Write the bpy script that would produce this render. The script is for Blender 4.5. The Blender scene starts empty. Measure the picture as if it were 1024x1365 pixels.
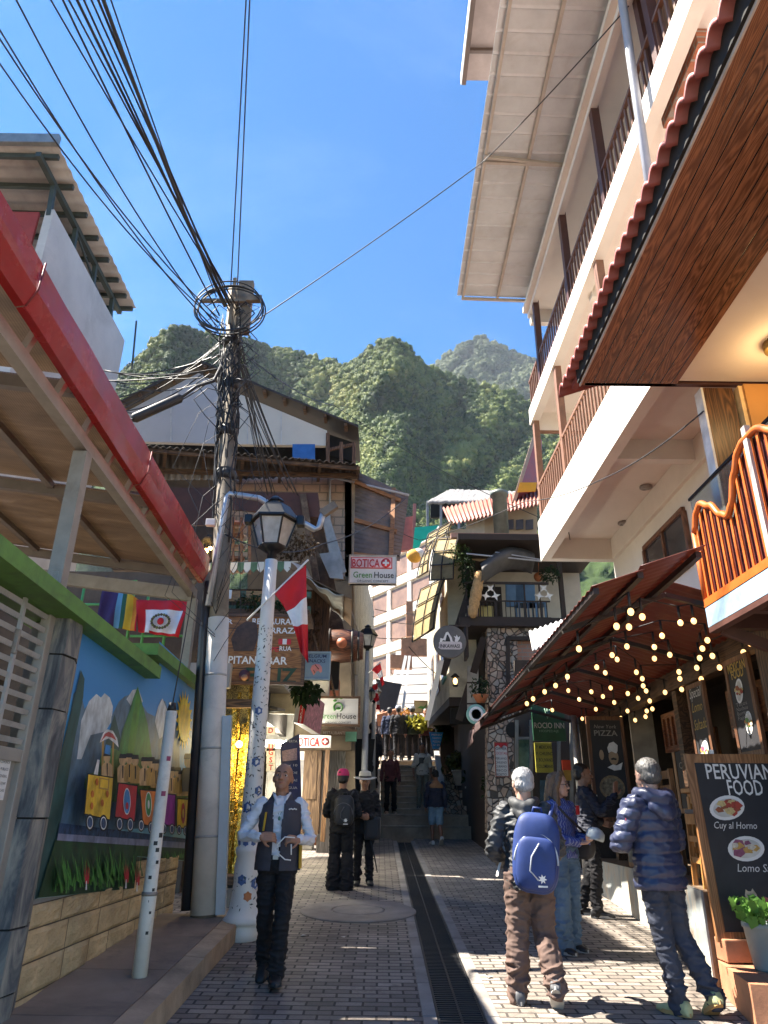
import bpy,bmesh,math,random
import numpy as np
from mathutils import Vector,Matrix,noise as mnoise
random.seed(7)
RNG=np.random.default_rng(7)
scene=bpy.context.scene
C=scene.collection
PITCH,ROLL,FOC,CAMH=math.radians(23.3),math.radians(0.7),946.0,1.65
GS=0.0575
cam_d=bpy.data.cameras.new('camera');cam=bpy.data.objects.new('camera',cam_d);C.objects.link(cam)
cam_d.sensor_fit='VERTICAL';cam_d.sensor_height=36.0;cam_d.lens=36.0*FOC/1365.0
cam_d.clip_start=0.05;cam_d.clip_end=6000
cam.location=(0,0,CAMH)
cam.rotation_euler=(Matrix.Rotation(math.pi/2+PITCH,3,'X')@Matrix.Rotation(ROLL,3,'Z')).to_euler()
scene.camera=cam
SUN_DIR=Vector((-1.0,0.15,1.45)).normalized()
SUN_EL=math.asin(SUN_DIR.z);SUN_AZ=math.atan2(SUN_DIR.x,SUN_DIR.y)
world=bpy.data.worlds.new('World');scene.world=world;world.use_nodes=True
wn=world.node_tree.nodes;wl=world.node_tree.links
bg=wn['Background'];sky=wn.new('ShaderNodeTexSky');sky.sky_type='NISHITA';sky.sun_disc=False
sky.sun_elevation=SUN_EL;sky.sun_rotation=SUN_AZ;sky.altitude=2000;sky.air_density=1.0
sky.dust_density=0.0;sky.ozone_density=2.0
hs=wn.new('ShaderNodeHueSaturation');hs.inputs['Saturation'].default_value=1.5
tcw=wn.new('ShaderNodeTexCoord');mpw=wn.new('ShaderNodeMapping');mpw.inputs['Scale'].default_value=(1.2,3.2,2.0);mpw.inputs['Rotation'].default_value=(0,0,.6);wl.new(tcw.outputs['Generated'],mpw.inputs[0])
nzw=wn.new('ShaderNodeTexNoise');nzw.inputs['Scale'].default_value=2.2;nzw.inputs['Detail'].default_value=9;nzw.inputs['Roughness'].default_value=.62;nzw.inputs['Distortion'].default_value=.5;wl.new(mpw.outputs[0],nzw.inputs['Vector'])
rpw=wn.new('ShaderNodeValToRGB');rpw.color_ramp.elements[0].position=.50;rpw.color_ramp.elements[1].position=.82;rpw.color_ramp.elements[1].color=(.09,.09,.09,1);wl.new(nzw.outputs[0],rpw.inputs[0])
mxw=wn.new('ShaderNodeMix');mxw.data_type='RGBA';wl.new(rpw.outputs[0],mxw.inputs[0]);mxw.inputs[7].default_value=(4.2,5.2,6.6,1)
wl.new(sky.outputs[0],hs.inputs['Color']);wl.new(hs.outputs[0],mxw.inputs[6]);wl.new(mxw.outputs[2],bg.inputs[0]);bg.inputs[1].default_value=0.060
sun_d=bpy.data.lights.new('sun','SUN');sun=bpy.data.objects.new('sun',sun_d);C.objects.link(sun)
sun_d.energy=4.5;sun_d.angle=math.radians(0.5);sun_d.color=(1.0,0.93,0.82)
sun.rotation_euler=SUN_DIR.to_track_quat('Z','Y').to_euler();sun.location=(-20,-5,40)
vs=scene.view_settings
vs.view_transform='Standard';vs.look='None';vs.gamma=1.0;vs.use_curve_mapping=False;vs.exposure=2.4
scene.render.engine='CYCLES'
cy=scene.cycles
cy.use_denoising=True;cy.max_bounces=8;cy.diffuse_bounces=4;cy.glossy_bounces=3;cy.transmission_bounces=4
cy.transparent_max_bounces=8;cy.volume_bounces=0;cy.sample_clamp_indirect=6.0;cy.caustics_reflective=False;cy.caustics_refractive=False
try:cy.denoiser='OPENIMAGEDENOISE';cy.denoising_input_passes='RGB_ALBEDO_NORMAL'
except Exception:pass
def ray(px,py):
 a=(px-512)/FOC;b=(682.5-py)/FOC
 c,s=math.cos(ROLL),math.sin(ROLL)
 a,b=a*c-b*s,a*s+b*c
 return Vector((a,math.cos(PITCH)-b*math.sin(PITCH),math.sin(PITCH)+b*math.cos(PITCH)))
EYE=Vector((0,0,CAMH))
def atX(px,py,X):d=ray(px,py);return EYE+d*(X/d.x)
def atY(px,py,Y):d=ray(px,py);return EYE+d*(Y/d.y)
def atZ(px,py,Z):d=ray(px,py);return EYE+d*((Z-CAMH)/d.z)
def gnd(px,py,dz=0.0):d=ray(px,py);return EYE+d*((dz-CAMH)/(d.z-GS*d.y))
def gz(y):return GS*y
def N(nt,t,**k):
 n=nt.nodes.new(t)
 for a,v in k.items():
  if a in n.inputs.keys()if isinstance(a,str)else False:n.inputs[a].default_value=v
  else:setattr(n,a,v)
 return n
MATS={}
def base(name,rough=0.6,metal=0.0,spec=0.5):
 m=bpy.data.materials.new(name);m.use_nodes=True
 nt=m.node_tree;p=nt.nodes['Principled BSDF']
 p.inputs['Roughness'].default_value=rough;p.inputs['Metallic'].default_value=metal
 p.inputs['Specular IOR Level'].default_value=spec
 return m,nt,p
def lin(c):
 return tuple(c)+(1.0,)
def mapped(nt,scale=(1,1,1),rot=(0,0,0),coord='Object'):
 tc=nt.nodes.new('ShaderNodeTexCoord');mp=nt.nodes.new('ShaderNodeMapping')
 mp.inputs['Scale'].default_value=scale;mp.inputs['Rotation'].default_value=rot
 nt.links.new(tc.outputs[coord],mp.inputs[0]);return mp.outputs[0]
def noise(nt,vec,scale,detail=4,rough=0.55,dist=0.0):
 n=nt.nodes.new('ShaderNodeTexNoise');n.inputs['Scale'].default_value=scale;n.inputs['Detail'].default_value=detail
 n.inputs['Roughness'].default_value=rough;n.inputs['Distortion'].default_value=dist
 nt.links.new(vec,n.inputs['Vector']);return n.outputs[0]
def ramp(nt,fac,stops):
 r=nt.nodes.new('ShaderNodeValToRGB');e=r.color_ramp.elements
 while len(e)<len(stops):e.new(0.5)
 for i,(p,c)in enumerate(stops):e[i].position=p;e[i].color=lin(c)if len(c)==3 else c
 nt.links.new(fac,r.inputs[0]);return r.outputs[0]
def mix(nt,fac,a,b,mode='MIX'):
 m=nt.nodes.new('ShaderNodeMix');m.data_type='RGBA';m.blend_type=mode
 for s,v in((0,fac),(6,a),(7,b)):
  if hasattr(v,'links')or hasattr(v,'is_linked'):nt.links.new(v,m.inputs[s])
  elif s==0:m.inputs[s].default_value=v
  else:m.inputs[s].default_value=lin(v)
 return m.outputs[2]
def math_n(nt,op,a,b=0.0):
 m=nt.nodes.new('ShaderNodeMath');m.operation=op
 for i,v in enumerate((a,b)):
  if hasattr(v,'is_linked'):nt.links.new(v,m.inputs[i])
  else:m.inputs[i].default_value=v
 return m.outputs[0]
def bump(nt,p,h,strength=0.3,dist=0.01):
 b=nt.nodes.new('ShaderNodeBump');b.inputs['Strength'].default_value=strength;b.inputs['Distance'].default_value=dist
 nt.links.new(h,b.inputs['Height']);nt.links.new(b.outputs[0],p.inputs['Normal'])
def plain(name,col,rough=0.6,metal=0.0,var=0.25,scale=4.0,bumps=0.15,bscale=60.0,bdist=0.004,spec=0.5,stain=None,stain_amt=0.0,stretch=(1,1,1)):
 """A painted / cast / woven surface: two tones of one colour, patchy stains with a shape of their own, fine bump."""
 if name in MATS:return MATS[name]
 m,nt,p=base(name,rough,metal,spec)
 v=mapped(nt,stretch)
 n1=noise(nt,v,scale,6,0.6)
 a=[c*(1-var)for c in col];b=[min(1,c*(1+var))for c in col]
 out=ramp(nt,n1,((0.3,a),(0.7,b)))
 if stain is not None:
  n3=noise(nt,v,scale*0.45+0.3,8,0.7,0.6)
  f=ramp(nt,n3,((0.52,(0,0,0)),(0.72,(stain_amt,)*3)))
  out=mix(nt,f,out,stain)
 nt.links.new(out,p.inputs['Base Color'])
 n2=noise(nt,v,bscale,5,0.6)
 r=nt.nodes.new('ShaderNodeMapRange');r.inputs[3].default_value=max(0.02,rough-0.12);r.inputs[4].default_value=min(1,rough+0.12)
 nt.links.new(n1,r.inputs[0]);nt.links.new(r.outputs[0],p.inputs['Roughness'])
 if bumps:bump(nt,p,n2,bumps,bdist)
 MATS[name]=m;return m
def emit(name,col,strength):
 if name in MATS:return MATS[name]
 m,nt,p=base(name,0.3)
 p.inputs['Base Color'].default_value=lin(col);p.inputs['Emission Color'].default_value=lin(col)
 p.inputs['Emission Strength'].default_value=strength
 MATS[name]=m;return m
def wood(name,c1,c2,axis=1,scale=1.0,rough=0.45,planks=0.0,plank_axis=0,bumps=0.25,line=(0.02,0.012,0.01)):
 """Wood grain running along `axis`; optional plank joints every `planks` metres across `plank_axis`."""
 if name in MATS:return MATS[name]
 m,nt,p=base(name,rough)
 st=[9.0*scale]*3;st[axis]=0.9*scale
 v=mapped(nt,tuple(st))
 if planks:
  tc=nt.nodes.new('ShaderNodeTexCoord');sx=nt.nodes.new('ShaderNodeSeparateXYZ');nt.links.new(tc.outputs['Object'],sx.inputs[0])
  u=math_n(nt,'DIVIDE',sx.outputs[plank_axis],planks)
  fl=math_n(nt,'FLOOR',u);fr=math_n(nt,'FRACT',u)
  va=nt.nodes.new('ShaderNodeVectorMath');va.operation='ADD'
  cb=nt.nodes.new('ShaderNodeCombineXYZ');k=math_n(nt,'MULTIPLY',fl,13.7)
  for i in range(3):nt.links.new(k,cb.inputs[i])
  nt.links.new(v,va.inputs[0]);nt.links.new(cb.outputs[0],va.inputs[1]);v=va.outputs[0]
 d=noise(nt,v,0.55,2,0.5,0.3)
 g=math_n(nt,'FRACT',math_n(nt,'MULTIPLY',d,17.0))
 g2=math_n(nt,'ABSOLUTE',math_n(nt,'SUBTRACT',g,0.5))
 fine=noise(nt,v,5.0,4,0.7)
 f=math_n(nt,'ADD',math_n(nt,'MULTIPLY',g2,1.25),math_n(nt,'MULTIPLY',math_n(nt,'SUBTRACT',fine,0.5),0.8))
 out=ramp(nt,f,((0.1,c1),(0.62,c2)))
 if planks:
  e=math_n(nt,'LESS_THAN',fr,0.011/planks)
  out=mix(nt,e,out,line)
  wn_=nt.nodes.new('ShaderNodeTexWhiteNoise');wn_.noise_dimensions='1D';nt.links.new(fl,wn_.inputs['W'])
  tone=ramp(nt,wn_.outputs[0],((0,(0.82,0.82,0.82)),(1,(1,1,1))))
  out=mix(nt,1.0,out,tone,'MULTIPLY')
 nt.links.new(out,p.inputs['Base Color'])
 bump(nt,p,f,bumps,0.004)
 MATS[name]=m;return m
def bricks(name,c1,c2,mortar,bw,bh,ms=0.012,axes=(0,2),rough=0.85,bumps=0.6,var=0.6,bd=0.012,offset=0.5,dirt=None):
 """Brick / block / paver pattern in real metres on the plane spanned by two object axes."""
 if name in MATS:return MATS[name]
 m,nt,p=base(name,rough)
 tc=nt.nodes.new('ShaderNodeTexCoord');sx=nt.nodes.new('ShaderNodeSeparateXYZ');nt.links.new(tc.outputs['Object'],sx.inputs[0])
 cb=nt.nodes.new('ShaderNodeCombineXYZ');nt.links.new(sx.outputs[axes[0]],cb.inputs[0]);nt.links.new(sx.outputs[axes[1]],cb.inputs[1])
 wob=nt.nodes.new('ShaderNodeTexNoise');wob.inputs['Scale'].default_value=3.0;nt.links.new(cb.outputs[0],wob.inputs['Vector'])
 vm=nt.nodes.new('ShaderNodeVectorMath');vm.operation='MULTIPLY_ADD'
 nt.links.new(wob.outputs[1],vm.inputs[0]);vm.inputs[1].default_value=(0.02,0.02,0.0);nt.links.new(cb.outputs[0],vm.inputs[2])
 b=nt.nodes.new('ShaderNodeTexBrick');b.offset=offset
 b.inputs['Scale'].default_value=1.0;b.inputs['Brick Width'].default_value=bw;b.inputs['Row Height'].default_value=bh
 b.inputs['Mortar Size'].default_value=ms;b.inputs['Mortar Smooth'].default_value=0.25;b.inputs['Bias'].default_value=0.0
 b.inputs['Color1'].default_value=lin(c1);b.inputs['Color2'].default_value=lin(c2);b.inputs['Mortar'].default_value=lin(mortar)
 nt.links.new(vm.outputs[0],b.inputs['Vector'])
 big=noise(nt,cb.outputs[0],0.9,7,0.65);fine=noise(nt,cb.outputs[0],45,5,0.7)
 t1=ramp(nt,big,((0.3,(1-var*.55,)*3),(0.7,(1.0+var*.3,)*3)))
 t2=ramp(nt,fine,((0.25,(0.72,)*3),(0.75,(1.15,)*3)))
 o=mix(nt,1.0,b.outputs[0],t1,'MULTIPLY');o=mix(nt,1.0,o,t2,'MULTIPLY')
 if dirt:
  dn=noise(nt,cb.outputs[0],2.3,8,0.75,1.0)
  o=mix(nt,ramp(nt,dn,((0.55,(0,0,0)),(0.7,(0.7,)*3))),o,dirt)
 nt.links.new(o,p.inputs['Base Color'])
 h=math_n(nt,'ADD',math_n(nt,'MULTIPLY',b.outputs[1],-1.0),math_n(nt,'MULTIPLY',fine,0.35))
 bump(nt,p,h,bumps,bd)
 MATS[name]=m;return m
def V(*a):return Vector(a)
class MB:
 def build_each(s,name,mats,parent=None):
  """one object per added shape"""
  out=[]
  for(v0,f0),(v1,f1)in zip(s.k,s.k[1:]+[(len(s.v),len(s.f))]):
   b=MB();b.v=s.v[v0:v1];b.f=[[i-v0 for i in f]for f in s.f[f0:f1]];b.m=s.m[f0:f1];b.sm=s.sm[f0:f1];out.append(b.build(name,mats,parent))
  return out
 """Collects boxes, tubes, sheets and lathes; build() links them as ONE mesh object."""
 def __init__(s):s.v=[];s.f=[];s.m=[];s.sm=[];s.k=[]
 def add(s,vs_,fs,mi=0,smooth=False):
  o=len(s.v);s.k.append((o,len(s.f)));s.v+=[tuple(x)for x in vs_]
  for f in fs:s.f.append([i+o for i in f]);s.m.append(mi);s.sm.append(smooth)
  return s
 def box(s,c,size,mi=0,rot=None,bev=0.0):
  hx,hy,hz=[x/2 for x in size];c=Vector(c)
  if bev<=0:
   pts=[Vector((x,y,z))for z in(-hz,hz)for y in(-hy,hy)for x in(-hx,hx)]
   fs=[(0,2,3,1),(4,5,7,6),(0,1,5,4),(2,6,7,3),(0,4,6,2),(1,3,7,5)]
   if rot is not None:pts=[rot@q for q in pts]
   return s.add([q+c for q in pts],fs,mi)
  bm=bmesh.new();bmesh.ops.create_cube(bm,size=1.0,matrix=Matrix.Diagonal((size[0],size[1],size[2],1)))
  bmesh.ops.bevel(bm,geom=bm.edges[:],offset=min(bev,min(size)*.45),segments=2,affect='EDGES',profile=0.6)
  bm.verts.ensure_lookup_table()
  pts=[v.co.copy()for v in bm.verts];fs=[[v.index for v in f.verts]for f in bm.faces];bm.free()
  if rot is not None:pts=[rot@q for q in pts]
  return s.add([q+c for q in pts],fs,mi)
 def bar(s,a,b,w,h=None,mi=0,up=(0,0,1)):
  """rectangular bar from a to b"""
  a,b=Vector(a),Vector(b);h=h or w;d=(b-a);L=d.length
  if L<1e-6:return s
  d/=L;u=Vector(up);r=d.cross(u)
  if r.length<1e-4:r=d.cross(Vector((1,0,0)))
  r.normalize();u=r.cross(d)
  P=[]
  for q in(a,b):
   for sx,sy in((-1,-1),(1,-1),(1,1),(-1,1)):P.append(q+r*(sx*w/2)+u*(sy*h/2))
  return s.add(P,[(0,1,2,3),(7,6,5,4),(0,4,5,1),(1,5,6,2),(2,6,7,3),(3,7,4,0)],mi)
 def tube(s,pts,r,seg=8,mi=0,caps=True,smooth=True):
  pts=[Vector(p)for p in pts];n=len(pts)
  rs=r if isinstance(r,(list,tuple))else[r]*n
  vs_=[];prev=None
  for i,p in enumerate(pts):
   t=(pts[min(i+1,n-1)]-pts[max(i-1,0)])
   if t.length<1e-9:t=Vector((0,0,1))
   t.normalize()
   if prev is None:
    a=Vector((0,0,1))if abs(t.z)<0.9 else Vector((1,0,0))
    u=t.cross(a).normalized()
   else:
    u=(prev-t*prev.dot(t))
    u=u.normalized()if u.length>1e-6 else t.orthogonal().normalized()
   prev=u;w=t.cross(u)
   for k in range(seg):
    a=2*math.pi*k/seg;vs_.append(p+(u*math.cos(a)+w*math.sin(a))*rs[i])
  fs=[(i*seg+k,i*seg+(k+1)%seg,(i+1)*seg+(k+1)%seg,(i+1)*seg+k)for i in range(n-1)for k in range(seg)]
  if caps:fs+=[tuple(range(seg-1,-1,-1)),tuple((n-1)*seg+k for k in range(seg))]
  return s.add(vs_,fs,mi,smooth)
 def lathe(s,c,prof,seg=16,mi=0,axis=None,smooth=True,sx=1.0,sy=1.0):
  """prof: list of (radius, height)"""
  c=Vector(c);rot=Vector((0,0,1)).rotation_difference(Vector(axis)).to_matrix()if axis is not None else None
  vs_=[]
  for r,h in prof:
   for k in range(seg):
    a=2*math.pi*k/seg;q=Vector((r*sx*math.cos(a),r*sy*math.sin(a),h))
    vs_.append(c+(rot@q if rot else q))
  n=len(prof)
  fs=[(i*seg+k,i*seg+(k+1)%seg,(i+1)*seg+(k+1)%seg,(i+1)*seg+k)for i in range(n-1)for k in range(seg)]
  fs+=[tuple(range(seg-1,-1,-1)),tuple((n-1)*seg+k for k in range(seg))]
  return s.add(vs_,fs,mi,smooth)
 def quad(s,a,b,c,d,mi=0):return s.add([a,b,c,d],[(0,1,2,3)],mi)
 def prism(s,poly,ext,mi=0):
  """planar polygon (3-D points) pushed along the vector ext"""
  n=len(poly);ext=Vector(ext);P=[Vector(p)for p in poly];Q=[p+ext for p in P]
  return s.add(P+Q,[tuple(range(n-1,-1,-1)),tuple(range(n,2*n))]+[(i,(i+1)%n,n+(i+1)%n,n+i)for i in range(n)],mi)
 def ball(s,c,r,mi=0,seg=10,rings=7,sc=(1,1,1)):
  prof=[(math.sin(math.pi*i/rings)*r+1e-5,-math.cos(math.pi*i/rings)*r)for i in range(rings+1)]
  o=len(s.v);s.lathe((0,0,0),prof,seg,mi)
  for i in range(o,len(s.v)):
   x,y,z=s.v[i];s.v[i]=(c[0]+x*sc[0],c[1]+y*sc[1],c[2]+z*sc[2])
  return s
 def sheet(s,fn,nu,nv,mi=0,thick=None,smooth=True):
  """grid surface fn(u,v)->point, u,v in 0..1; thick: a vector pushing a second skin"""
  P=[Vector(fn(i/nu,j/nv))for j in range(nv+1)for i in range(nu+1)]
  W=nu+1
  F=[(j*W+i,j*W+i+1,(j+1)*W+i+1,(j+1)*W+i)for j in range(nv)for i in range(nu)]
  if thick is None:return s.add(P,F,mi,smooth)
  t=Vector(thick);n=len(P)
  Q=[p+t for p in P];F2=[tuple(n+k for k in reversed(f))for f in F]
  rim=[i for i in range(W)]+[j*W+nu for j in range(1,nv+1)]+[nv*W+i for i in range(nu-1,-1,-1)]+[j*W for j in range(nv-1,0,-1)]
  E=[(rim[k],n+rim[k],n+rim[(k+1)%len(rim)],rim[(k+1)%len(rim)])for k in range(len(rim))]
  return s.add(P+Q,F+F2+E,mi,smooth)
 def build(s,name,mats,parent=None,recalc=True):
  me=bpy.data.meshes.new(name)
  off=wloc(parent)if parent is not None else Vector((0,0,0))
  me.from_pydata([(x-off.x,y-off.y,z-off.z)for x,y,z in s.v],[],s.f)
  for m in(mats if isinstance(mats,(list,tuple))else[mats]):me.materials.append(m)
  me.polygons.foreach_set('material_index',s.m);me.polygons.foreach_set('use_smooth',s.sm)
  if recalc and s.f:
   bm=bmesh.new();bm.from_mesh(me);bmesh.ops.recalc_face_normals(bm,faces=bm.faces);bm.to_mesh(me);bm.free()
  o=bpy.data.objects.new(name,me);C.objects.link(o)
  if parent is not None:o.parent=parent
  return o
def wloc(o):
 p=Vector((0,0,0))
 while o is not None:p=p+Vector(o.location);o=o.parent
 return p
def tag(o,label=None,cat=None,group=None,kind=None):
 for k,v_ in(('label',label),('category',cat),('group',group),('kind',kind)):
  if v_:o[k]=v_
 return o
def thing(name,label,cat,loc,group=None):
 o=bpy.data.objects.new(name,None);o.empty_display_size=0.2;C.objects.link(o);o.location=loc
 return tag(o,label,cat,group)
def structure(o):o['kind']='structure';return o
def dup(root,loc=None,label=None,rz=None):
 r=root.copy();C.objects.link(r)
 if loc is not None:r.location=loc
 if rz is not None:r.rotation_euler=(0,0,rz)
 if label:r['label']=label
 for ch in list(root.children):
  c=ch.copy();C.objects.link(c);c.parent=r
  for g in ch.children:
   d=g.copy();C.objects.link(d);d.parent=c
 return r
def lettering(text,o,right,up,height,mat,parent,name='lettering',width=None,depth=0.004,bold=0.0,align='CENTER',shear=0.0):
 """o = centre (or left end) of the text's middle line; height = cap height; width squeezes the line to that many metres"""
 cu=bpy.data.curves.new('text','FONT');cu.body=text;cu.size=1.0;cu.extrude=0.0;cu.offset=bold;cu.shear=shear
 cu.resolution_u=2
 cu.align_x='LEFT';cu.align_y='BOTTOM_BASELINE'
 ob=bpy.data.objects.new('text',cu);C.objects.link(ob)
 dg=bpy.context.evaluated_depsgraph_get();dg.update()
 me=bpy.data.meshes.new_from_object(ob.evaluated_get(dg))
 bpy.data.objects.remove(ob);bpy.data.curves.remove(cu)
 co=np.array([v.co for v in me.vertices])if len(me.vertices)else np.zeros((1,3))
 x0,x1=co[:,0].min(),co[:,0].max()
 sy=height/0.70;sxx=sy if width is None else width/max(1e-6,x1-x0)
 right=Vector(right).normalized();up=Vector(up).normalized();nrm=right.cross(up).normalized()
 off=wloc(parent);o=Vector(o)
 ctr=(x0+x1)/2 if align=='CENTER' else x0
 for v in me.vertices:
  q=o+right*((v.co.x-ctr)*sxx)+up*(v.co.y*sy-height/2)+nrm*depth
  v.co=q-off
 me.materials.append(mat);me.name=name
 t=bpy.data.objects.new(name,me);C.objects.link(t);t.parent=parent
 return t
# ================================================================== SETTING: street, drain, pavement, steps
M_paver=bricks('street_pavers',(0.19,0.16,0.135),(0.36,0.305,0.255),(0.055,0.047,0.04),0.21,0.105,0.010,axes=(0,1),rough=0.8,bumps=0.9,var=0.7,bd=0.016,dirt=(0.085,0.07,0.06))
M_border=plain('border_stone',(0.26,0.235,0.21),0.8,var=0.3,scale=3,bumps=0.4,bscale=40,stain=(0.12,0.10,0.09),stain_amt=0.6)
M_conc=plain('pavement_concrete',(0.28,0.205,0.15),0.8,var=0.3,scale=1.6,bumps=0.35,bscale=35,stain=(0.10,0.08,0.07),stain_amt=0.75)
M_kerb=plain('kerb_stone',(0.36,0.26,0.175),0.85,var=0.35,scale=3,bumps=0.6,bscale=25,bdist=0.01,stain=(0.12,0.09,0.07),stain_amt=0.6)
M_grate=plain('drain_iron',(0.035,0.035,0.037),0.55,metal=0.6,var=0.3,scale=8,stain=(0.07,0.05,0.035),stain_amt=0.5)
M_dark=plain('dark_void',(0.012,0.011,0.010),0.9,var=0.1)
M_step=plain('step_concrete',(0.34,0.27,0.20),0.85,var=0.3,scale=2,bumps=0.5,bscale=30,stain=(0.08,0.07,0.06),stain_amt=0.7)
M_earth=plain('earth',(0.14,0.12,0.09),0.95,var=0.3,scale=0.3)
DL,DR=0.42,0.77
def slope_strip(name,x0,x1,y0,y1,dz,m,ny=1,edge=0.0):
 b=MB();b.quad((x0,y0,gz(y0)+dz),(x1,y0,gz(y0)+dz),(x1,y1,gz(y1)+dz),(x0,y1,gz(y1)+dz))
 return structure(b.build(name,m))
b=MB()
for x0,x1 in((-30,DL-0.10),(DR+0.10,30)):
 b.quad((x0,-14,gz(-14)),(x1,-14,gz(-14)),(x1,20.3,gz(20.3)),(x0,20.3,gz(20.3)))
b.quad((DL-0.1,-14,gz(-14)-0.3),(DR+0.1,-14,gz(-14)-0.3),(DR+0.1,20.3,gz(20.3)-0.3),(DL-0.1,20.3,gz(20.3)-0.3))
structure(b.build('street',M_paver))
b=MB()
for x0 in(DL-0.10,DR):
 y=-4.0
 while y<19.4:
  b.box((x0+0.05,y+0.42,gz(y+0.42)-0.045),(0.10,0.83,0.10),0,Matrix.Rotation(math.atan(GS),3,'X'),0.006)
  y+=0.84
structure(b.build('drain_border',M_border))
g=MB();y=-1.0
while y<19.2:
 g.box(((DL+DR)/2,y,gz(y)-0.014),(DR-DL-0.01,0.024,0.02),0);y+=0.05
for x in(DL+0.012,(DL+DR)/2,DR-0.012):
 g.bar((x,-1,gz(-1)-0.014),(x,19.2,gz(19.2)-0.014),0.016,0.026,0)
g.quad((DL,-1,gz(-1)-0.09),(DR,-1,gz(-1)-0.09),(DR,19.2,gz(19.2)-0.09),(DL,19.2,gz(19.2)-0.09),1)
tag(g.build('drain_grate',[M_grate,M_dark]),'long dark iron drain grating running up the middle of the brick street','drain')
mh=thing('manhole_cover','round pale concrete manhole slab set in the brick paving','manhole',(-0.26,10.05,gz(10.05)))
tilt=Matrix.Rotation(math.atan(GS),3,'X')
axis=tilt@Vector((0,0,1))
M_mh=plain('manhole_concrete',(0.25,0.215,0.185),0.85,var=0.25,scale=3,bumps=0.5,bscale=40,stain=(0.13,0.11,0.09),stain_amt=0.6)
b=MB();b.lathe((-0.26,10.05,gz(10.05)-0.05),[(0.72,0.0),(0.72,0.062),(0.70,0.070),(0.335,0.070),(0.33,0.055),(0.32,0.055)],48,0,axis,smooth=False);b.build('slab',M_mh,mh)
b=MB();b.lathe((-0.26,10.05,gz(10.05)-0.04),[(0.318,0.0),(0.318,0.056),(0.305,0.062),(0.0001,0.064)],40,0,axis,smooth=False);b.build('lid',M_mh,mh)
PX0,PX1,PY1=-2.36,-1.45,8.72
b=MB()
def swalk(y):return gz(y)+0.18
ys=[-3.0,-1.2,0.6,2.4,4.2,5.35,6.45,7.6,PY1]
for i in range(len(ys)-1):
 y0,y1=ys[i]+0.004,ys[i+1]-0.004
 b.prism([(PX0,y0,swalk(y0)),(PX1-0.17,y0,swalk(y0)),(PX1-0.17,y1,swalk(y1)),(PX0,y1,swalk(y1))],(0,0,-0.4))
structure(b.build('pavement',M_conc))
b=MB();y=-3.0
while y<PY1-0.1:
 y1=min(y+1.1,PY1)
 j=RNG.uniform(-0.006,0.006,4)
 b.prism([(PX1-0.164,y+.004,swalk(y)+j[0]),(PX1+j[1],y+.004,swalk(y)+j[0]-0.012),(PX1+j[2],y1-.004,swalk(y1)+j[3]-0.012),(PX1-0.164,y1-.004,swalk(y1)+j[3])],(0,0,-0.45))
 y=y1
structure(b.build('kerb',M_kerb))
SY=20.15;SZ=gz(SY)
b=MB()
b.box((2.05,SY+0.45+0.0,SZ+0.0),(5.3-1.1,0.9,0.62),0,None,0.02)
b.box((2.05,SY+0.75+1.2,SZ+0.28),(4.2,2.8,0.62),0,None,0.02)
structure(b.build('broad_steps',M_step))
ST0,STZ=SY+0.75,SZ+0.58
b=MB();nst=10
for i in range(nst):
 b.box((0.86,ST0+0.35+0.31*i+2.0,STZ+0.08+0.16*i-0.5),(1.72,4.0,1.16),0,None,0.012)
structure(b.build('stair_flight',M_step))
b=MB()
for i in range(nst):b.box((0.86,ST0+0.345+0.31*i,STZ+0.135+0.16*i),(1.74,0.05,0.045),0,None,0.008)
for y_,z_ in((SY,SZ+.285),(SY+.55,SZ+.565)):b.box((2.05,y_+.0,z_),(4.22,.05,.05),0,None,.01)
structure(b.build('step_nosing',plain('worn_edge',(.30,.25,.20),.8,var=.3,scale=4)))
TOPY,TOPZ=ST0+0.35+0.31*nst,STZ+0.16*nst-0.0
b=MB();b.quad((-8,TOPY,TOPZ),(12,TOPY,TOPZ),(12,60,TOPZ+5.0),(-8,60,TOPZ+5.0));structure(b.build('upper_street',M_step))
b=MB();b.prism([(-2.4,SY-1.2,gz(SY-1.2)+0.004),(-2.4,TOPY+0.3,TOPZ+.02),(-2.4,TOPY+.3,0.4),(-2.4,SY-1.2,0.4)],(2.38,0,0));structure(b.build('side_ramp',M_step))
b=MB();b.quad((-400,60,2),(400,60,2),(400,120,14),(-400,120,14));b.quad((-400,-60,-8),(400,-60,-8),(400,60,-1.5),(-400,60,-1.5));structure(b.build('ground',M_earth))
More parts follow.
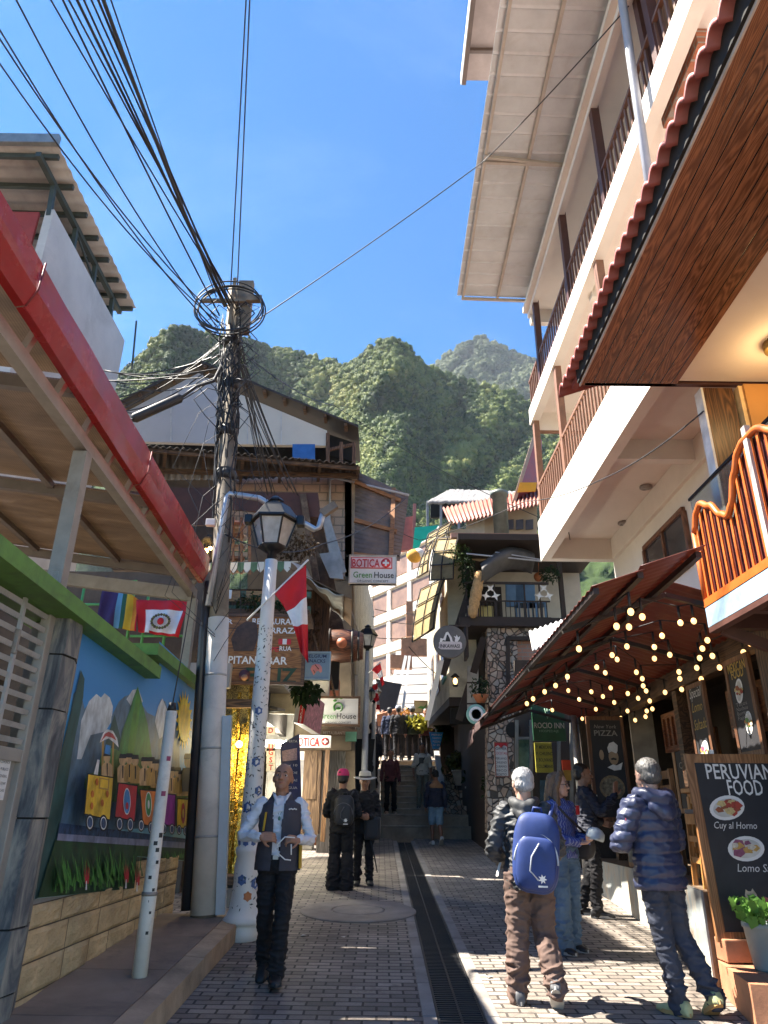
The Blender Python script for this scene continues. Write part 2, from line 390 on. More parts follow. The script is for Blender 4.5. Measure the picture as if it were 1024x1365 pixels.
# ================================================================== HILLS and their forest
def hill_mat(name,a,c):
 m,nt,p=base(name,.95,spec=.1);v=mapped(nt);n1=noise(nt,v,.012,8,.7);n2=noise(nt,v,.09,6,.7)
 o=ramp(nt,n1,((.35,a),(.65,c)));o=mix(nt,.6,o,ramp(nt,n2,((.3,(.45,)*3),(.7,(1.2,)*3))),'MULTIPLY')
 nt.links.new(o,p.inputs['Base Color']);bump(nt,p,n2,.8,3.0);return m
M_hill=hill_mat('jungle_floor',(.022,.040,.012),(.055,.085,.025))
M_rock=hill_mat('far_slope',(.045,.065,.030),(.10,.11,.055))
def interp(tab,x):
 if x<=tab[0][0]:return tab[0][1]
 for(a,fa),(c,fc)in zip(tab,tab[1:]):
  if x<=c:k=(x-a)/(c-a);return fa+(fc-fa)*k
 return tab[-1][1]
class Hill:
 def __init__(s,ridge,yr,yf,ybot,px0,px1,amp,fq,seed,back=60):s.__dict__.update(locals())
 def pt(s,px,t):
  """t = 0 on the crest, 1 at the foot; a point of the slope in metres"""
  py=interp(s.ridge,px);py=py+(s.ybot-py)*t
  Y=s.yr(px)+(s.yf(px)-s.yr(px))*t**.85
  k=min(1.0,t*6+.12)
  n=0;a=1.0;f=s.fq
  for o in range(4):
   w=mnoise.noise((px*f+t*2.6*(1+o),t*3.2*f*60,s.seed+o*9.1));n+=a*(1-2*abs(w));a*=.5;f*=2.1
  Y=Y*(1+k*s.amp*(n-.6))
  return atY(px,py,Y)
 def build(s,name,mat,nx,nt_):
  mb=MB()
  def fn(u,v):
   px=s.px0+(s.px1-s.px0)*u
   if v<.12:
    q=s.pt(px,0);k=(.12-v)/.12;return q+V(q.x/q.y,1,0)*(k*220)-V(0,0,k*160)
   return s.pt(px,(v-.12)/.88)
  mb.sheet(fn,nx,nt_,0);return structure(mb.build(name,mat))
R_left=((120,520),(170,492),(190,474),(205,455),(222,440),(240,434),(262,440),(290,450),(335,450),(360,462),(385,478),(400,494),(430,540),(460,600))
R_mid=((300,452),(360,462),(385,468),(410,474),(435,480),(460,489),(480,478),(497,463),(510,454),(521,449),(532,453),(545,464),(556,476),(570,488),(590,500),(612,506),(640,512),(672,520),(710,538),(760,560),(900,620))
R_far=((520,530),(560,500),(580,486),(600,470),(622,456),(642,449),(655,458),(668,463),(690,472),(715,482),(800,500),(900,540))
def sm(a,c,x):k=max(0,min(1,(x-a)/(c-a)));return k*k*(3-2*k)
left_hill=Hill(R_left,lambda x:470+(120*((225-x)/100)**2 if x<225 else 0)+330*max(0,(x-225)/175)**1.1,lambda x:400+300*max(0,(x-225)/175),720,120,455,.035,.02,3.3)
mid_hill=Hill(R_mid,lambda x:700-90*math.exp(-((x-520)/60)**2)+.12*abs(x-520),lambda x:300,840,300,900,.085,.0105,8.8)
far_hill=Hill(R_far,lambda x:1750,lambda x:1100,640,520,900,.07,.013,15.5)
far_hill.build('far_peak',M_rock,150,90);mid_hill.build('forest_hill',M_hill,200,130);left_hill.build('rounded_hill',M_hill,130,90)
def crown_variant(seed,nl):
 """one tree crown of unit radius: a lumpy core and many leaf tufts standing off it"""
 r=np.random.default_rng(seed)
 bm=bmesh.new();bmesh.ops.create_icosphere(bm,subdivisions=2,radius=.8)
 for v in bm.verts:
  n=mnoise.noise(v.co*1.6+Vector((seed,0,0)))*.42+mnoise.noise(v.co*4+Vector((0,seed,0)))*.22
  v.co*=1+n;v.co.z*=.85
 bm.verts.ensure_lookup_table()
 vs_=[tuple(v.co)for v in bm.verts];fs=[[v.index for v in f.verts]for f in bm.faces]
 nv=len(bm.verts)
 for k in range(nl):
  b_=Vector(vs_[r.integers(nv)]);d=b_.normalized();c=b_*(1+r.uniform(-.05,.22))
  u=d.orthogonal().normalized();w=d.cross(u);a=r.uniform(0,6.28);u,w=u*math.cos(a)+w*math.sin(a),w*math.cos(a)-u*math.sin(a)
  s_=r.uniform(.10,.22);tl=d*r.uniform(-.12,.12)
  o=len(vs_);vs_+=[tuple(c-u*s_),tuple(c+w*s_*.8+tl),tuple(c+u*s_*1.1+tl*.5),tuple(c-w*s_*.8)];fs.append([o,o+1,o+2,o+3])
 bm.free()
 tris=[]
 for f in fs:
  tris.append(f[:3])
  if len(f)==4:tris.append([f[0],f[2],f[3]])
 return np.array(vs_),np.array(tris)
CROWNS=[crown_variant(i+1,170)for i in range(7)]
def forest(name,mat,items):
 """items: (x, y, z, radius, tint) of each crown; one mesh"""
 P,T,K=[],[],[];off=0
 for i,(x,y,z,r_,tint)in enumerate(items):
  vv,tt=CROWNS[i%7];a=RNG.uniform(0,6.28);c,s_=math.cos(a),math.sin(a)
  q=np.empty_like(vv);sc=r_*RNG.uniform(.85,1.15,3)
  q[:,0]=(vv[:,0]*c-vv[:,1]*s_)*sc[0]+x;q[:,1]=(vv[:,0]*s_+vv[:,1]*c)*sc[1]+y;q[:,2]=vv[:,2]*sc[2]*1.05+z
  P.append(q);T.append(tt+off);off+=len(vv);K.append(np.full(len(vv),tint))
 P=np.concatenate(P);T=np.concatenate(T);K=np.concatenate(K)
 me=bpy.data.meshes.new(name);me.vertices.add(len(P));me.vertices.foreach_set('co',P.ravel())
 me.loops.add(len(T)*3);me.loops.foreach_set('vertex_index',T.ravel().astype(np.int32))
 me.polygons.add(len(T));me.polygons.foreach_set('loop_start',np.arange(len(T),dtype=np.int32)*3);me.update(calc_edges=True)
 at=me.attributes.new('tint','FLOAT','POINT');at.data.foreach_set('value',K.astype(np.float32))
 me.materials.append(mat);o=bpy.data.objects.new(name,me);C.objects.link(o);return o
def leaf_mat(name,stops,ns,tr=.25):
 m,nt,p=base(name,.7,spec=.25)
 a=nt.nodes.new('ShaderNodeAttribute');a.attribute_name='tint'
 n1=noise(nt,mapped(nt),ns,5,.7)
 f=math_n(nt,'ADD',a.outputs['Fac'],math_n(nt,'MULTIPLY',math_n(nt,'SUBTRACT',n1,.5),.5))
 o=ramp(nt,f,stops);nt.links.new(o,p.inputs['Base Color'])
 if tr:
  tb=nt.nodes.new('ShaderNodeBsdfTranslucent');nt.links.new(o,tb.inputs[0]);mx=nt.nodes.new('ShaderNodeMixShader');mx.inputs[0].default_value=tr
  nt.links.new(p.outputs[0],mx.inputs[1]);nt.links.new(tb.outputs[0],mx.inputs[2]);nt.links.new(mx.outputs[0],nt.nodes['Material Output'].inputs[0])
 return m
M_leaf_hill=leaf_mat('jungle_leaves',((0,(.022,.045,.018)),(.35,(.075,.12,.032)),(.65,(.19,.225,.058)),(1,(.36,.34,.11))),.35,.28)  # leaf colours, stretched so lit and shadowed contrast is painted into the ramp
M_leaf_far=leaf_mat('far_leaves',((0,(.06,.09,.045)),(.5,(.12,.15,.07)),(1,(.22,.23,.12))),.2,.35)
def scatter(hill,n,px0,px1,tmax,r0,r1,bias=.0):
 it=[]
 for k in range(n):
  px=RNG.uniform(px0,px1);t=RNG.uniform(0,tmax);q=hill.pt(px,t)
  tint=.40+.55*mnoise.noise((px*.022+t*1.5,t*5,4.0))+RNG.normal(0,.13)+bias  # broad noise paints dark gullies into the tint; the rest varies per crown
  r_=r0+(r1-r0)*RNG.beta(1.6,3)
  it.append((q.x,q.y,q.z+r_*.35,r_,float(np.clip(tint,0,1))))
 return it
forest('forest',M_leaf_hill,scatter(mid_hill,9500,300,760,.75,2.2,7.2))['kind']='stuff'
forest('forest_left',M_leaf_hill,scatter(left_hill,3600,150,430,.7,1.8,5.0))['kind']='stuff'
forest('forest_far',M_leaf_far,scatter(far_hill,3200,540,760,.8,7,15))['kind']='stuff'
bpy.data.objects['forest_left'].name='forest.001';bpy.data.objects['forest_far'].name='forest.002'
# ================================================================== LEFT SIDE: gate, mural wall, canopy, roof terrace
WX=-2.35
M_galv=plain('grey_steel',(0.30,0.265,0.23),0.5,metal=0.35,var=0.15,scale=5,bumps=0.1,stain=(0.16,0.12,0.09),stain_amt=0.5)
M_galv2=plain('pale_steel',(0.42,0.41,0.39),0.45,metal=0.3,var=0.12,scale=5,bumps=0.1,stain=(0.22,0.17,0.12),stain_amt=0.4)
M_gate=plain('gate_paint',(0.36,0.33,0.29),0.5,metal=0.2,var=0.12,scale=2.5,bumps=0.15,stain=(0.22,0.19,0.16),stain_amt=0.5)
M_green=plain('green_paint',(0.11,0.24,0.045),0.6,var=0.25,scale=6,bumps=0.3,stain=(0.05,0.06,0.03),stain_amt=0.7)
M_green_d=plain('dark_green_paint',(0.05,0.11,0.03),0.7,var=0.3,scale=5,bumps=0.3)
M_split=bricks('split_stone',(0.43,0.33,0.19),(0.36,0.27,0.16),(0.13,0.09,0.05),0.62,0.205,0.012,axes=(1,2),rough=0.9,bumps=1.0,var=0.5,bd=0.02,dirt=(0.25,0.18,0.10))
M_render=plain('grey_render',(0.30,0.28,0.26),0.85,var=0.2,scale=2,bumps=0.3)
M_paper=plain('paper',(0.75,0.74,0.72),0.7,var=0.05,bumps=0.05)
M_ink=plain('ink',(0.06,0.06,0.07),0.7,var=0.1)
M_white=plain('white_paint',(0.78,0.77,0.74),0.5,var=0.08,scale=3,bumps=0.15,stain=(0.45,0.42,0.37),stain_amt=0.5)
M_red_f=plain('red_fascia',(0.33,0.014,0.018),0.26,var=0.2,scale=3,bumps=0.25,bscale=7,bdist=0.02,stain=(0.30,0.05,0.05),stain_amt=0.5)
GX=-2.42
gate=thing('metal_gate','grey sheet steel gate with pale louvre bars and a paper notice','gate',(GX,4.2,gz(4.2)+.18))
b=MB()
z0=lambda y:gz(y)+0.20
for y in(2.7,3.95,5.04):b.box((GX,y,1.75),(0.07,0.09,3.1),0,None,.006)
for z in(0.42,1.30,2.0,3.12):b.box((GX,3.87,z),(0.06,2.42,0.08),0,None,.006)
b.build('frame',M_gate,gate)
b=MB();b.box((GX-0.015,3.87,1.17),(0.012,2.32,1.64),0);b.build('sheet_panel',M_gate,gate)
b=MB();b.box((GX-0.008,4.50,0.85),(0.012,0.90,0.78),0,None,.004);b.box((GX-0.008,3.3,0.85),(0.012,1.1,0.78),0,None,.004);b.build('lower_panel',M_gate,gate)
b=MB()
for i in range(11):b.box((GX+0.004,3.87,2.09+0.095*i),(0.022,2.32,0.034),0,Matrix.Rotation(0.25,3,'Y'))
for y in(4.62,4.15,3.4):b.box((GX+0.02,y,2.56),(0.02,0.035,1.1),0)
b.build('louvre_bars',M_galv2,gate)
b=MB();b.box((GX+0.03,4.60,2.68),(0.03,0.03,0.16),0,None,.006);b.build('latch',M_galv,gate)
M_boxes=[plain('carton',(0.34,0.22,0.12),0.8),plain('pale_blue_carton',(0.42,0.58,0.6),0.7),plain('red_carton',(0.28,0.03,0.03),0.7)]
for k,(y,z,mi,lab)in enumerate(((4.72,2.36,1,'pale blue box'),(4.70,2.16,2,'red box'),(4.55,2.62,0,'brown carton'))):
 b=MB();b.box((GX-0.35,y,z),(0.3,0.32,0.17),0,None,.01)
 tag(b.build('carton',M_boxes[mi]),lab+' stacked behind the louvre bars of the grey gate','box')
b=MB();b.box((GX-0.6,4.2,2.27),(0.5,2.2,0.04));b.box((GX-0.6,4.2,2.07),(0.5,2.2,0.04));b.box((GX-0.6,4.2,2.52),(0.5,2.2,0.04));b.box((GX-0.85,4.2,1.6),(0.03,2.3,3.2))
tag(b.build('storage_shelf',plain('shelf_wood',(0.16,0.10,0.06),0.8)),'dim wooden shelf inside the store room behind the gate bars','shelf')
nt_=thing('paper_notice','white typed paper notice taped to the grey gate','notice',(GX+0.01,4.79,1.83))
b=MB();b.box((GX+0.012,4.80,1.86),(0.003,0.19,0.27));b.build('sheet',M_paper,nt_)
for i,t in enumerate(('SE COMUNICA','AL PUBLICO','EN GENERAL','NO ESTACIONAR','GRACIAS')):
 lettering(t,(GX+0.0155,4.80,1.95-i*0.042),(0,1,0),(0,0,1),0.017,M_ink,nt_,width=0.14)
mw=thing('mural_wall','low wall painted with a mountain train mural over a split stone base','wall',(WX,7.2,gz(7.2)+.18))
def W(px,py,off=0.0):q=atX(px,py,WX);return V(WX+off,q.y,q.z)
b=MB()
b.box((WX-0.13,6.35,1.55),(0.25,2.3,2.92));b.build('wall',M_render,mw)
b=MB();b.box((WX-0.20,8.36,1.65),(0.25,1.70,3.05));b.build('rear_wall',M_render,mw)
M_pil=None
def pillar_mat():
 m,nt,p=base('painted_stone',0.75)
 v=mapped(nt,(3,3,0.8));a=noise(nt,v,2.2,6,0.65,0.8);c=noise(nt,mapped(nt),25,4)
 o=ramp(nt,a,((0.3,(0.025,0.028,0.035)),(0.46,(0.11,0.115,0.12)),(0.6,(0.27,0.255,0.22)),(0.78,(0.44,0.40,0.32))))
 nt.links.new(o,p.inputs['Base Color']);bump(nt,p,c,0.4,0.006);return m
M_pil=pillar_mat()
pzs=[0.42,0.62,0.98,1.62,2.32,2.70,3.02]
b=MB()
for i in range(len(pzs)-1):
 za,zb=pzs[i]+0.006,pzs[i+1]-0.006;s_=0.012*(i%2)
 b.prism([(WX-0.06,5.07,za),(WX+0.055+s_,5.09,za),(WX+0.075+s_,5.27,za),(WX+0.01,5.47,za),(WX-0.06,5.47,za)],(0,0,zb-za))
pb=b.build('painted_pillar',M_pil,mw)
b=MB()
for z in pzs[1:-1]:b.prism([(WX-0.06,5.08,z-.007),(WX+0.05,5.10,z-.007),(WX+0.068,5.27,z-.007),(WX+0.004,5.46,z-.007),(WX-0.06,5.46,z-.007)],(0,0,0.014))
b.build('joints',M_dark,pb)
def stone_course(mb,y0,y1,z0_,z1_,x):
 y=y0
 while y<y1-0.05:
  L=min(RNG.uniform(0.42,0.8),y1-y)
  if y1-y-L<0.15:L=y1-y
  ox=RNG.uniform(0,40)
  def fn(u,v):
   e=min(u,1-u,v,1-v);e=min(1,e*7)
   n=mnoise.noise((ox+u*L*9,v*2.2,ox))*0.016+mnoise.noise((ox+u*L*24,v*6,3))*0.008
   return(x+0.004+e*(0.016+n),y+0.005+u*(L-.010),z0_+0.005+v*(z1_-z0_-.010))
  mb.sheet(fn,14,7,0,smooth=False)
  y+=L
M_sb=plain('split_block',(0.54,0.39,0.21),0.9,var=0.32,scale=2.2,bumps=0.9,bscale=45,bdist=0.012,stain=(0.26,0.18,0.10),stain_amt=0.6)
b=MB()
cz=[0.12,0.33,0.53,0.73,0.93,1.08]
for i in range(5):stone_course(b,5.47,9.2,cz[i],cz[i+1],WX+0.004)
stone_course(b,7.62,9.2,1.08,1.24,WX+0.004)
b.box((WX-0.02,7.33,0.60),(0.04,3.7,0.96),1)
sb=b.build('stone_base',[M_sb,plain('mortar',(0.16,0.12,0.08),0.95)],mw)
b=MB()
def coping(y0,y1,za,zb,x_out,x_in):
 dz=V(0,0,0.115)
 b.prism([(x_in,y0,za),(x_out,y0,za),(x_out,y1,zb),(x_in,y1,zb)],dz)
coping(2.3,7.13,3.06,2.89,WX+0.15,WX-0.35)
coping(7.135,9.22,3.13,3.09,WX+0.09,WX-0.4)
b.box((WX-0.2,7.0,3.02),(0.3,0.22,0.20))
cop=b.build('green_coping',M_green,mw)
def flat(name,col,var=0.42,sc=9.0,stretch=(1,1,.6)):return plain('mural_'+name,col,0.55,var=var,scale=sc,bumps=0.15,bscale=30,stretch=stretch)
def sky_paint():
 m,nt,p=base('mural_sky',0.55)
 tc=nt.nodes.new('ShaderNodeTexCoord');sx=nt.nodes.new('ShaderNodeSeparateXYZ');nt.links.new(tc.outputs['Object'],sx.inputs[0])
 nz=noise(nt,mapped(nt,(1,1.6,0.5)),2.6,6,0.6,0.4)
 f=math_n(nt,'ADD',math_n(nt,'MULTIPLY',sx.outputs[2],0.55),math_n(nt,'MULTIPLY',math_n(nt,'SUBTRACT',nz,0.5),0.55))
 o=ramp(nt,f,((0.35,(0.36,0.60,0.64)),(0.75,(0.08,0.40,0.68)),(1.05,(0.05,0.25,0.58))))
 nt.links.new(o,p.inputs['Base Color']);return m
PM=[sky_paint(),flat('far_hill',(0.10,0.17,0.24)),flat('cloud',(0.50,0.55,0.58)),flat('green_hill',(0.05,0.20,0.06),.5),flat('dark_hill',(0.03,0.08,0.075)),flat('yellow',(0.68,0.42,0.03)),flat('red',(0.42,0.02,0.025)),flat('orange',(0.50,0.14,0.02)),flat('purple',(0.22,0.02,0.20)),flat('navy',(0.025,0.03,0.10)),flat('black',(0.012,0.012,0.014)),flat('grass',(0.03,0.10,0.022),.6,14),flat('skin',(0.50,0.33,0.16)),flat('sun',(0.75,0.50,0.03)),flat('track',(0.22,0.23,0.33)),flat('ballast',(0.03,0.06,0.13),.8,30),flat('white',(0.62,0.62,0.60)),flat('blade',(0.07,0.22,0.035),.5),flat('bright_blue',(0.05,0.20,0.46)),flat('bush',(0.08,0.20,0.07),.5,12),flat('ochre',(0.40,0.24,0.06)),flat('pink',(0.45,0.08,0.07)),flat('grass_ground',(0.02,0.055,0.018),.6,9)]
mural=MB();lay=[0]
def paint(pts,mi,proj=W):
 lay[0]+=1;o=0.003+0.00045*lay[0]
 mural.add([W(x,y,o)for x,y in pts],[tuple(range(len(pts)))],mi)
def blob(cx,cy,rx,ry,mi,n=16,a0=0.0):paint([(cx+rx*math.cos(a0+2*math.pi*k/n),cy+ry*math.sin(a0+2*math.pi*k/n))for k in range(n)],mi)
paint([(112,828),(212,893),(212,855),(266,905),(250,1148),(180,1142),(176,1184),(45,1198)],0)
paint([(88,1000),(97,925),(106,916),(112,945),(125,930),(140,975),(150,1040),(200,1070),(250,1060),(249,1100),(70,1112)],1)
paint([(102,1012),(108,960),(118,935),(128,925),(134,930),(139,924),(146,930),(150,942),(148,962),(140,975),(120,980),(108,1012)],2)
paint([(148,955),(158,935),(166,928),(178,924),(186,935),(196,950),(206,955),(214,932),(220,935),(226,955),(238,970),(240,1070),(140,1060)],1)
paint([(168,932),(176,920),(184,918),(190,935),(180,950)],2)
paint([(206,962),(210,942),(216,931),(222,946),(227,962),(222,978),(212,985)],2)
paint([(128,1030),(140,990),(152,952),(160,985),(168,1030),(166,1050),(126,1050)],4)
paint([(162,975),(171,950),(177,930),(183,915),(188,935),(196,965),(202,1010),(206,1042),(160,1042),(158,1000)],3)
paint([(183,915),(186,930),(184,960),(178,1000),(172,1030),(168,1010),(174,965)],17)
paint([(240,1050),(252,1010),(259,985),(258,1060),(240,1066)],3)
for x,y,r in((125,1045,14),(148,1015,16),(168,1040,18),(196,1050,15),(212,1045,14),(232,1052,14),(156,1052,16),(140,1060,12)):blob(x,y,r,r*1.1,19)
paint([(106,893),(111,905),(109,930),(96,995),(82,1080),(74,1120),(64,1190),(44,1199),(66,1060)],4)
for k in range(18):
 a=2*math.pi*k/18;c_,s_=math.cos(a),math.sin(a)
 paint([(243.5+7.5*math.cos(a-.16),960+27*math.sin(a-.16)),(243.5+11.5*c_,960+41*s_),(243.5+7.5*math.cos(a+.16),960+27*math.sin(a+.16))],13)
blob(243.5,960,8.2,29,13,24);blob(243.5,960,5.8,21,5,20)
paint([(76,1097),(246,1118),(244,1130),(72,1118)],15)
paint([(74,1111),(246,1123),(245,1131),(72,1121)],14)
paint([(70,1120),(245,1131),(245,1147),(180,1141),(176,1184),(46,1197)],22)
for k in range(150):
 x=RNG.uniform(62,182);h=RNG.uniform(10,42);yb=1193-(x-50)*0.09-RNG.uniform(0,22);l=RNG.uniform(-7,7)
 paint([(x,yb),(x+2.0,yb),(x+1.2+l*.5,yb-h*.6),(x+l,yb-h)],17 if k%3 else 11)
for k in range(26):
 x=RNG.uniform(184,243);paint([(x,1143),(x+1.6,1143),(x+RNG.uniform(-3,4),1143-RNG.uniform(6,12))],17)
for x,y in((97,1150),(152,1148),(167,1152)):
 for d in(-3,0,3,5):paint([(x+d*.3,y+28),(x+d*.3+2.2,y+28),(x+d,y-4+abs(d)*2)],6)
 paint([(x-1,y+36),(x+1.2,y+36),(x+1,y+24),(x,y+24)],16)
def rider(x,y,h,body=12):
 blob(x,y,h*.16,h*.24,12,12);paint([(x-h*.18,y-h*.08),(x+h*.18,y-h*.08),(x+h*.15,y-h*.27),(x-h*.14,y-h*.27)],10)
 paint([(x-h*.12,y+h*.2),(x+h*.12,y+h*.2),(x+h*.25,y+h*.36),(x+h*.24,y+h),(x-h*.24,y+h),(x-h*.25,y+h*.36)],body)
 paint([(x-h*.03,y+h*.24),(x+h*.03,y+h*.24),(x+h*.02,y+h*.8),(x-h*.02,y+h*.8)],10)
for x,y in((147,1013),(156,1012),(164,1014),(177,1017),(186,1017),(192,1020),(206,1019),(199,1035),(213,1030)):rider(x,y,30,12 if int(x)%2 else 20)
for x,y in((222,1030),(227,1034),(232,1031),(238,1034),(243,1036),(248,1040)):rider(x,y,27,20)
for x,y in((236,1015),):rider(x,y,40,10)
def car(pts,mi,wheels,door=None):
 paint([(x*1.0+(-1.2 if k in(0,3)else 1.2),y+(-1.5 if k<2 else 1.5))for k,(x,y)in enumerate(pts)],10);paint(pts,mi)
 for x,y,r in wheels:blob(x,y,r,r*1.9,10);blob(x,y,r*.72,r*1.45,16);blob(x,y,r*.58,r*1.2,15)
paint([(112,1034),(113,985),(116,985),(115,1034)],20);paint([(126,1036),(128,988),(130,988),(129,1036)],20)
rider(120,1010,30,12);paint([(116,1004),(124,1006),(125,994),(118,992)],18)
paint([(109,990),(114,977),(120,972),(128,974),(134,984),(136,996),(130,990),(122,984),(116,986)],16);paint([(111,988),(116,978),(122,975),(128,978),(133,987),(126,983),(118,981)],21)
paint([(100,1034),(106,1012),(109,1013),(106,1036)],16)
car([(93,1032),(128,1037),(123,1092),(88,1084)],5,((95,1096,6),(114,1097,6)))
paint([(108,1036),(122,1038),(121,1053),(107,1051)],20);paint([(109.5,1038),(120.5,1040),(119.6,1051),(108.5,1049)],5)
for x,y in((98,1058),(112,1070),(119,1058),(97,1074),(104,1042)):blob(x,y,2.2,5,7,10)
car([(135,1044),(161,1048),(157,1094),(130,1088)],6,((136,1098,5.2),(151,1099,5.2)))
blob(146,1068,5.2,18,16);blob(146,1068,4.4,16.4,18);blob(146,1074,2,5,6)
car([(165,1053),(188,1055),(186,1102),(169,1098)],7,((166,1100,4.6),(180,1103,4.6)))
blob(176,1072,4.6,17,16);blob(176,1072,3.8,15.5,3);blob(176,1072,1.4,6,16)
car([(195,1058),(214,1060),(213,1100),(194,1098)],8,((198,1104,4),(209,1105,4)))
car([(217,1065),(233,1066),(231,1104),(216,1102)],5,((219,1106,3.6),(228,1107,3.6)))
blob(224.5,1084,2.8,14,6);blob(224.5,1084,1.3,6,5)
car([(236,1068),(249,1069),(247,1106),(234,1105)],9,((238,1109,3.2),(245,1110,3.2)))
mural.build('painted_mural',PM,mw,recalc=False)
del mural
p0=gnd(186,1302,0.18);p1=atY(229,948,p0.y)
lp=thing('leaning_post','slim white painted post leaning on the pavement before the mural','post',p0)
M_post=plain('white_post',(0.70,0.65,0.56),0.55,var=0.1,scale=6,bumps=0.3,stain=(0.28,0.25,0.21),stain_amt=0.6)
b=MB();b.tube([p0-V(0,0,.05),p0.lerp(p1,.28),p0.lerp(p1,.29),p1],[0.056,0.056,0.052,0.046],14);shp=b.build('shaft',M_post,lp)
b=MB();b.tube([p0.lerp(p1,.278),p0.lerp(p1,.292)],0.060,14);b.build('band',M_galv,lp)
b=MB();b.tube([p1-V(0,0,.01),p1+V(0,0,.07)],[0.043,0.03],12);b.build('cap',plain('dark_iron',(0.03,0.03,0.032),0.5,metal=.5),lp)
M_blk=plain('black_paint',(0.02,0.02,0.022),0.5,var=.2)
M_mag=plain('magenta_sticker',(0.25,0.03,0.09),0.5)
b=MB()
for t,a,r,mi in((.80,.3,.030,1),(.66,.1,.030,1),(.50,.5,.028,0),(.47,-.2,.024,0),(.445,.2,.024,0),(.40,.4,.02,0),(.30,.3,.018,0),(.345,-.4,.02,0),(.22,.2,.015,0),(.15,.1,.018,0),(.26,-.1,.012,0)):
 c=p0.lerp(p1,t);rad=0.058-.012*t;r=r*.62
 def fn(u,v,c=c,a=a,r=r,rad=rad):
  an=a-1.1+(u-.5)*2*r/rad;return c+V(math.cos(an)*rad,math.sin(an)*rad,(v-.5)*2*r)
 b.sheet(fn,4,2,mi)
b.build_each('sticker',[M_blk,M_mag],lp)
wr=MB();q1=atX(257,790,-2.25);wr.tube([p1+V(0,0,.06),p1.lerp(q1,.5)+V(0,0,-.03),q1],0.006,5)
M_cable=plain('cable_black',(0.018,0.018,0.02),0.55,var=0.15)
wr.build('stay_wire',M_cable,lp)
cano=thing('steel_canopy','grey steel canopy with brown plastic roof and a red fascia','canopy',(-3.6,6.0,3.2))
M_poly=None
def poly_mat():
 m,nt,p=base('brown_polycarbonate',0.35)
 v=mapped(nt,(0.8,3.0,1));a=noise(nt,v,1.6,7,0.7,0.5);l=nt.nodes.new('ShaderNodeTexWave');l.bands_direction='X'
 l.inputs['Scale'].default_value=14;l.inputs['Distortion'].default_value=0.0;nt.links.new(mapped(nt),l.inputs[0])
 o=ramp(nt,a,((0.25,(0.15,0.11,0.078)),(0.55,(0.25,0.185,0.13)),(0.85,(0.42,0.34,0.26))))
 o=mix(nt,0.25,o,l.outputs[0],'MULTIPLY')
 nt.links.new(o,p.inputs['Base Color']);bump(nt,p,l.outputs[1],0.2,0.004)
 tr=nt.nodes.new('ShaderNodeBsdfTranslucent');nt.links.new(o,tr.inputs[0])
 mx=nt.nodes.new('ShaderNodeMixShader');mx.inputs[0].default_value=0.4
 nt.links.new(p.outputs[0],mx.inputs[1]);nt.links.new(tr.outputs[0],mx.inputs[2]);nt.links.new(mx.outputs[0],nt.nodes['Material Output'].inputs[0]);return m
M_poly=poly_mat()
CX=-2.42
def rz(x,y):return 4.75-0.045*(y-3)+(-x-2.3)*0.13
b=MB()
for i,(y0,y1)in enumerate(((0.5,2.55),(2.62,4.52),(4.60,6.45),(6.52,8.55))):
 b.prism([(-2.26,y0,rz(-2.26,y0)),(-7.5,y0,rz(-7.5,y0)),(-7.5,y1,rz(-7.5,y1)),(-2.26,y1,rz(-2.26,y1))],(0,0,0.008))
b.build('roof_sheet',M_poly,cano)
b=MB()
for y in(0.8,2.6,4.58,6.5,8.5):b.bar((-2.3,y,rz(-2.3,y)-0.09),(-7.5,y,rz(-7.5,y)-0.09),0.07,0.10)
for x in(-3.35,-4.4,-5.5):b.bar((x,0.5,rz(x,.5)-0.05),(x,8.5,rz(x,8.5)-0.05),0.06,0.06)
b.build('rafters',plain('brown_steel',(0.15,0.12,0.10),0.55,metal=.2,var=.2),cano)
b=MB()
b.bar((CX,0.4,4.53),(CX,8.75,4.24),0.09,0.11);b.build('edge_beam',M_galv,cano)
b=MB();y=0.8
while y<8.6:
 b.bar((CX,y,4.56-0.0347*(y-.4)),(CX+0.08,y,rz(-2.3,y)-.02),0.05,0.05,up=(0,1,0));y+=0.52
b.build_each('short_strut',M_galv,cano)
for y,ztop in((5.05,4.32),(8.75,4.2),(1.0,4.45)):
 b=MB();b.box((CX,y,(ztop+3.0)/2-.02),(0.11,0.11,ztop-3.0));b.box((CX,y,3.1),(.17,.17,.02));b.build('post',M_galv,cano)
b=MB();b.bar((CX,8.72,4.22),(-6.5,8.72,4.7),.08,.16);b.build('end_beam',M_galv,cano)
FX=-2.2
b=MB();segs=[(0.4,3.55),(3.56,5.9),(5.91,8.5)]
for i,(y0,y1)in enumerate(segs):
 def fz(y):return 4.93-0.045*(y-3)
 prof=[(FX-.10,.0),(FX,-.03),(FX+.004,-.235),(FX-.05,-.36),(FX-.10,-.37)]
 def fn(u,v,y0=y0,y1=y1):
  k=v*4;j=min(3,int(k));t=k-j;x=prof[j][0]*(1-t)+prof[j+1][0]*t;z=prof[j][1]*(1-t)+prof[j+1][1]*t
  y=y0+(y1-y0)*u
  dent=0.010*mnoise.noise((y*2.2,z*5,i*7.7))if 0<v<1 else 0
  return(x+dent,y,fz(y)+z)
 b.sheet(fn,30,12,0,thick=(-0.004,0,0),smooth=False)
fas=b.build('red_fascia',M_red_f,cano)
b=MB()
for y in(3.555,5.905):b.tube([(FX+.016,y,4.91-.045*(y-3)),(FX+.010,y,4.70-.045*(y-3)),(FX-.045,y,4.57-.045*(y-3))],0.007,5)
b.build_each('seam',plain('red_seam',(.16,.012,.015),.5),fas)
tr_=thing('terrace_railing','green pipe railing of the terrace hung with two flags','railing',(-3.4,10.2,3.4))
M_gp=plain('green_pipe',(0.09,0.35,0.10),0.45,var=.15)
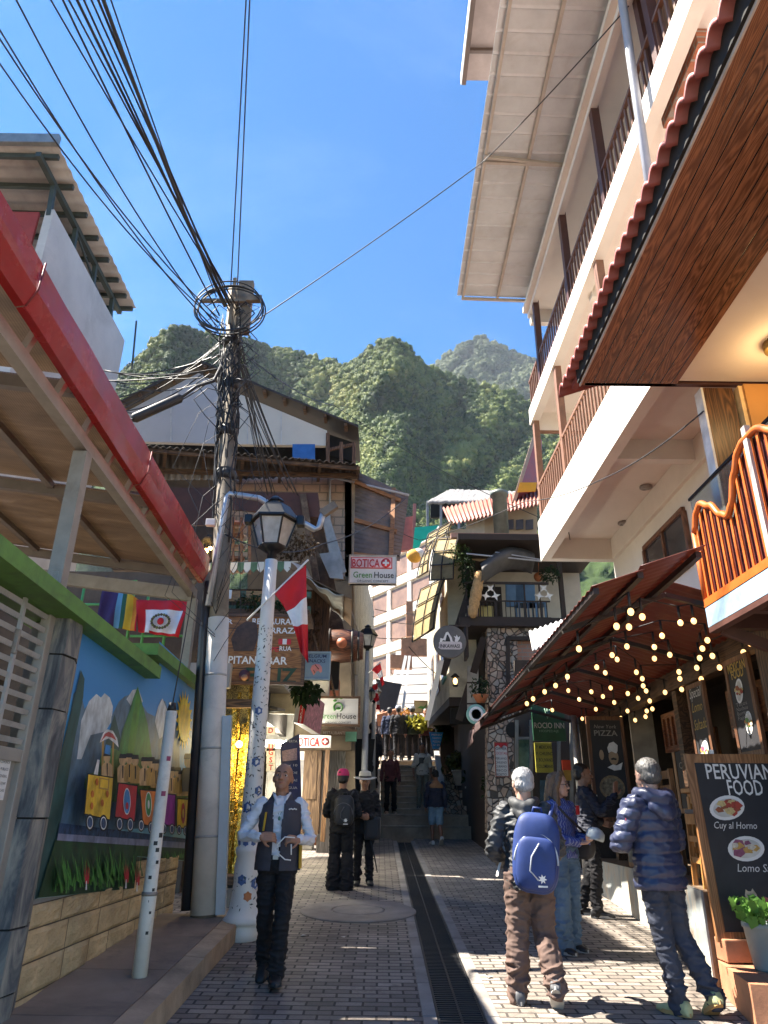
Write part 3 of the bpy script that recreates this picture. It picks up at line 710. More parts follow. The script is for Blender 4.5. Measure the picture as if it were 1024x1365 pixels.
b=MB();qa,qb=atY(85,776,10.4),atY(181,776,10.4);b.tube([qa,qb],.03,8);b.tube([qa-V(0,0,.35),qb-V(0,0,.35)],.02,8)
for t in(0,.3,.6,1):q=qa.lerp(qb,t);b.tube([q+V(0,0,.03),q-V(0,0,1.1)],.022,8)
qc,qd=atY(181,800,10.4),atY(262,800,10.4)
for t in(.2,.55,.9):q=qc.lerp(qd,t);b.tube([q+V(0,0,.15),q-V(0,0,.9)],.022,8)
b.tube([qc-V(0,0,.55),qd-V(0,0,.55)],.02,8);b.build('rails',M_gp,tr_)
b=MB();b.box((-3.5,10.45,3.52),(2.6,.12,.35));b.build('slab_edge',M_render,tr_)
def cloth(name,label,cat,corners,stripes,mats,n=(24,14),amp=0.05,freq=3.0,nrm=(0,-1,0),extra=None,ph=0.0,horiz=True,thick=0.004):
 A,B_,C_,D_=[Vector(q)for q in corners];mb=MB();nu,nv=n;nv3=Vector(nrm)
 def fn(u,v):
  p=(A*(1-u)+B_*u)*(1-v)+(D_*(1-u)+C_*u)*v
  return p+nv3*(amp*math.sin(freq*2*math.pi*u+2.2*v+ph)*(0.25+.75*v)+amp*.5*math.sin(freq*3.7*u+5*v))
 mb.sheet(fn,nu,nv,0,thick=nv3*-thick)
 k=nu*nv
 for i in range(len(mb.f)):
  j=i%k if i<2*k else 0
  u,v=(j%nu+.5)/nu,(j//nu+.5)/nv
  mb.m[i]=stripes(u,v)
 return mb
F={n:plain('flag_'+n,c,.75,var=.12,scale=8,bumps=.2,bscale=200)for n,c in dict(red=(.55,.012,.02),white=(.75,.74,.74),violet=(.04,.02,.09),blue=(.12,.30,.45),green=(.015,.08,.04),yellow=(.60,.38,.02),orange=(.62,.20,.01),dark=(.10,.08,.05),olive=(.16,.18,.06)).items()}
fm=[F['violet'],F['blue'],F['green'],F['yellow'],F['orange'],F['red']]
mb=cloth('f','','',(atY(141,768,10.3),atY(186,800,10.3),atY(182,842,10.25),atY(128,832,10.25)),lambda u,v:0 if u<.42 else 1 if u<.54 else 2 if u<.66 else 3 if u<.82 else 4 if u<.94 else 5,fm,amp=.03)
tag(mb.build('rainbow_flag',fm),'rainbow striped flag draped over the green terrace railing','flag')
mb=cloth('f','','',(atY(182,800,10.3),atY(254,800,10.3),atY(238,850,10.25),atY(184,842,10.25)),lambda u,v:1 if(.18<u<.92 and v>.32 and not(.30<u<.92 and.90<v))else 0,[F['red'],F['white']],amp=.035,ph=1)
pf=mb.build('crest_flag',[F['red'],F['white']]);tag(pf,'red and white flag with an oval wreath crest on the terrace railing','flag')
b=MB();c=atY(214,828,10.19);
for k in range(20):
 a=2*math.pi*k/20;b.ball((c.x+.13*math.cos(a),c.y,c.z+.10*math.sin(a)),.022,k%2,6,4)
b.ball(c,.05,2,8,6,(1,.3,1.1));b.build('crest',[F['olive'],F['dark'],F['red']],pf)
HX=-6.473;PT=12.326
rh=thing('terrace_house','tall pale rendered house with a steel roofed terrace on top','house',(-7.5,10,0.5))
M_pale=plain('pale_render',(0.52,0.49,0.46),0.85,var=0.12,scale=1.2,bumps=0.25,bscale=30,stain=(0.30,0.27,0.24),stain_amt=0.55)
M_redw=plain('red_wall',(0.30,0.045,0.04),0.8,var=.15)
b=MB();b.prism([(HX,10.3,.4),(HX,14.22,.4),(-13,14.22,.4),(-13,10.3,.4)],(0,0,10.302));b.build('lower_wall',M_pale,rh)
b=MB();b.prism([(HX+.06,10.27,10.789),(HX+.06,14.36,10.789),(HX-.10,14.36,10.789),(HX-.10,10.27,10.789)],(0,0,PT-10.789));b.box((HX-3.0,14.26,11.582),(5.4,.14,1.5));b.build('parapet',M_pale,rh)
b=MB();b.box((HX-2.5,10.35,11.384),(4.5,.06,1.85));b.box((HX-2.5,10.28,9.524),(4.5,.06,1.5));b.build('red_end_wall',M_redw,rh)
b=MB();b.box((HX+.02,11.5,10.745),(.05,2.4,.08));b.box((HX-2,10.36,10.367),(3.7,.12,.14));b.build('slab_gap',M_dark,rh)
M_rsteel=plain('roof_steel',(0.06,0.075,0.07),0.6,metal=.3,var=.25)
M_metal_u=plain('roof_sheet_grey',(0.40,0.37,0.35),0.55,var=.18,scale=2.5,bumps=.1,stain=(.2,.14,.1),stain_amt=.5)
RZ=13.170
def rzz(x):return RZ+(-6.22-x)*0.02
b=MB();n=60
def fn(u,v):
 y=9.56+(14.2-9.56)*u;x=-6.2-6.4*v
 return(x,y,rzz(x)+0.02*math.cos(u*2*math.pi*16))
b.sheet(fn,160,2,0,thick=(0,0,.01));b.build('roof',M_metal_u,rh)
b=MB()
for y in(9.75,10.45,11.16,11.8,12.45,13.1,13.65,14.12):b.bar((-6.26,y,rzz(-6.26)-.07),(-12.5,y,rzz(-12.5)-.07),.07,.10)
b.bar((-6.57,9.6,RZ-.16),(-6.57,14.15,RZ-.16),.10,.11);b.bar((-8.9,9.6,RZ-.12),(-8.9,14.15,RZ-.12),.10,.11)
for y in(10.3,11.4,12.5,13.6):b.bar((HX-.03,y,PT-.15),(-6.57,y,RZ-.12),.085,.085,up=(0,1,0))
b.bar((HX-.02,10.3,PT+.02),(HX-.02,14.26,PT+.02),.05,.05)
q0,q1=atX(182,428,-6.26),atX(176,492,-6.26);b.bar(q0,q1,.035,.035)
b.build('roof_frame',M_rsteel,rh)
b=MB();b.box((-9.4,9.53,rzz(-9.4)+.06),(6.4,.10,.22));b.build('gutter',plain('gutter_grey',(.22,.24,.25),.5,metal=.3),rh)
b=MB();b.box((HX-1.5,13.1,12.376),(.5,.5,1.5));b.build_each('column',M_pale,rh)
b=MB();b.bar((HX-.1,11.5,PT+.6),(HX-.1,14.1,PT-.1),.04,.04);b.build('brace',M_rsteel,rh)
# ================================================================== RIGHT SIDE: balcony house, timber soffit house, restaurant
M_wht=plain('white_stucco',(0.72,0.67,0.60),0.8,var=0.06,scale=1.5,bumps=0.2,bscale=40,stain=(0.55,0.48,0.42),stain_amt=0.35)
M_ceil=plain('ceiling_paint',(0.74,0.66,0.59),0.75,var=0.05,scale=1.2,bumps=0.12,bscale=40,stain=(0.58,0.50,0.44),stain_amt=0.3)
M_rail=plain('brown_rail',(0.16,0.075,0.045),0.5,var=0.2,scale=6,bumps=0.2)
M_post=plain('dark_post',(0.085,0.035,0.028),0.5,var=0.2,scale=6,bumps=0.2)
M_tan=plain('tan_post',(0.22,0.11,0.065),0.55,var=0.2,scale=6,bumps=0.2)
M_zinc=plain('zinc_sheet',(0.60,0.62,0.63),0.45,metal=0.15,var=0.12,scale=2,bumps=0.1,stain=(0.40,0.37,0.33),stain_amt=0.4)
M_purl=plain('purlin_paint',(0.48,0.42,0.36),0.5,metal=.1,var=.15)
M_pipe=plain('grey_pvc',(0.36,0.37,0.40),0.35,var=.08,bumps=.05)
XB=3.3
bh=thing('balcony_house','tall white house with stacked brown railed balconies and a metal roof','house',(5.0,10,0.6))
YA,YE=4.2,14.05
b=MB()
b.box((XB+.09,(YA+YE)/2,7.06),(.18,YE-YA,.88),0)
b.box((XB+.18+.77,YE-.09,7.02),(1.54,.18,.80),0);b.box((XB+.95,YE-4.35,6.98),(1.54,.16,.50),0)
b.box((4.82,(YA+YE)/2,6.84),(.14,YE-YA,.44),0)
b.build('lower_beam',M_wht,bh)
b=MB();b.box((XB+.95,(YA+YE)/2-.05,7.14),(1.56,YE-YA-.1,.14),0);b.build('lower_ceiling',M_ceil,bh)
b=MB();b.box((XB+.09,(YA+YE)/2,10.09),(.18,YE-YA,.40));b.box((XB+.95,YE-.08,9.96),(1.54,.16,.55));b.box((XB+.95,YE-4.4,10.0),(1.54,.16,.40));b.build('upper_beam',M_wht,bh)
b=MB();b.box((XB+.95,(YA+YE)/2-.05,10.2),(1.56,YE-YA-.1,.12));b.build('upper_ceiling',M_ceil,bh)
b=MB();b.box((XB+0.85,(YA+YE)/2-.3,12.62),(1.9,YE-YA-.6,.12));b.box((XB+.07,(YA+YE)/2-.3,12.52),(.12,YE-YA-.6,.2));b.box((XB+.9,YE-.68,12.4),(1.7,.14,.4));b.build('attic_ceiling',M_ceil,bh)
b=MB();b.box((5.05,(YA+YE)/2,9.9),(.3,YE-YA,5.5));b.box((7.0,YE-.1,9.9),(3.8,.2,5.4));b.box((4.97,(YA+YE)/2+1.4,5.6),(.3,YE-YA-2.8,2.1));b.build('wall',M_wht,bh)
M_glass=plain('window_glass',(0.03,0.035,0.04),0.08,var=.2,bumps=0,spec=.8)
M_frame_b=wood('brown_frame',(0.11,0.045,0.02),(0.24,0.10,0.05),axis=2,rough=.4)
for y,z,w_,h_ in((6.0,8.55,1.0,2.0),(8.6,8.6,1.3,1.2),(11.2,8.55,1.0,2.0),(13.0,8.6,1.0,1.2),(6.2,11.3,1.0,1.9),(9.2,11.3,1.2,1.2),(12.0,11.3,1.0,1.9)):
 f_=MB();x=4.89
 f_.box((x,y,z+h_/2),(.06,w_,.07));f_.box((x,y,z-h_/2),(.06,w_,.07));f_.box((x,y-w_/2,z),(.06,.07,h_-.07));f_.box((x,y+w_/2,z),(.06,.07,h_-.07));f_.box((x,y,z),(.05,.05,h_-.07))
 fr=f_.build('window',M_frame_b,bh);p_=MB();p_.box((x+.01,y,z),(.012,w_-.07,h_-.07));p_.build('pane',M_glass,fr)
q0,q1=atX(868,736,4.81),atX(905,690,4.81)
f_=MB();yc,zc=(q0.y+q1.y)/2,(q0.z+q1.z)/2-.35;L=abs(q1.y-q0.y)+.5
f_.box((4.79,yc,zc+.45),(.07,L,.08));f_.box((4.79,yc,zc-.45),(.07,L,.08));f_.box((4.79,yc-L/2,zc),(.07,.08,.82));f_.box((4.79,yc+L/2,zc),(.07,.08,.82));f_.box((4.79,yc,zc),(.07,.06,.82))
fr=f_.build('window',M_frame_b,bh);p_=MB();p_.box((4.80,yc,zc),(.012,L-.08,.82));p_.build('pane',M_glass,fr)
def railing(z0_,z1_,m,y0,y1,step):
 r=MB();r.box((XB+.07,(y0+y1)/2,z1_),(.06,y1-y0,.06));r.box((XB+.07,(y0+y1)/2,z0_+.07),(.035,y1-y0,.035))
 r.box((XB+.85,y1-.05,z1_),(1.5,.06,.06))
 ra=r.build('railing',m,bh)
 k=MB();y=y0+.1
 while y<y1:k.box((XB+.07,y,(z0_+z1_)/2+.03),(.03,.045,z1_-z0_-.08));y+=step
 x=XB+.2
 while x<XB+1.5:k.box((x,y1-.05,(z0_+z1_)/2+.03),(.045,.03,z1_-z0_-.08));x+=step
 k.build('balusters',m,ra)
railing(7.50,8.30,M_tan,YA,YE-.02,.165)
railing(10.29,11.02,M_rail,YA,YE-.02,.17)
b=MB()
for y in(8.15,10.4,12.95,5.9):b.box((XB+.09,y,11.42),(.13,.13,2.26))
b.build_each('upper_post',M_post,bh)
b=MB()
for y in(8.9,11.8,13.9):b.box((XB+.10,y,8.74),(.12,.16,2.32))
b.box((XB+.8,YE-.1,9.7),(1.4,.1,.1));b.build_each('lower_post',M_tan,bh)
RX0,RX1,RY0,RY1=1.66,3.45,3.0,13.36
def roofz(x):return 12.93-(x-1.7)*0.03
b=MB()
def fn(u,v):
 y=RY0+(RY1-RY0)*u;x=RX0+(RX1-RX0)*v;k=(y/0.36)%1.0
 return(x,y,roofz(x)+0.06-(0.022 if k<0.10 else 0.0))
b.sheet(fn,290,1,0,thick=(0,0,.006),smooth=False);b.build('roof',M_zinc,bh)
b=MB()
for x in(RX0+.14,(RX0+RX1)/2+.05,RX1-.1):b.bar((x,RY0,roofz(x)+.005),(x,RY1,roofz(x)+.005),.055,.055)
for y in(RY1-.03,9.55,9.43,6.0):b.bar((RX0+.1,y,roofz(RX0)-.05),(RX1,y+(.14 if abs(y-9.43)<.01 else 0),roofz(RX1)-.05),.05,.06)
b.bar((RX1,RY0,12.84),(RX1,RY1,12.84),.10,.16);b.build('purlins',M_purl,bh)
b=MB();b.tube([(3.14,6.0,12.9),(3.14,6.15,10.6),(3.14,6.35,6.9)],.055,12);b.build('downpipe',M_pipe,bh)
M_clad=wood('orange_cladding',(0.20,0.07,0.018),(0.36,0.135,0.035),axis=2,scale=.9,rough=.4,planks=.22,plank_axis=1)
M_brick=bricks('red_brick',(0.40,0.14,0.07),(0.30,0.12,0.07),(0.30,0.27,0.24),.24,.10,.015,axes=(1,2),bumps=.6)
b=MB();b.box((3.66,5.75,11.75),(.12,1.35,2.6));b.build('timber_panel',M_clad,bh)
b=MB();b.box((3.60,6.48,11.75),(.16,.12,2.6));b.build('panel_frame',M_post,bh)
b=MB();b.box((3.62,5.9,10.15),(.14,1.1,.55));b.build('brick_infill',M_brick,bh)
b=MB()
for px,py in((788,698),(774,702),):pass
M_lampglass=plain('lens',(0.25,0.22,0.2),.3)
for px,py in((861,648),(831,696)):
 q=atZ(px,py,7.065);b=MB();b.lathe((q.x,q.y,7.03),[(.11,0),(.11,.03),(.0001,.035)],16);b.build('downlight',M_lampglass,bh)
for px,py,l in((785,652,.14),(758,708,.2),(857,525,.3)):
 q=atZ(px,py,7.065);b=MB();b.tube([(q.x,q.y,7.07),(q.x+.01,q.y-.01,7.07-l)],.008,6);b.build('ceiling_wire',M_cable,bh)
he=thing('high_eave','higher brown boarded roof eave above the metal roof','roof',(1.9,8.0,14.4))
b=MB();b.box((2.1,5.4,14.50),(1.35,7.4,.03));b.build('boards',plain('eave_boards',(.36,.27,.23),.7,var=.15),he)
b=MB();b.box((1.41,5.35,14.45),(.07,7.5,.2));b.box((2.1,8.5,14.44),(1.3,.06,.08));b.box((2.1,7.0,14.44),(1.3,.06,.08));b.build('fascia_board',plain('eave_brown',(.13,.085,.065),.6),he)
b=MB();b.box((1.36,5.35,14.48),(.02,7.5,.24));b.build('edge_trim',M_white,he)
sh=thing('soffit_house','house with a glossy timber soffit edged by red roof tiles','house',(4.3,5,.5))
SZ_,SYF=6.27,6.95
M_soffit=wood('soffit_boards',(0.16,0.062,0.030),(0.33,0.135,0.062),axis=1,scale=1.2,rough=.22,planks=.128,plank_axis=0,bumps=.25)
b=MB();b.box((2.80,2.0,SZ_+.04),(1.10,9.9,.08));b.build('timber_soffit',M_soffit,sh)
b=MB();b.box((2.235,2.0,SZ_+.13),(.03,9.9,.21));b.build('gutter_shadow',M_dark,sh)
b=MB();b.box((2.255,2.0,SZ_+.03),(.016,9.94,.07));b.build('soffit_trim',plain('trim_pale',(.5,.42,.36),.4),sh)
b=MB();b.box((4.55,1.9,SZ_+.07),(2.40,9.9,.12));b.build('ceiling',M_ceil,sh)
b=MB();b.box((3.9,SYF-.02,SZ_+.16),(3.2,.06,.32));b.build('end_beam',M_post,sh)
M_tile=plain('red_tile',(0.27,0.062,0.048),0.55,var=0.2,scale=5,bumps=0.3,bscale=30,stain=(0.15,0.05,0.04),stain_amt=.5)
b=MB();y=-2.6
while y<7.25:
 def fn(u,v,y=y):
  a=u*math.pi;x=2.12+1.15*v
  lift=.075*math.sin(a)
  return(x,y+.19*u,6.43+lift+.42*v+.02*(1-u))
 b.sheet(fn,8,3,0,thick=(0,0,-.05));y+=.185
b.box((2.26,2.3,6.41),(.06,9.8,.06))
b.build('roof_tiles',M_tile,sh)
lamp=thing('ceiling_lamp','round lit ceiling lamp with a brass rim under the white ceiling','lamp',(4.12,6.1,SZ_))
b=MB();b.lathe((4.12,6.1,SZ_-.075),[(.0001,-.002),(.135,-.002),(.145,.01),(.145,.075)],32);b.build('diffuser',emit('warm_diffuser',(1.0,.62,.22),3.0),lamp)
b=MB();b.lathe((4.12,6.1,SZ_-.08),[(.147,.0),(.16,.0),(.165,.02),(.165,.08),(.147,.08)],32);b.build('rim',plain('brass',(.30,.20,.07),.35,metal=.8),lamp)
ld=bpy.data.lights.new('lamp_glow','POINT');lo=bpy.data.objects.new('lamp_glow',ld);C.objects.link(lo);ld.energy=4;ld.color=(1,.65,.28);ld.shadow_soft_size=.15;lo.location=(4.12,6.1,SZ_-.26)
M_or=plain('orange_wall',(0.46,0.22,0.06),0.75,var=.1,scale=2,bumps=.2)
M_col=wood('column_timber',(0.05,0.02,0.008),(0.17,0.075,0.03),axis=2,scale=.9,rough=.4)
b=MB();b.box((4.62,6.86,5.3),(1.1,.08,1.86));b.box((5.2,4.2,5.2),(.1,5.3,2.0));b.build('orange_wall',M_or,sh)
b=MB();b.box((4.07,6.92,5.2),(.09,.12,2.06));b.build('pale_jamb',plain('jamb',(.72,.50,.25),.6),sh)
b=MB();b.box((3.83,7.02,5.1),(.34,.16,2.30));b.build('timber_column',M_col,sh)
b=MB();b.box((3.645,7.02,5.1),(.025,.17,2.30));b.build('column_edge',plain('column_edge',(.78,.74,.7),.6),sh)
ob=thing('slatted_balcony','orange slatted balcony with a wavy top on a blue beam','balcony',(3.2,4.6,3.3))
M_orp=plain('orange_paint',(0.50,0.115,0.018),0.45,var=.14,scale=8,bumps=.2,stain=(.40,.10,.03),stain_amt=.4)
M_mar=plain('maroon_boards',(0.10,0.012,0.010),0.6,var=.2)
M_blu=plain('blue_beam',(0.26,0.38,0.50),0.6,var=.2,scale=5,bumps=.3,stain=(.14,.18,.22),stain_amt=.5)
OX=2.9
def wave(y):
 t=(6.15-y)
 pts=((0.0,4.24),(.10,4.40),(.20,4.45),(.38,4.36),(.55,4.20),(.66,4.14),(.74,4.20),(.88,4.42),(1.0,4.56),(1.10,4.60),(1.3,4.60),(1.6,4.44),(1.9,4.56),(2.6,4.6))
 for(a,za),(c_,zc_)in zip(pts,pts[1:]):
  if t<=c_:k=(t-a)/(c_-a);k=k*k*(3-2*k);return za+(zc_-za)*k-.12
 return 4.48
b=MB();n=80
P=[(OX+.035,3.2+(6.14-3.2)*i/n,wave(3.2+(6.14-3.2)*i/n)-.02)for i in range(n+1)]
b.prism([(OX+.035,6.14,3.45),(OX+.035,3.2,3.45)]+P,(.02,0,0));b.build('back_boards',M_mar,ob)
b=MB();y=6.10;k=0
while y>3.2:
 b.box((OX+.008,y,(3.45+wave(y))/2-.01),(.014,.030,wave(y)-3.47));y-=.105;k+=1
b.build('slats',M_orp,ob)
b=MB();b.tube([(OX,6.14-i*.03,wave(6.14-i*.03))for i in range(98)],.03,8);b.tube([(OX,6.15,3.42),(OX,6.15,wave(6.14))],.028,8);b.box((OX,4.68,3.44),(.05,2.95,.07));b.build('top_rail',M_orp,ob)
b=MB();b.box((OX,4.97,4.0),(.045,.06,1.15));b.build('grey_post',plain('post_grey',(.42,.38,.35),.5),ob)
b=MB();b.box((OX+.03,4.65,3.31),(.10,3.0,.18));b.build('blue_beam',M_blu,ob)
b=MB();b.box((OX+.5,4.65,3.36),(.82,3.0,.03));b.build('deck',plain('deck_pale',(.46,.40,.33),.7),ob)
b=MB();
for y in(6.10,5.55,5.0,4.4,3.8):b.box((OX+.55,y,3.265),(.95,.09,.13))
b.box((OX+.02,4.65,3.20),(.08,3.0,.05));b.bar((OX+.08,6.1,3.2),(OX+.85,6.0,2.85),.07,.09);b.build('joists',M_post,ob)
gr_=thing('glass_railing','glass balcony panel with a thin dark handrail behind the orange slats','railing',(3.4,6,4.4))
mg,ntg,pg_=base('clear_glass',.05);pg_.inputs['Transmission Weight'].default_value=.92;pg_.inputs['Base Color'].default_value=(.75,.85,.85,1)
b=MB();b.box((3.42,6.0,4.62),(.012,2.4,.62));b.build('glass_panel',mg,gr_)
b=MB();b.box((3.42,6.0,4.95),(.04,2.45,.03));b.box((3.42,5.9,4.75),(.02,.02,.4));b.build('handrail',M_dark,gr_)
gb=MB();gb.box((4.80,8.6,5.8),(.12,.10,1.5));gb.box((4.80,7.9,6.35),(.12,1.5,.10));tag(gb.build('green_window_frame',M_green),'green painted window frame on the white wall behind the timber column','window frame')
M_slat=wood('slat_wall',(0.06,0.03,0.018),(0.17,0.09,0.05),axis=2,planks=.045,plank_axis=1,rough=.6,bumps=.5)
b=MB();b.box((3.45,5.2,2.2),(.08,2.5,2.1));b.build('slat_wall',M_slat,sh)
rs=thing('restaurant','dim open fronted restaurant with timber posts behind the red awning','restaurant',(4.5,9,.6))
M_rwood=wood('restaurant_timber',(0.035,0.018,0.010),(0.115,0.06,0.03),axis=1,rough=.6)
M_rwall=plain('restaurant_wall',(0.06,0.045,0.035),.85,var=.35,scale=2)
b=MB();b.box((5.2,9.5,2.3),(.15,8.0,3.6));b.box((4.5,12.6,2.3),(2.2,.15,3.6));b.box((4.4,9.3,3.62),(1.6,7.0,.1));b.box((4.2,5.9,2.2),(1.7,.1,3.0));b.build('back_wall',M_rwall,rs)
b=MB();b.box((3.62,8.9,3.25),(.16,7.0,.26));b.box((3.75,8.9,3.48),(.1,7.0,.2));b.build('front_beam',M_rwood,rs)
b=MB()
for y in(6.35,8.9,11.9):b.box((3.66,y,2.1),(.13,.13,2.4))
b.build_each('post',M_rwood,rs)
b=MB();b.box((4.0,11.3,2.2),(.36,.05,2.1));b.build('pale_door',plain('pale_door',(.40,.36,.31),.7),rs)
M_slate=None
def slate():
 m,nt,p=base('rainbow_slate',.6)
 v=mapped(nt,(1,1.2,.7));a=noise(nt,v,3.2,6,.6,.8);c=noise(nt,mapped(nt,(1,3,1)),5,6,.7)
 o=ramp(nt,a,((.3,(.22,.24,.25)),(.45,(.38,.42,.42)),(.55,(.50,.48,.42)),(.68,(.45,.34,.24)),(.8,(.30,.26,.22))))
 o=mix(nt,.3,o,ramp(nt,c,((.3,(.3,.3,.32)),(.7,(.85,.85,.82)))),'MULTIPLY');nt.links.new(o,p.inputs['Base Color']);bump(nt,p,c,.4,.008);return m
M_slate=slate()
M_gran=plain('brown_granite',(.20,.14,.09),.5,var=.4,scale=9,bumps=.3,stain=(.10,.07,.05),stain_amt=.6)
P0,P1,P2=V(2.75,6.80,0),V(3.05,8.40,0),V(3.22,12.2,0)
b=MB();PTZ=1.10
b.prism([(2.75,6.80,.2),(5.2,6.80,.2),(5.2,12.4,.2),(3.28,12.4,.2),(3.05,8.40,.2)],(0,0,PTZ-.2));b.build('terrace_plinth',M_gran,rs)
b=MB()
ed=[P0+V(-.004,-.002,0),P1,V(3.28,12.4,0)]
tl=[0.0,.55,1.1,1.63]
for k in range(3):
 a_,c_=P0.lerp(P1,tl[k]/1.63),P0.lerp(P1,tl[k+1]/1.63);d_=(c_-a_).normalized()*.003
 b.prism([(a_+d_)+V(-.02,0,gz(a_.y)-.05),(c_-d_)+V(-.02,0,gz(c_.y)-.05),(c_-d_)+V(-.02,0,PTZ+.01),(a_+d_)+V(-.02,0,PTZ+.01)],(.018,-.003,0))
for k in range(6):
 a_,c_=P1.lerp(V(3.28,12.4,0),k/6),P1.lerp(V(3.28,12.4,0),(k+1)/6);d_=(c_-a_).normalized()*.003
 b.prism([(a_+d_)+V(-.02,0,gz(a_.y)-.05),(c_-d_)+V(-.02,0,gz(c_.y)-.05),(c_-d_)+V(-.02,0,PTZ+.01),(a_+d_)+V(-.02,0,PTZ+.01)],(.018,-.003,0))
b.build('slate_cladding',M_slate,rs)
M_stepb=plain('terracotta_step',(.42,.19,.10),.75,var=.25,scale=5,bumps=.4,stain=(.25,.13,.08),stain_amt=.5)
st=thing('doorstep','low terracotta tiled step in front of the menu board','step',(3.2,6.2,.4))
b=MB();b.prism([(2.74,6.62,.25),(2.60,5.85,.25),(4.2,5.4,.25),(4.2,6.78,.25),(2.78,6.78,.25)],(0,0,.36));b.build('tread',M_stepb,st)
b=MB();b.box((3.35,6.68,.70),(1.15,.20,.16),0,None,.01);b.build('upper_tread',M_stepb,st)
aw=thing('red_awning','long sloping red brown corrugated awning over the restaurant front','awning',(2.4,9,3.2))
ma,nta,pa=base('red_awning_sheet',.5)
av=mapped(nta,(2,.6,1));an_=noise(nta,av,2.2,6,.65)
ao=ramp(nta,an_,((.3,(.10,.026,.018)),(.7,(.155,.038,.024))));nta.links.new(ao,pa.inputs['Base Color'])
tb=nta.nodes.new('ShaderNodeBsdfTranslucent');tb.inputs[0].default_value=(.30,.05,.02,1)
mxs=nta.nodes.new('ShaderNodeMixShader');mxs.inputs[0].default_value=.15
nta.links.new(pa.outputs[0],mxs.inputs[1]);nta.links.new(tb.outputs[0],mxs.inputs[2]);nta.links.new(mxs.outputs[0],nta.nodes['Material Output'].inputs[0])
def awz(x,y):return 3.20+(x-1.6)*.34-(y-9)*.024
def aw_sheet(x0,x1,y0,y1,lift=0.0,sag=0.0):
 mb=MB();nu=int((y1-y0)/.0325)
 def fn(u,v):
  y=y0+(y1-y0)*u;x=x0+(x1-x0)*v
  return(x,y,awz(x,y)+lift+.010*math.sin(2*math.pi*y/.13))
 mb.sheet(fn,nu,5,0,thick=(0,0,.004));return mb
aw_sheet(1.6,2.02,5.2,13.1).build('outer_sheet',ma,aw)
aw_sheet(2.0,2.54,5.2,12.9,.035).build('middle_sheet',ma,aw)
b=MB()
def fn(u,v):y=6.2+6.5*u;x=2.63+1.04*v;return(x,y,awz(2.62,y)+.06-.30*(x-2.62)+.010*math.sin(2*math.pi*y/.13))
b.sheet(fn,200,4,0,thick=(0,0,.004));b.build('inner_sheet',ma,aw)
b=MB()
for x,l in((1.64,-.03),(2.0,-.02),(2.48,-.01)):b.bar((x,5.25 if x<2.6 else 6.3,awz(x,5.25 if x<2.6 else 6.3)+l),(x,13.0,awz(x,13.0)+l),.045,.05)
for y in(6.3,7.9,9.5,11.1,12.8):b.bar((1.62,y,awz(1.62,y)-.06),(2.6,y,awz(2.6,y)-.04),.04,.045);b.bar((2.6,y,awz(2.6,y)-.04),(3.66,y,awz(2.62,y)-.32),.04,.045)
b.build('frame',plain('awning_steel',(.04,.03,.028),.5,metal=.3),aw)
b=MB();q=atY(770,1040,12.6);b.tube([(q.x,12.6,gz(12.6)),(q.x+.03,12.6,3.3)],.05,10);b.build('steel_post',plain('pole_pale',(.5,.48,.45),.4,metal=.3),aw)
b=MB()
def fn(u,v):y=10.6+2.6*u;return(1.60-.05*v+.03*math.sin(u*17),y,awz(1.6,y)-(.02+(.30*u*v))+.01)
b.sheet(fn,30,4,0,thick=(.004,0,0));b.build('valance',plain('valance_dark',(.045,.02,.018),.8),aw)
z_=MB();zq=[atY(705,842,14.5),atY(760,823,14.5),atY(758,842,14.0),atY(710,868,14.0)]
def fn(u,v):
 p=(zq[0]*(1-u)+zq[1]*u)*(1-v)+(zq[3]*(1-u)+zq[2]*u)*v;return p+V(0,0,.02*math.sin(u*2*math.pi*8))
z_.sheet(fn,64,2,0,thick=(0,0,.006));tag(z_.build('zinc_lean_to',M_zinc),'small sunlit piece of corrugated zinc sheet beside the stone pillar','roof sheet')
# ================================================================== LEFT SIDE FURTHER UP: gable house, shops, signs
M_corr=plain('old_corrugated',(.045,.034,.027),.7,metal=.1,var=.35,scale=2,stain=(.06,.04,.03),stain_amt=.7)
M_gyp=plain('grey_board',(.46,.44,.44),.8,var=.08,scale=1.2,bumps=.15,stain=(.36,.34,.33),stain_amt=.5)
M_cream=plain('cream_board',(.60,.55,.47),.8,var=.08,scale=1.2,bumps=.15)
M_blk2=bricks('hollow_block',(.58,.42,.33),(.50,.36,.28),(.30,.24,.2),.40,.22,.02,axes=(0,2),bumps=.6,bd=.015,var=.4)
M_oldwood=wood('old_timber',(.05,.028,.016),(.15,.085,.045),axis=0,rough=.8)
M_oldwood_z=wood('old_timber_upright',(.06,.03,.018),(.19,.10,.055),axis=2,rough=.8)
M_plaster=plain('ochre_plaster',(.20,.155,.105),.9,var=.25,scale=2.5,bumps=.4,stain=(.10,.08,.06),stain_amt=.6)
GY=16.0
gh=thing('gable_house','old house with a pale boarded gable, brick upper wall and corrugated eaves','house',(-3.2,GY,gz(GY)))
def G(px,py,y=GY):return atY(px,py,y)
def slab(mb,pts,depth,mi=0,y=GY):mb.prism([G(x,yy,y)for x,yy in pts],(0,depth,0),mi)
b=MB();slab(b,[(170,588),(170,548),(265,497),(302,518),(302,592)],.12);b.build('gable_wall',M_gyp,gh)
b=MB();slab(b,[(302,592),(302,518),(436,574),(438,602),(436,594)],.12);b.build('gable_wall',M_cream,gh)
b=MB()
for x0,y0_,x1,y1_ in((228,517,228,588),(375,549,375,593),(330,530,330,592)):b.bar(G(x0,y0_,GY-.01),G(x1,y1_,GY-.01),.02,.03)
b.build('board_joints',plain('joint',(.55,.53,.5),.8),gh)
b=MB()
A,B_,C_=G(266,488),G(160,546),G(478,576)
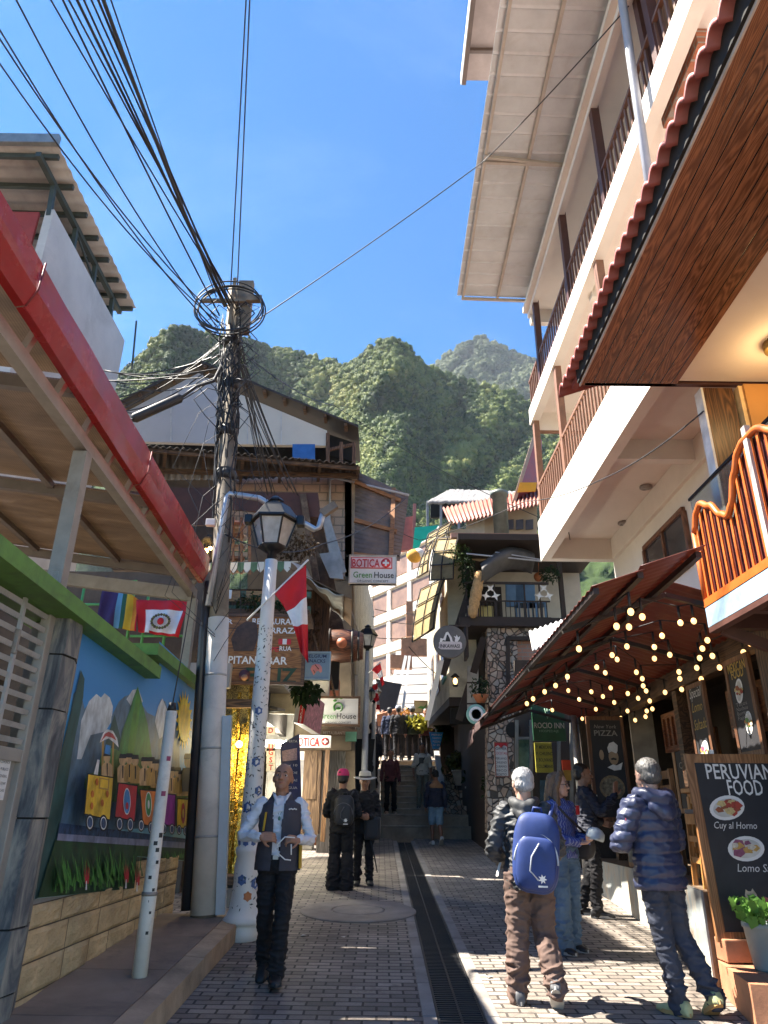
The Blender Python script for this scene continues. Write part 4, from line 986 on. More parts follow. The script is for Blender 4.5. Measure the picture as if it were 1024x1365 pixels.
for p,q in((B_,A),(A,C_)):b.prism([p+V(0,-.25,0),q+V(0,-.25,0),q+V(0,1.7,0),p+V(0,1.7,0)],(0,0,.06))
b.build('roof',M_corr,gh)
b=MB()
for p,q,n in((B_,A,4),(A,C_,7)):
 for k in range(n+1):
  c=p.lerp(q,(k+.4)/(n+1));b.bar(c+V(0,-.22,-.05),c+V(0,.1,-.05),.08,.08)
b.build_each('rafter_end',M_oldwood,gh)
b=MB();slab(b,[(390,592),(420,592),(420,612),(390,610)],.03,0,GY-.02);b.build('blue_tarp',plain('blue_tarp',(.03,.12,.36),.5,var=.2),gh)
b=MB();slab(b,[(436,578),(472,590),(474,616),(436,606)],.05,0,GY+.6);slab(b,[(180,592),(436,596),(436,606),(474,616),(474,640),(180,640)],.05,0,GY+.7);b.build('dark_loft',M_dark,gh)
b=MB()
for x,y0_,y1_ in((437,578,622),(472,590,624),(455,590,620)):b.bar(G(x,y0_),G(x,y1_),.09,.09,up=(0,1,0))
b.bar(G(437,600),G(473,592),.07,.07,up=(0,1,0));b.build_each('loft_post',M_oldwood_z,gh)
b=MB()
P=[G(165,643,GY-.05),G(476,634,GY-.05)];Q=[atY(170,592,14.3),atY(478,619,14.6)]
def fn(u,v):
 q=(P[0]*(1-u)+P[1]*u)*(1-v)+(Q[0]*(1-u)+Q[1]*u)*v;return q+V(0,0,.03*math.sin(u*2*math.pi*34))
b.sheet(fn,200,2,0,thick=(0,0,.01));b.build('pent_roof',M_corr,gh)
b=MB()
for k in range(7):t=k/6;b.bar(P[0].lerp(P[1],t)-V(0,0,.10),Q[0].lerp(Q[1],t)-V(0,0,.10),.07,.09)
b.bar(Q[0]-V(0,-.1,.07),Q[1]-V(0,-.1,.07),.07,.08);b.bar(P[0].lerp(Q[0],.5)-V(0,0,.16),P[1].lerp(Q[1],.5)-V(0,0,.16),.1,.1);b.build('pent_rafters',M_oldwood,gh)
b=MB();slab(b,[(300,640),(470,628),(471,768),(440,770),(300,700)],.25);b.build('brick_wall',M_blk2,gh)
b=MB();slab(b,[(469,622),(476,622),(476,772),(469,772)],.3,0,GY-.32);b.build('corner_post',plain('corner_concrete',(.40,.30,.22),.8),gh)
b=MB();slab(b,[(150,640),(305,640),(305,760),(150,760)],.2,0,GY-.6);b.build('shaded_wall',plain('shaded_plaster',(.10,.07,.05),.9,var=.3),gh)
b=MB();slab(b,[(330,690),(426,690),(440,775),(469,775),(468,1000),(330,1000)],.25,0,GY-.25);b.build('plaster_wall',M_plaster,gh)
b=MB();b.prism([G(470,622),G(474,1110),G(474,1110)+V(0,1.6,0),G(470,622)+V(0,1.6,0)],(-.2,0,0));b.build('side_wall',M_plaster,gh)
b=MB();E=[G(474,628,15.9),G(545,660,15.9),atY(533,748,14.6),atY(472,742,14.6)]
def fn(u,v):
 q=(E[0]*(1-u)+E[1]*u)*(1-v)+(E[3]*(1-u)+E[2]*u)*v;return q+V(0,.012*math.sin(v*2*math.pi*20),.012*math.sin(v*2*math.pi*20))
b.sheet(fn,3,160,0,thick=(0,.006,.01));b.build('side_eave',plain('eave_sheet',(.17,.115,.085),.7,var=.3,stain=(.08,.05,.04),stain_amt=.6),gh)
b=MB();O=V(0,-.07,-.05)
for(a0,b0),(a1,b1)in(((0,.14),(.86,.14)),((0,.6),(.86,.6)),((.72,0),(.80,1)),((0,.97),(.9,.97))):
 f_=lambda u,v:(E[0]*(1-u)+E[1]*u)*(1-v)+(E[3]*(1-u)+E[2]*u)*v+O
 b.bar(f_(a0,b0),f_(a1,b1),.10,.09)
b.build('eave_batten',wood('eave_timber',(.20,.085,.03),(.36,.16,.06),axis=0,rough=.7),gh)
b=MB();b.prism([atY(x,y,13.2)for x,y in((300,655),(424,657),(428,690),(300,678))],(0,.06,0));b.prism([atY(x,y,13.4)for x,y in((175,650),(298,650),(298,700),(185,700))],(0,.06,0));b.build('inner_eave',plain('red_brown_boards',(.07,.028,.02),.7,var=.3),gh)
b=MB();b.bar(atY(404,660,13.2),atY(422,775,13.0),.13,.10,up=(0,1,0));b.bar(atY(418,690,13.6),atY(452,860,13.9),.32,.16,up=(0,1,0));b.build('leaning_timber',plain('dark_trunk',(.055,.035,.025),.9,var=.5,scale=10,bumps=.8,stain=(.25,.2,.15),stain_amt=.5),gh)
b=MB();b.prism([atY(428,684,13.4),atY(438,684,13.4),atY(462,762,13.4),atY(446,768,13.4)],(0,.04,0));b.prism([atY(426,738,13.3),atY(452,735,13.3),atY(458,772,13.3),atY(440,770,13.3)],(0,.03,0));b.build('scrap_sheet',plain('scrap_zinc',(.26,.27,.27),.5,metal=.3,var=.3),gh)
b=MB()
for k in range(5):b.box(atY(308+(k%2)*0,700+15*k,14.2),(.55,.25,.05),0);
for x in(300,311,322,333):b.bar(atY(x,690,14.05),atY(x,765,14.05),.05,.05,up=(0,1,0))
b.build('orange_trellis',wood('trellis_wood',(.28,.11,.03),(.46,.2,.07),axis=0),gh)
b=MB()
for k in range(7):b.box(atY(317,697+10.5*k,14.25),(.4,.04,.10),0)
b.build('trellis_lining',plain('pale_lining',(.55,.47,.38),.7),gh)
b=MB();b.tube([atY(440,735,15.9),atY(440,640,15.9),atY(447,637,15.8),atY(545,660,15.4)],.03,8);b.build('conduit',M_pipe,gh)
wl_=thing('wall_lantern','glowing amber carriage lantern under the dark eaves','lantern',atY(277,733,11.6))
c=atY(277,733,11.6);b=MB()
for a in range(6):an=a*math.pi/3;b.bar(c+V(.10*math.cos(an),.10*math.sin(an),-.2),c+V(.13*math.cos(an),.13*math.sin(an),.15),.015)
b.lathe(c+V(0,0,.15),[(.15,0),(.05,.12),(.0001,.14)],6);b.lathe(c-V(0,0,.24),[(.06,0),(.11,.04)],6);b.build('frame',M_dark,wl_)
b=MB();b.ball(c+V(-.03,0,-.02),.045,0);b.ball(c+V(.04,0,.03),.035,0);b.build('bulb',emit('amber_bulb',(1,.55,.12),9.0),wl_)
ll=bpy.data.lights.new('lantern_glow','POINT');lo=bpy.data.objects.new('lantern_glow',ll);C.objects.link(lo);ll.energy=3;ll.color=(1,.6,.2);lo.location=c+V(0,-.25,0);ll.shadow_soft_size=.08
rt=thing('terrace_bar','rustic terrace bar with a green and white scalloped awning','bar',(-2.4,12,gz(12)))
M_ragW=plain('awning_white',(.60,.62,.56),.7,var=.1);M_ragG=plain('awning_green',(.07,.15,.08),.7,var=.2)
aY=11.6
b=MB();A0,A1,A2=atY(272,752,aY),atY(388,750,aY),atY(458,795,aY-.5)
def rag(p,q,n,dz,back):
 for k in range(n):
  a,c_=p.lerp(q,k/n),p.lerp(q,(k+1)/n)
  b.prism([a,c_,c_+V(0,0,-dz*.6),(a+c_)/2+V(0,0,-dz),a+V(0,0,-dz*.6)],(0,.015,0),k%2)
  b.prism([a,c_,c_+back,a+back],(0,0,.02),k%2)
rag(A0,A1,13,.17,V(0,1.4,.5));b.build('scalloped_valance',[M_ragW,M_ragG],rt)
b=MB()
def fn(u,v):
 p=A1.lerp(A2,u);q=(A1+V(.1,1.7,.45)).lerp(A2+V(-.1,1.9,.1),u);r_=p.lerp(q,v);return r_+V(0,0,-.10*math.sin(math.pi*u)+.02*math.sin(20*u+3*v))
b.sheet(fn,24,6,0,thick=(0,0,.012));b.build('tarpaulin',plain('tarp',(.36,.36,.33),.6,var=.4,scale=3,stain=(.18,.12,.07),stain_amt=.8),rt)
b=MB();b.prism([atY(385,757,aY),atY(470,800,aY-.4),atY(470,800,aY-.4)+V(-.1,1.9,.05),atY(385,757,aY)+V(0,1.7,.4)],(0,0,.015));b.build('tarp_lining',plain('brown_lining',(.17,.10,.05),.8),rt)
b=MB();b.box((-6.0,11.3,2.9),(6.4,.12,4.9));b.build('rear_wall',plain('dim_plaster',(.12,.085,.06),.9,var=.3),rt)  # dark backing wall; the interior's shade is put into its plaster colour
b=MB();b.box((-2.45,13.0,4.95),(2.9,.1,1.3));b.build('timber_backing',wood('brown_boards',(.045,.022,.012),(.13,.062,.032),axis=2,planks=.16,plank_axis=0,rough=.7),rt)
b=MB();b.box((-2.3,11.5,4.80),(2.2,.10,.12));b.box((-2.3,11.45,5.05),(2.2,.08,.10));b.build('green_beam',plain('teal_beam',(.06,.12,.08),.7,var=.3),rt)
b=MB();b.box((-2.4,11.7,4.70),(2.4,.9,.10));b.build('deck',M_oldwood,rt)
b=MB()
for x,z in((-2.55,5.0),(-2.1,5.0),(-1.75,4.95)):b.box((x,11.4,z),(.35,.05,.18),0)
b.build('amber_panel',wood('amber_board',(.22,.11,.03),(.36,.20,.06),axis=0),rt)
b=MB();b.box((-2.65,11.36,5.02),(.28,.03,.15));b.build('white_panel',M_white,rt)
M_leaf_s=leaf_mat('shade_leaves',((0,(.02,.04,.012)),(.5,(.05,.085,.02)),(1,(.11,.14,.04))),9.0,.2)
def leaf_cloud(mb,c,r,n,size,sc=(1,1,1),droop=0.0):
 c=Vector(c)
 for k in range(n):
  d=Vector(RNG.normal(size=3));d.normalize();d*=r*RNG.uniform(.3,1)**.5
  p=c+Vector((d.x*sc[0],d.y*sc[1],d.z*sc[2]))
  u=Vector(RNG.normal(size=3)).normalized();w=u.orthogonal().normalized();s_=size*RNG.uniform(.6,1.4)
  mb.add([p,p+u*s_*.5+w*s_*.3,p+u*s_-V(0,0,droop*s_),p+u*s_*.5-w*s_*.3],[(0,1,2,3)],0)
def hanging_plant(name,c,label,r=.25,n=260,size=.06,sc=(1,1,.8),cat='plant',mat=None):
 o=MB();leaf_cloud(o,c,r,n,size,sc,.4);
 for k in range(6):d=Vector(RNG.normal(size=3))*r*.4;o.tube([Vector(c)-V(0,0,r*.3),Vector(c)+d],.006,4)
 return tag(o.build(name,mat or M_leaf_s,recalc=False),label,cat)
M_dry=leaf_mat('dry_leaves',((0,(.05,.03,.012)),(.5,(.12,.075,.03)),(1,(.22,.15,.06))),9.0,.2)
hanging_plant('climbing_plant',atY(390,728,12.4),'brown dry creeper behind the black street lantern',.42,420,.07,(1.2,.6,.7),mat=M_dry)
hanging_plant('terrace_plant',atY(340,805,11.3),'dark leafy plant on the bar terrace left of the lamp post',.26,260,.06,(1.3,.6,.7))
hanging_plant('terrace_plant',atY(380,808,11.3),'dark leafy plant on the bar terrace right of the lamp post',.22,220,.06,(1.2,.6,.8))
hanging_plant('grass_tuft',atY(408,922,11.9),'green grassy tuft under the blue pig sign',.22,300,.10,(1.2,.5,.8))
hanging_plant('climbing_plant',atY(418,835,13.0),'dry leafy creeper hanging beside the wooden barrel',.33,300,.06,(.5,.5,1.6),mat=M_dry)
M_sgnwood=wood('sign_board',(.22,.085,.018),(.38,.17,.045),axis=0,rough=.5,planks=.31,plank_axis=2)
M_sgnframe=wood('sign_frame',(.07,.035,.018),(.15,.08,.04),axis=0,rough=.6)
M_wlet=plain('white_letters',(.74,.73,.70),.5,var=.06);M_glet=plain('dark_green_letters',(.02,.055,.025),.6);M_rlet=plain('red_letters',(.50,.02,.025),.5);M_klet=plain('black_letters',(.015,.015,.016),.6);M_gnlet=plain('green_letters',(.07,.24,.04),.6)
M_sgnwhite=plain('sign_white',(.70,.68,.65),.45,var=.06,stain=(.5,.47,.42),stain_amt=.4)
RX,UZ=V(1,0,0),V(0,0,1)
def signboard(name,label,px0,py0,px1,py1,Y,mat,framemat=None,fw=.05,depth=.05):
 a=atY(px0,py0,Y);c_=atY(px1,py1,Y);cx,cz_=(a.x+c_.x)/2,(a.z+c_.z)/2;w_,h_=abs(c_.x-a.x),abs(a.z-c_.z)
 t=thing(name,label,'sign',(cx,Y,cz_));b=MB();b.box((cx,Y,cz_),(w_,depth,h_),0,None,.004);b.build('panel',mat,t)
 if framemat:
  b=MB()
  for sx in(-1,1):b.box((cx+sx*(w_/2-fw/2),Y-.012,cz_),(fw,depth+.02,h_+.004))
  for sz in(-1,1):b.box((cx,Y-.012,cz_+sz*(h_/2-fw/2)),(w_-2*fw,depth+.02,fw))
  b.build('frame',framemat,t)
 return t,cx,cz_,w_,h_
def SL(t,text,px,py,Y,hpx,mat,width=None,bold=.0,**k):
 """a line of lettering at a photo position on a board at depth Y; hpx = cap height in photo pixels"""
 q=atY(px,py,Y);h_=abs(atY(px,py-hpx/2,Y).z-atY(px,py+hpx/2,Y).z)
 w_=None if width is None else abs(atY(px+width/2,py,Y).x-atY(px-width/2,py,Y).x)
 return lettering(text,(q.x,Y,q.z),RX,UZ,h_,mat,t,width=w_,bold=bold,depth=k.pop('depth',.029),**k)
t,*_=signboard('bar_sign','large timber restaurant sign with white and dark green lettering behind the lamp post',268,818,405,914,11.0,M_sgnwood,M_sgnframe)
SL(t,'BAR',300,829,11,6,M_wlet,22,.02);SL(t,'RESTAURANT',370,829,11,7.5,M_wlet,66,.02);SL(t,'TERRAZA',374,841,11,7.5,M_wlet,52,.02)
SL(t,'RUA',381,865,11,6,M_wlet,16,.02);SL(t,'PE',367,866,11,6,M_rlet,10,.02);SL(t,'CAPITAN',314,880,11,10,M_wlet,56,.02);SL(t,'BAR',370,881,11,10,M_wlet,27,.02)
SL(t,'FELIZ',362,901,11,20,M_glet,68,.03,align='CENTER');SL(t,'Y',305,900,11,18,M_glet,14,.02)
b=MB();c=atY(380,856,11)
for k,mi in((-1,0),(0,1),(1,0)):b.box((c.x+k*.065,10.967,c.z),(.065,.012,.085),mi)
b.build('flag_emblem',[M_rlet,M_wlet],t)
b=MB();c=atY(322,848,11);b.prism([atY(x,y,10.968)for x,y in((312,868),(308,852),(316,836),(328,828),(342,830),(344,850),(338,868))],(0,.012,0));b.build('painted_patch',plain('brown_patch',(.06,.035,.025),.6,var=.5,scale=14),t)
b=MB();b.lathe(atY(326,900,10.969),[(.085,0),(.085,.01)],20,0,(0,-1,0));b.lathe(atY(326,903,10.957),[(.05,0),(.05,.008)],16,1,(0,-1,0));b.build('round_badge',[plain('badge_maroon',(.10,.03,.03),.6),plain('badge_tan',(.40,.2,.1),.6)],t)
t,*_=signboard('pig_sign','square pale blue sign with a pink pig and dark blue lettering',405,869,440,907,11.6,plain('sign_blue',(.17,.27,.38),.55,var=.08),plain('sign_blue_edge',(.25,.36,.46),.5),.02)
SL(t,'BELGIUM',422,875,11.6,4.5,plain('navy_letters',(.02,.035,.10),.6),27,.01);SL(t,'SNACKS',422,881.5,11.6,4.5,MATS['navy_letters'],24,.01)
b=MB();M_pig=plain('pig_pink',(.62,.25,.24),.6)
b.prism([atY(x,y,11.568)for x,y in((414,892),(416,887),(421,885),(426,885.5),(429,889),(429.5,895),(427,897),(425,894),(422,895),(420,898),(418,900),(416,896))],(0,.01,0));b.build('pig_emblem',M_pig,t)
b=MB();b.bar(atY(420,886,11.55),atY(425,892,11.55),.012);b.bar(atY(418,893,11.55),atY(420,897,11.55),.010);b.build('pig_lines',M_klet,t)
b=MB();b.bar(atY(424,869,11.6),atY(418,845,11.9),.03,.03);b.bar(atY(440,900,11.6),atY(447,930,11.9),.03,.03);b.build_each('bracket',M_oldwood,t)
brl=thing('wooden_barrel','dark wooden barrel hung on two ropes as a bar sign','barrel',atY(455,862,14))
c=atY(455,861,13.8);b=MB();R_=.33;L=.86
b.lathe(c-V(L/2,0,0),[(.24,0),(.255,.0),(R_*.93,L*.22),(R_,L*.5),(R_*.93,L*.78),(.255,L),(.24,L),(.0001,L-.03)],28,0,(1,0,0));b.build('staves',wood('barrel_wood',(.055,.018,.010),(.18,.065,.03),axis=0,rough=.45,scale=1.2),brl)
b=MB()
for t_ in(.10,.24,.76,.90):r0=.27 if t_ in(.10,.90)else R_*.955;b.lathe(c+V(-L/2+t_*L-.02,0,0),[(r0+.012,0),(r0+.02,.005),(r0+.02,.035),(r0+.012,.04)],28,0,(1,0,0))
b.build_each('hoop',plain('barrel_iron',(.05,.045,.04),.5,metal=.5),brl)
b=MB();b.lathe(c+V(.03,-R_-.01,-.02),[(.10,0),(.10,.02),(.0001,.025)],18,0,(0,-1,0));b.build('round_badge',plain('barrel_badge',(.42,.13,.06),.5),brl)
b=MB();b.tube([c+V(-.3,0,.28),atY(442,806,13.6)],.012,6);b.tube([c+V(.32,0,.28),atY(466,806,13.8)],.012,6);b.build_each('rope',plain('rope',(.3,.26,.2),.9),brl)
b=MB();b.bar(c+V(-.1,0,-.3),c+V(-.1,0,-.85),.16,.1,up=(0,1,0));b.build('black_bracket',M_dark,brl)
t,cx,cz_,w_,h_=signboard('botica_sign','hanging white pharmacy sign with pink BOTICA panel beside the brick wall',466,741,529,780,14.5,M_sgnwhite,plain('sign_edge',(.46,.40,.33),.6),.025,.12)
b=MB();q0,q1=atY(468,742.5,14.425),atY(523,758,14.425);b.box(((q0.x+q1.x)/2,14.43,(q0.z+q1.z)/2),(q1.x-q0.x,.012,q0.z-q1.z));b.build('red_border',M_rlet,t)
b=MB();b.box(((q0.x+q1.x)/2,14.422,(q0.z+q1.z)/2),(q1.x-q0.x-.04,.012,q0.z-q1.z-.04));b.build('pink_field',plain('pink_field',(.70,.50,.50),.5),t)
SL(t,'BOTICA',488,750.5,14.41,10.5,M_rlet,37,.02,depth=.002+.004)
def cross(t,px,py,Y,r):
 c=atY(px,py,Y);b=MB();b.lathe(c,[(r,0),(r,.006)],24,0,(0,-1,0));b.build('red_disc',M_rlet,t)
 b=MB();b.box(c+V(0,-.010,0),(r*1.3,.006,r*.42));b.box(c+V(0,-.0105,0),(r*.42,.006,r*1.3));b.build('white_cross',M_wlet,t)
cross(t,514.5,750.5,14.415,.105)
SL(t,'Green',483.5,766,14.435,8,M_gnlet,25,.01,depth=.006);SL(t,'House',512,766.5,14.435,8,M_klet,26,.01,depth=.006);SL(t,'ORGANIC CONCEPT',497,774.5,14.435,3,M_klet,42,depth=.006)
b=MB();b.bar(atY(462,741,14.6),atY(532,741,14.6),.03);b.bar(atY(500,741,14.6),atY(503,722,15.2),.02);b.build('hanger',M_dark,t)
t,*_=signboard('shop_sign','white sign in a brown timber frame with a round green leaf emblem',422,928,480,969,14.5,M_sgnwhite,M_sgnframe,.045,.06)
def ring(t,px,py,Y,r,mat):
 c=atY(px,py,Y);b=MB();n=30
 b.tube([c+V(r*math.cos(a),0,r*math.sin(a))for a in[2*math.pi*k/n-1.1 for k in range(int(n*.86))]],[.010+.016*k/n for k in range(int(n*.86))],6)
 for a,l in((1.9,.13),(1.4,.12),(2.3,.10)):b.ball(c+V(r*.3+math.cos(a)*(r+l*.6),0,r*.5+math.sin(a)*l*1.2),.025,0,6,4,(1.5,.3,1))
 b.ball(c+V(0,-.005,-r*.25),r*.42,0,10,6,(1.2,.15,.8));b.build('leaf_emblem',mat,t)
ring(t,451,943,14.46,.085,M_gnlet)
for px,py in((436,943),(434,940),(439,938)):
 pass
SL(t,'Green',437,954.5,14.45,7,M_gnlet,22,.01,depth=.006);SL(t,'House',462,954.5,14.45,7.5,M_klet,26,.01,depth=.006);SL(t,'ORGANIC CONCEPT',451,963,14.45,2.6,M_klet,34,depth=.006)
t,*_=signboard('botica_strip','white strip sign with red BOTICA letters and a round cross over the shop door',396,980,441,997,15.0,M_sgnwhite,None,0,.06)
SL(t,'BOTICA',409,989,14.965,11,M_rlet,34,.02,depth=.006);cross(t,433.5,988.5,14.965,.075)
t,*_=signboard('restaurant_strip','small brown strip sign reading RESTAURANTE beside a green tag',430,972,476,981,15.6,plain('strip_brown',(.16,.10,.06),.7))
SL(t,'RESTAURANTE',446,977,15.565,4,plain('strip_letters',(.55,.5,.42),.6),30,depth=.006)
b=MB();b.box(atY(468,982,15.5),(.24,.04,.20),0,None,.02);b.build('green_tag',plain('green_tag',(.10,.27,.18),.5),t)
t=thing('drugstore_box_sign','angled red box sign with vertical DRUGSTORE lettering','sign',atY(407,955,12.5))
f0,f1,g0,g1=atY(399,922,12.2),atY(413,922,12.2),atY(418,985,12.2),atY(393,963,12.2)
top=[atY(397,924,12.2),atY(411,921,12.1)];bot=[atY(391,963,12.2),atY(404,965,12.1)]
back=V(.20,1.1,-.06)
b=MB();b.prism([top[0],top[1],bot[1],bot[0]],back);b.build('box',plain('box_white',(.55,.52,.52),.5),t)
b=MB();d_=V(0,-.008,0);b.prism([top[0].lerp(top[1],.45)+d_,top[1]+d_,bot[1]+d_,bot[0].lerp(bot[1],.45)+d_],(0,.006,0));b.build('red_face',M_rlet,t)
for k,ch in enumerate('DRUGSTORE'):
 p=(top[0].lerp(top[1],.72)).lerp(bot[0].lerp(bot[1],.72),(k+.6)/9.3);lettering(ch,p+V(0,-.010,0),RX,UZ,.045,M_wlet,t,bold=.02)
b=MB();dn=V(.01,0,0);b.prism([top[1]+dn,top[1]+back*.95+dn,bot[1]+back*.95+dn,bot[1]+dn],(.004,0,0));b.build('side_face',plain('box_pink',(.50,.22,.22),.6,var=.5,scale=14),t)
t=thing('drugstore_strip','white vertical strip sign with red block letters beside the lamp post','sign',atY(362,1005,11.5))
for k,(ch,py)in enumerate((('D',974),('R',986),('U',996),('G',1003),('S',1013),('T',1023))):
 if k in(1,):continue
 q=atY(361.5,py,11.5);b=MB();b.box(q,(.135,.06,.115));b.build('block',M_wlet,t);lettering(ch,q+V(0,-.032,0),RX,UZ,.075,M_rlet,t,bold=.02)
sf=thing('pharmacy_shop','open pharmacy shop front with a bright lit interior','shop',(-2.0,13.5,gz(13.5)))
b=MB();b.prism([(-2.3,12.3,.6),(-2.3,12.35,.6),(-3.6,12.35,.6),(-3.6,12.3,.6)],(0,0,3.2));b.box((-3.5,14,2.2),(.1,3.6,3.2));b.box((-2.7,15.6,2.3),(1.7,.1,3.4));b.box((-2.6,13.9,3.72),(1.9,3.6,.1));b.build('interior_wall',plain('shop_wall',(.30,.28,.25),.8),sf)
b=MB();b.box((-2.05,13.8,3.45),(.12,3.4,.55));b.build('dark_fascia',plain('shop_fascia',(.075,.065,.06),.7),sf)
b=MB();q0,q1=atY(352,921,13.0),atY(400,952,13.0);b.box(((q0.x+q1.x)/2,13.0,(q0.z+q1.z)/2),(q1.x-q0.x+.1,.05,q0.z-q1.z));b.build('cream_board',plain('cream_panel',(.55,.47,.30),.6),sf)
b=MB();b.bar(atY(352,940,12.9),atY(375,946,12.7),.22,.04);b.tube([atY(356,948,12.7),atY(376,947,12.6)],.012,6);b.build('wall_horn',plain('horn',(.2,.19,.18),.5),sf)
b=MB();q=atY(370,992,14.2);b.box(q,(.5,.8,.06));b.build('strip_light',emit('shop_tube',(1,.95,.78),14.0),sf)
sl=bpy.data.lights.new('shop_glow','POINT');so=bpy.data.objects.new('shop_glow',sl);C.objects.link(so);sl.energy=18;sl.color=(1,.93,.75);sl.shadow_soft_size=.25;so.location=q+V(0,-.1,-.25)
t=thing('poster_stand','tall dark blue poster with a pink card and white scribbled prices','poster',atY(390,1060,12.6))
b=MB();b.prism([atY(x,y,12.4)for x,y in((374,992),(399,978),(402,1072),(376,1068))],(.0,.04,0));b.build('panel',plain('navy_poster',(.03,.035,.12),.5,var=.6,scale=5),t)
b=MB();b.prism([atY(x,y,12.385)for x,y in((376,1001),(396,997),(396,1013),(377,1015))],(0,.01,0));b.build('pink_card',plain('pink_card',(.60,.40,.38),.6,var=.3,scale=40),t)
for k,(tx,py)in enumerate((('OFERTA',988),('2 x 10',1020),('SOROCHE',1030),('CREMAS',1040),('AGUA',1050))):SL(t,tx,388,py,12.385,3.2,M_wlet,17,depth=.004)
gd=thing('golden_display','glittering gold display of hanging trinkets at the shop entrance','display',atY(310,1190,10.2))
mgold,ng,pgd=base('gold_foil',.22,1.0);gv=mapped(ng,(1,1,1));gn=noise(ng,gv,26,4,.7);ng.links.new(ramp(ng,gn,((.35,(.10,.05,.008)),(.5,(.55,.33,.04)),(.68,(.95,.72,.25)))),pgd.inputs['Base Color']);bump(ng,pgd,gn,.8,.02)
b=MB();q0,q1=atY(298,915,11.4),atY(340,1160,11.0);
for k in range(9):
 x=296+k*6;p_,r_=atY(x+RNG.uniform(-1,1),915+RNG.uniform(0,50),11.2+.1*(k%3)),atY(x-16-k*.5,1170,10.8+.1*(k%3));b.bar(p_,r_,.05+.04*(k%2),.05,up=(0,1,0))
 for j in range(8):c=p_.lerp(r_,RNG.uniform(0,1));b.box(c,(.09,.05,RNG.uniform(.08,.28)),0,None,.01)
b.build('gold_strands',mgold,gd)
mpat,npt,ppt=base('gold_pattern',.6);pv=mapped(npt);pn=noise(npt,pv,22,3,.6,2.5);npt.links.new(ramp(npt,pn,((.44,(.035,.03,.02)),(.52,(.50,.40,.14)),(.6,(.06,.05,.03)))),ppt.inputs['Base Color'])
b=MB();b.prism([atY(x,y,11.6)for x,y in((292,905),(345,905),(345,1010),(292,1010))],(0,.05,0));b.build('patterned_panel',mpat,gd)
b=MB();b.box((-2.4,11.9,1.5),(1.2,.05,2.2));b.build('dark_backing',plain('shop_dark',(.03,.022,.015),.9),gd)
b=MB();b.bar(atY(275,938,10.7),atY(352,938,10.7),.09,.12);b.box(atY(300,1172,10.6),(.5,.5,.10));b.build('timber_rail',M_oldwood,gd)
b=MB();q=atY(302,1190,10.4);b.box(q+V(0,0,-.12),(.45,.35,.35));b.build('plinth',plain('shop_plinth',(.22,.19,.15),.8),gd)
gs_=bpy.data.lights.new('display_glow','POINT');gl=bpy.data.objects.new('display_glow',gs_);C.objects.link(gl);gs_.energy=9;gs_.color=(1,.78,.35);gs_.shadow_soft_size=.2;gl.location=(-2.05,10.75,2.6)
b=MB();b.ball((-2.05,10.75,2.6),.05,0);b.build('bulb',emit('display_bulb',(1,.7,.3),3.0),gd)
t=thing('wooden_cupboard','tall weathered wooden cupboard standing at the pharmacy door','cupboard',gnd(418,1128))
M_cup=wood('cupboard_wood',(.09,.05,.028),(.24,.15,.085),axis=2,rough=.7)
cb_=atY(418,1050,15.6);b=MB();q0,q1=atY(406,1000,15.6),atY(424,1112,15.6);b.box(((q0.x+q1.x)/2,15.8,(q0.z+q1.z)/2),(q1.x-q0.x,.35,q0.z-q1.z));b.build('case',M_cup,t)
b=MB();b.box(((q0.x+q1.x)/2,15.61,(q0.z+q1.z)/2+.3),(.20,.03,.9));b.build('door_panel',M_cup,t)
b=MB();b.bar(atY(437,1000,15.5),atY(430,1122,15.5),.09,.09,up=(0,1,0));b.build('door_post',wood('door_post',(.16,.08,.04),(.30,.17,.08),axis=2),t)
t=thing('red_planter_wall','low peeling orange wall with green paint at the pharmacy door','wall',gnd(420,1135))
b=MB();b.box(gnd(420,1126)+V(-.05,.3,.30),(.62,.8,.70),0,None,.02);b.build('wall',plain('peeling_wall',(.33,.13,.06),.85,var=.5,scale=4,bumps=.5,stain=(.06,.10,.05),stain_amt=.9),t)
tag((lambda m:(m.box(gnd(404,1133)+V(0,.2,.22),(.40,.5,.44),0,None,.02),m)[1])(MB()).build('stone_block',plain('pale_block',(.38,.36,.32),.85,var=.2)),'pale stone block between the pharmacy door and the red cap couple','block')
hanging_plant('potted_plant',gnd(410,1128)+V(0,.1,.75),'bright green plant beside the pharmacy door',.16,200,.08)
t=thing('grey_plank_house','narrow house of pale grey upright planks beyond the barrel','house',(-1.0,17.5,1.2))
b=MB();b.prism([(-1.35,16.6,.8),(-.72,16.6,.8),(-.30,24,.8),(-1.35,24,.8)],(0,0,7.4));b.build('wall',wood('grey_planks',(.20,.20,.19),(.42,.42,.40),axis=2,planks=.22,plank_axis=1,rough=.8),t)
b=MB();b.prism([atY(x,y,16.5)for x,y in((470,985),(500,985),(492,1060),(466,1075))],(0,.05,0));b.build('doorway',M_dark,t)
b=MB();b.prism([atY(x,y,16.4)for x,y in((447,900),(478,900),(474,985),(447,985))],(0,.04,0));b.build('pale_panel',plain('pale_panel',(.50,.46,.38),.7,var=.2),t)
b=MB();b.box(atY(443,920,14.9),(.30,.3,.42),0,None,.02);tag(b.build('terracotta_box',plain('terracotta_box',(.30,.10,.05),.7)),'terracotta coloured box above the framed shop sign','box')
b=MB();b.box(atY(425,918,14.6),(.42,.2,.40),0,None,.01);tag(b.build('cream_cabinet',plain('cream_cabinet',(.55,.5,.4),.6)),'small cream cabinet above the framed shop sign','cabinet')
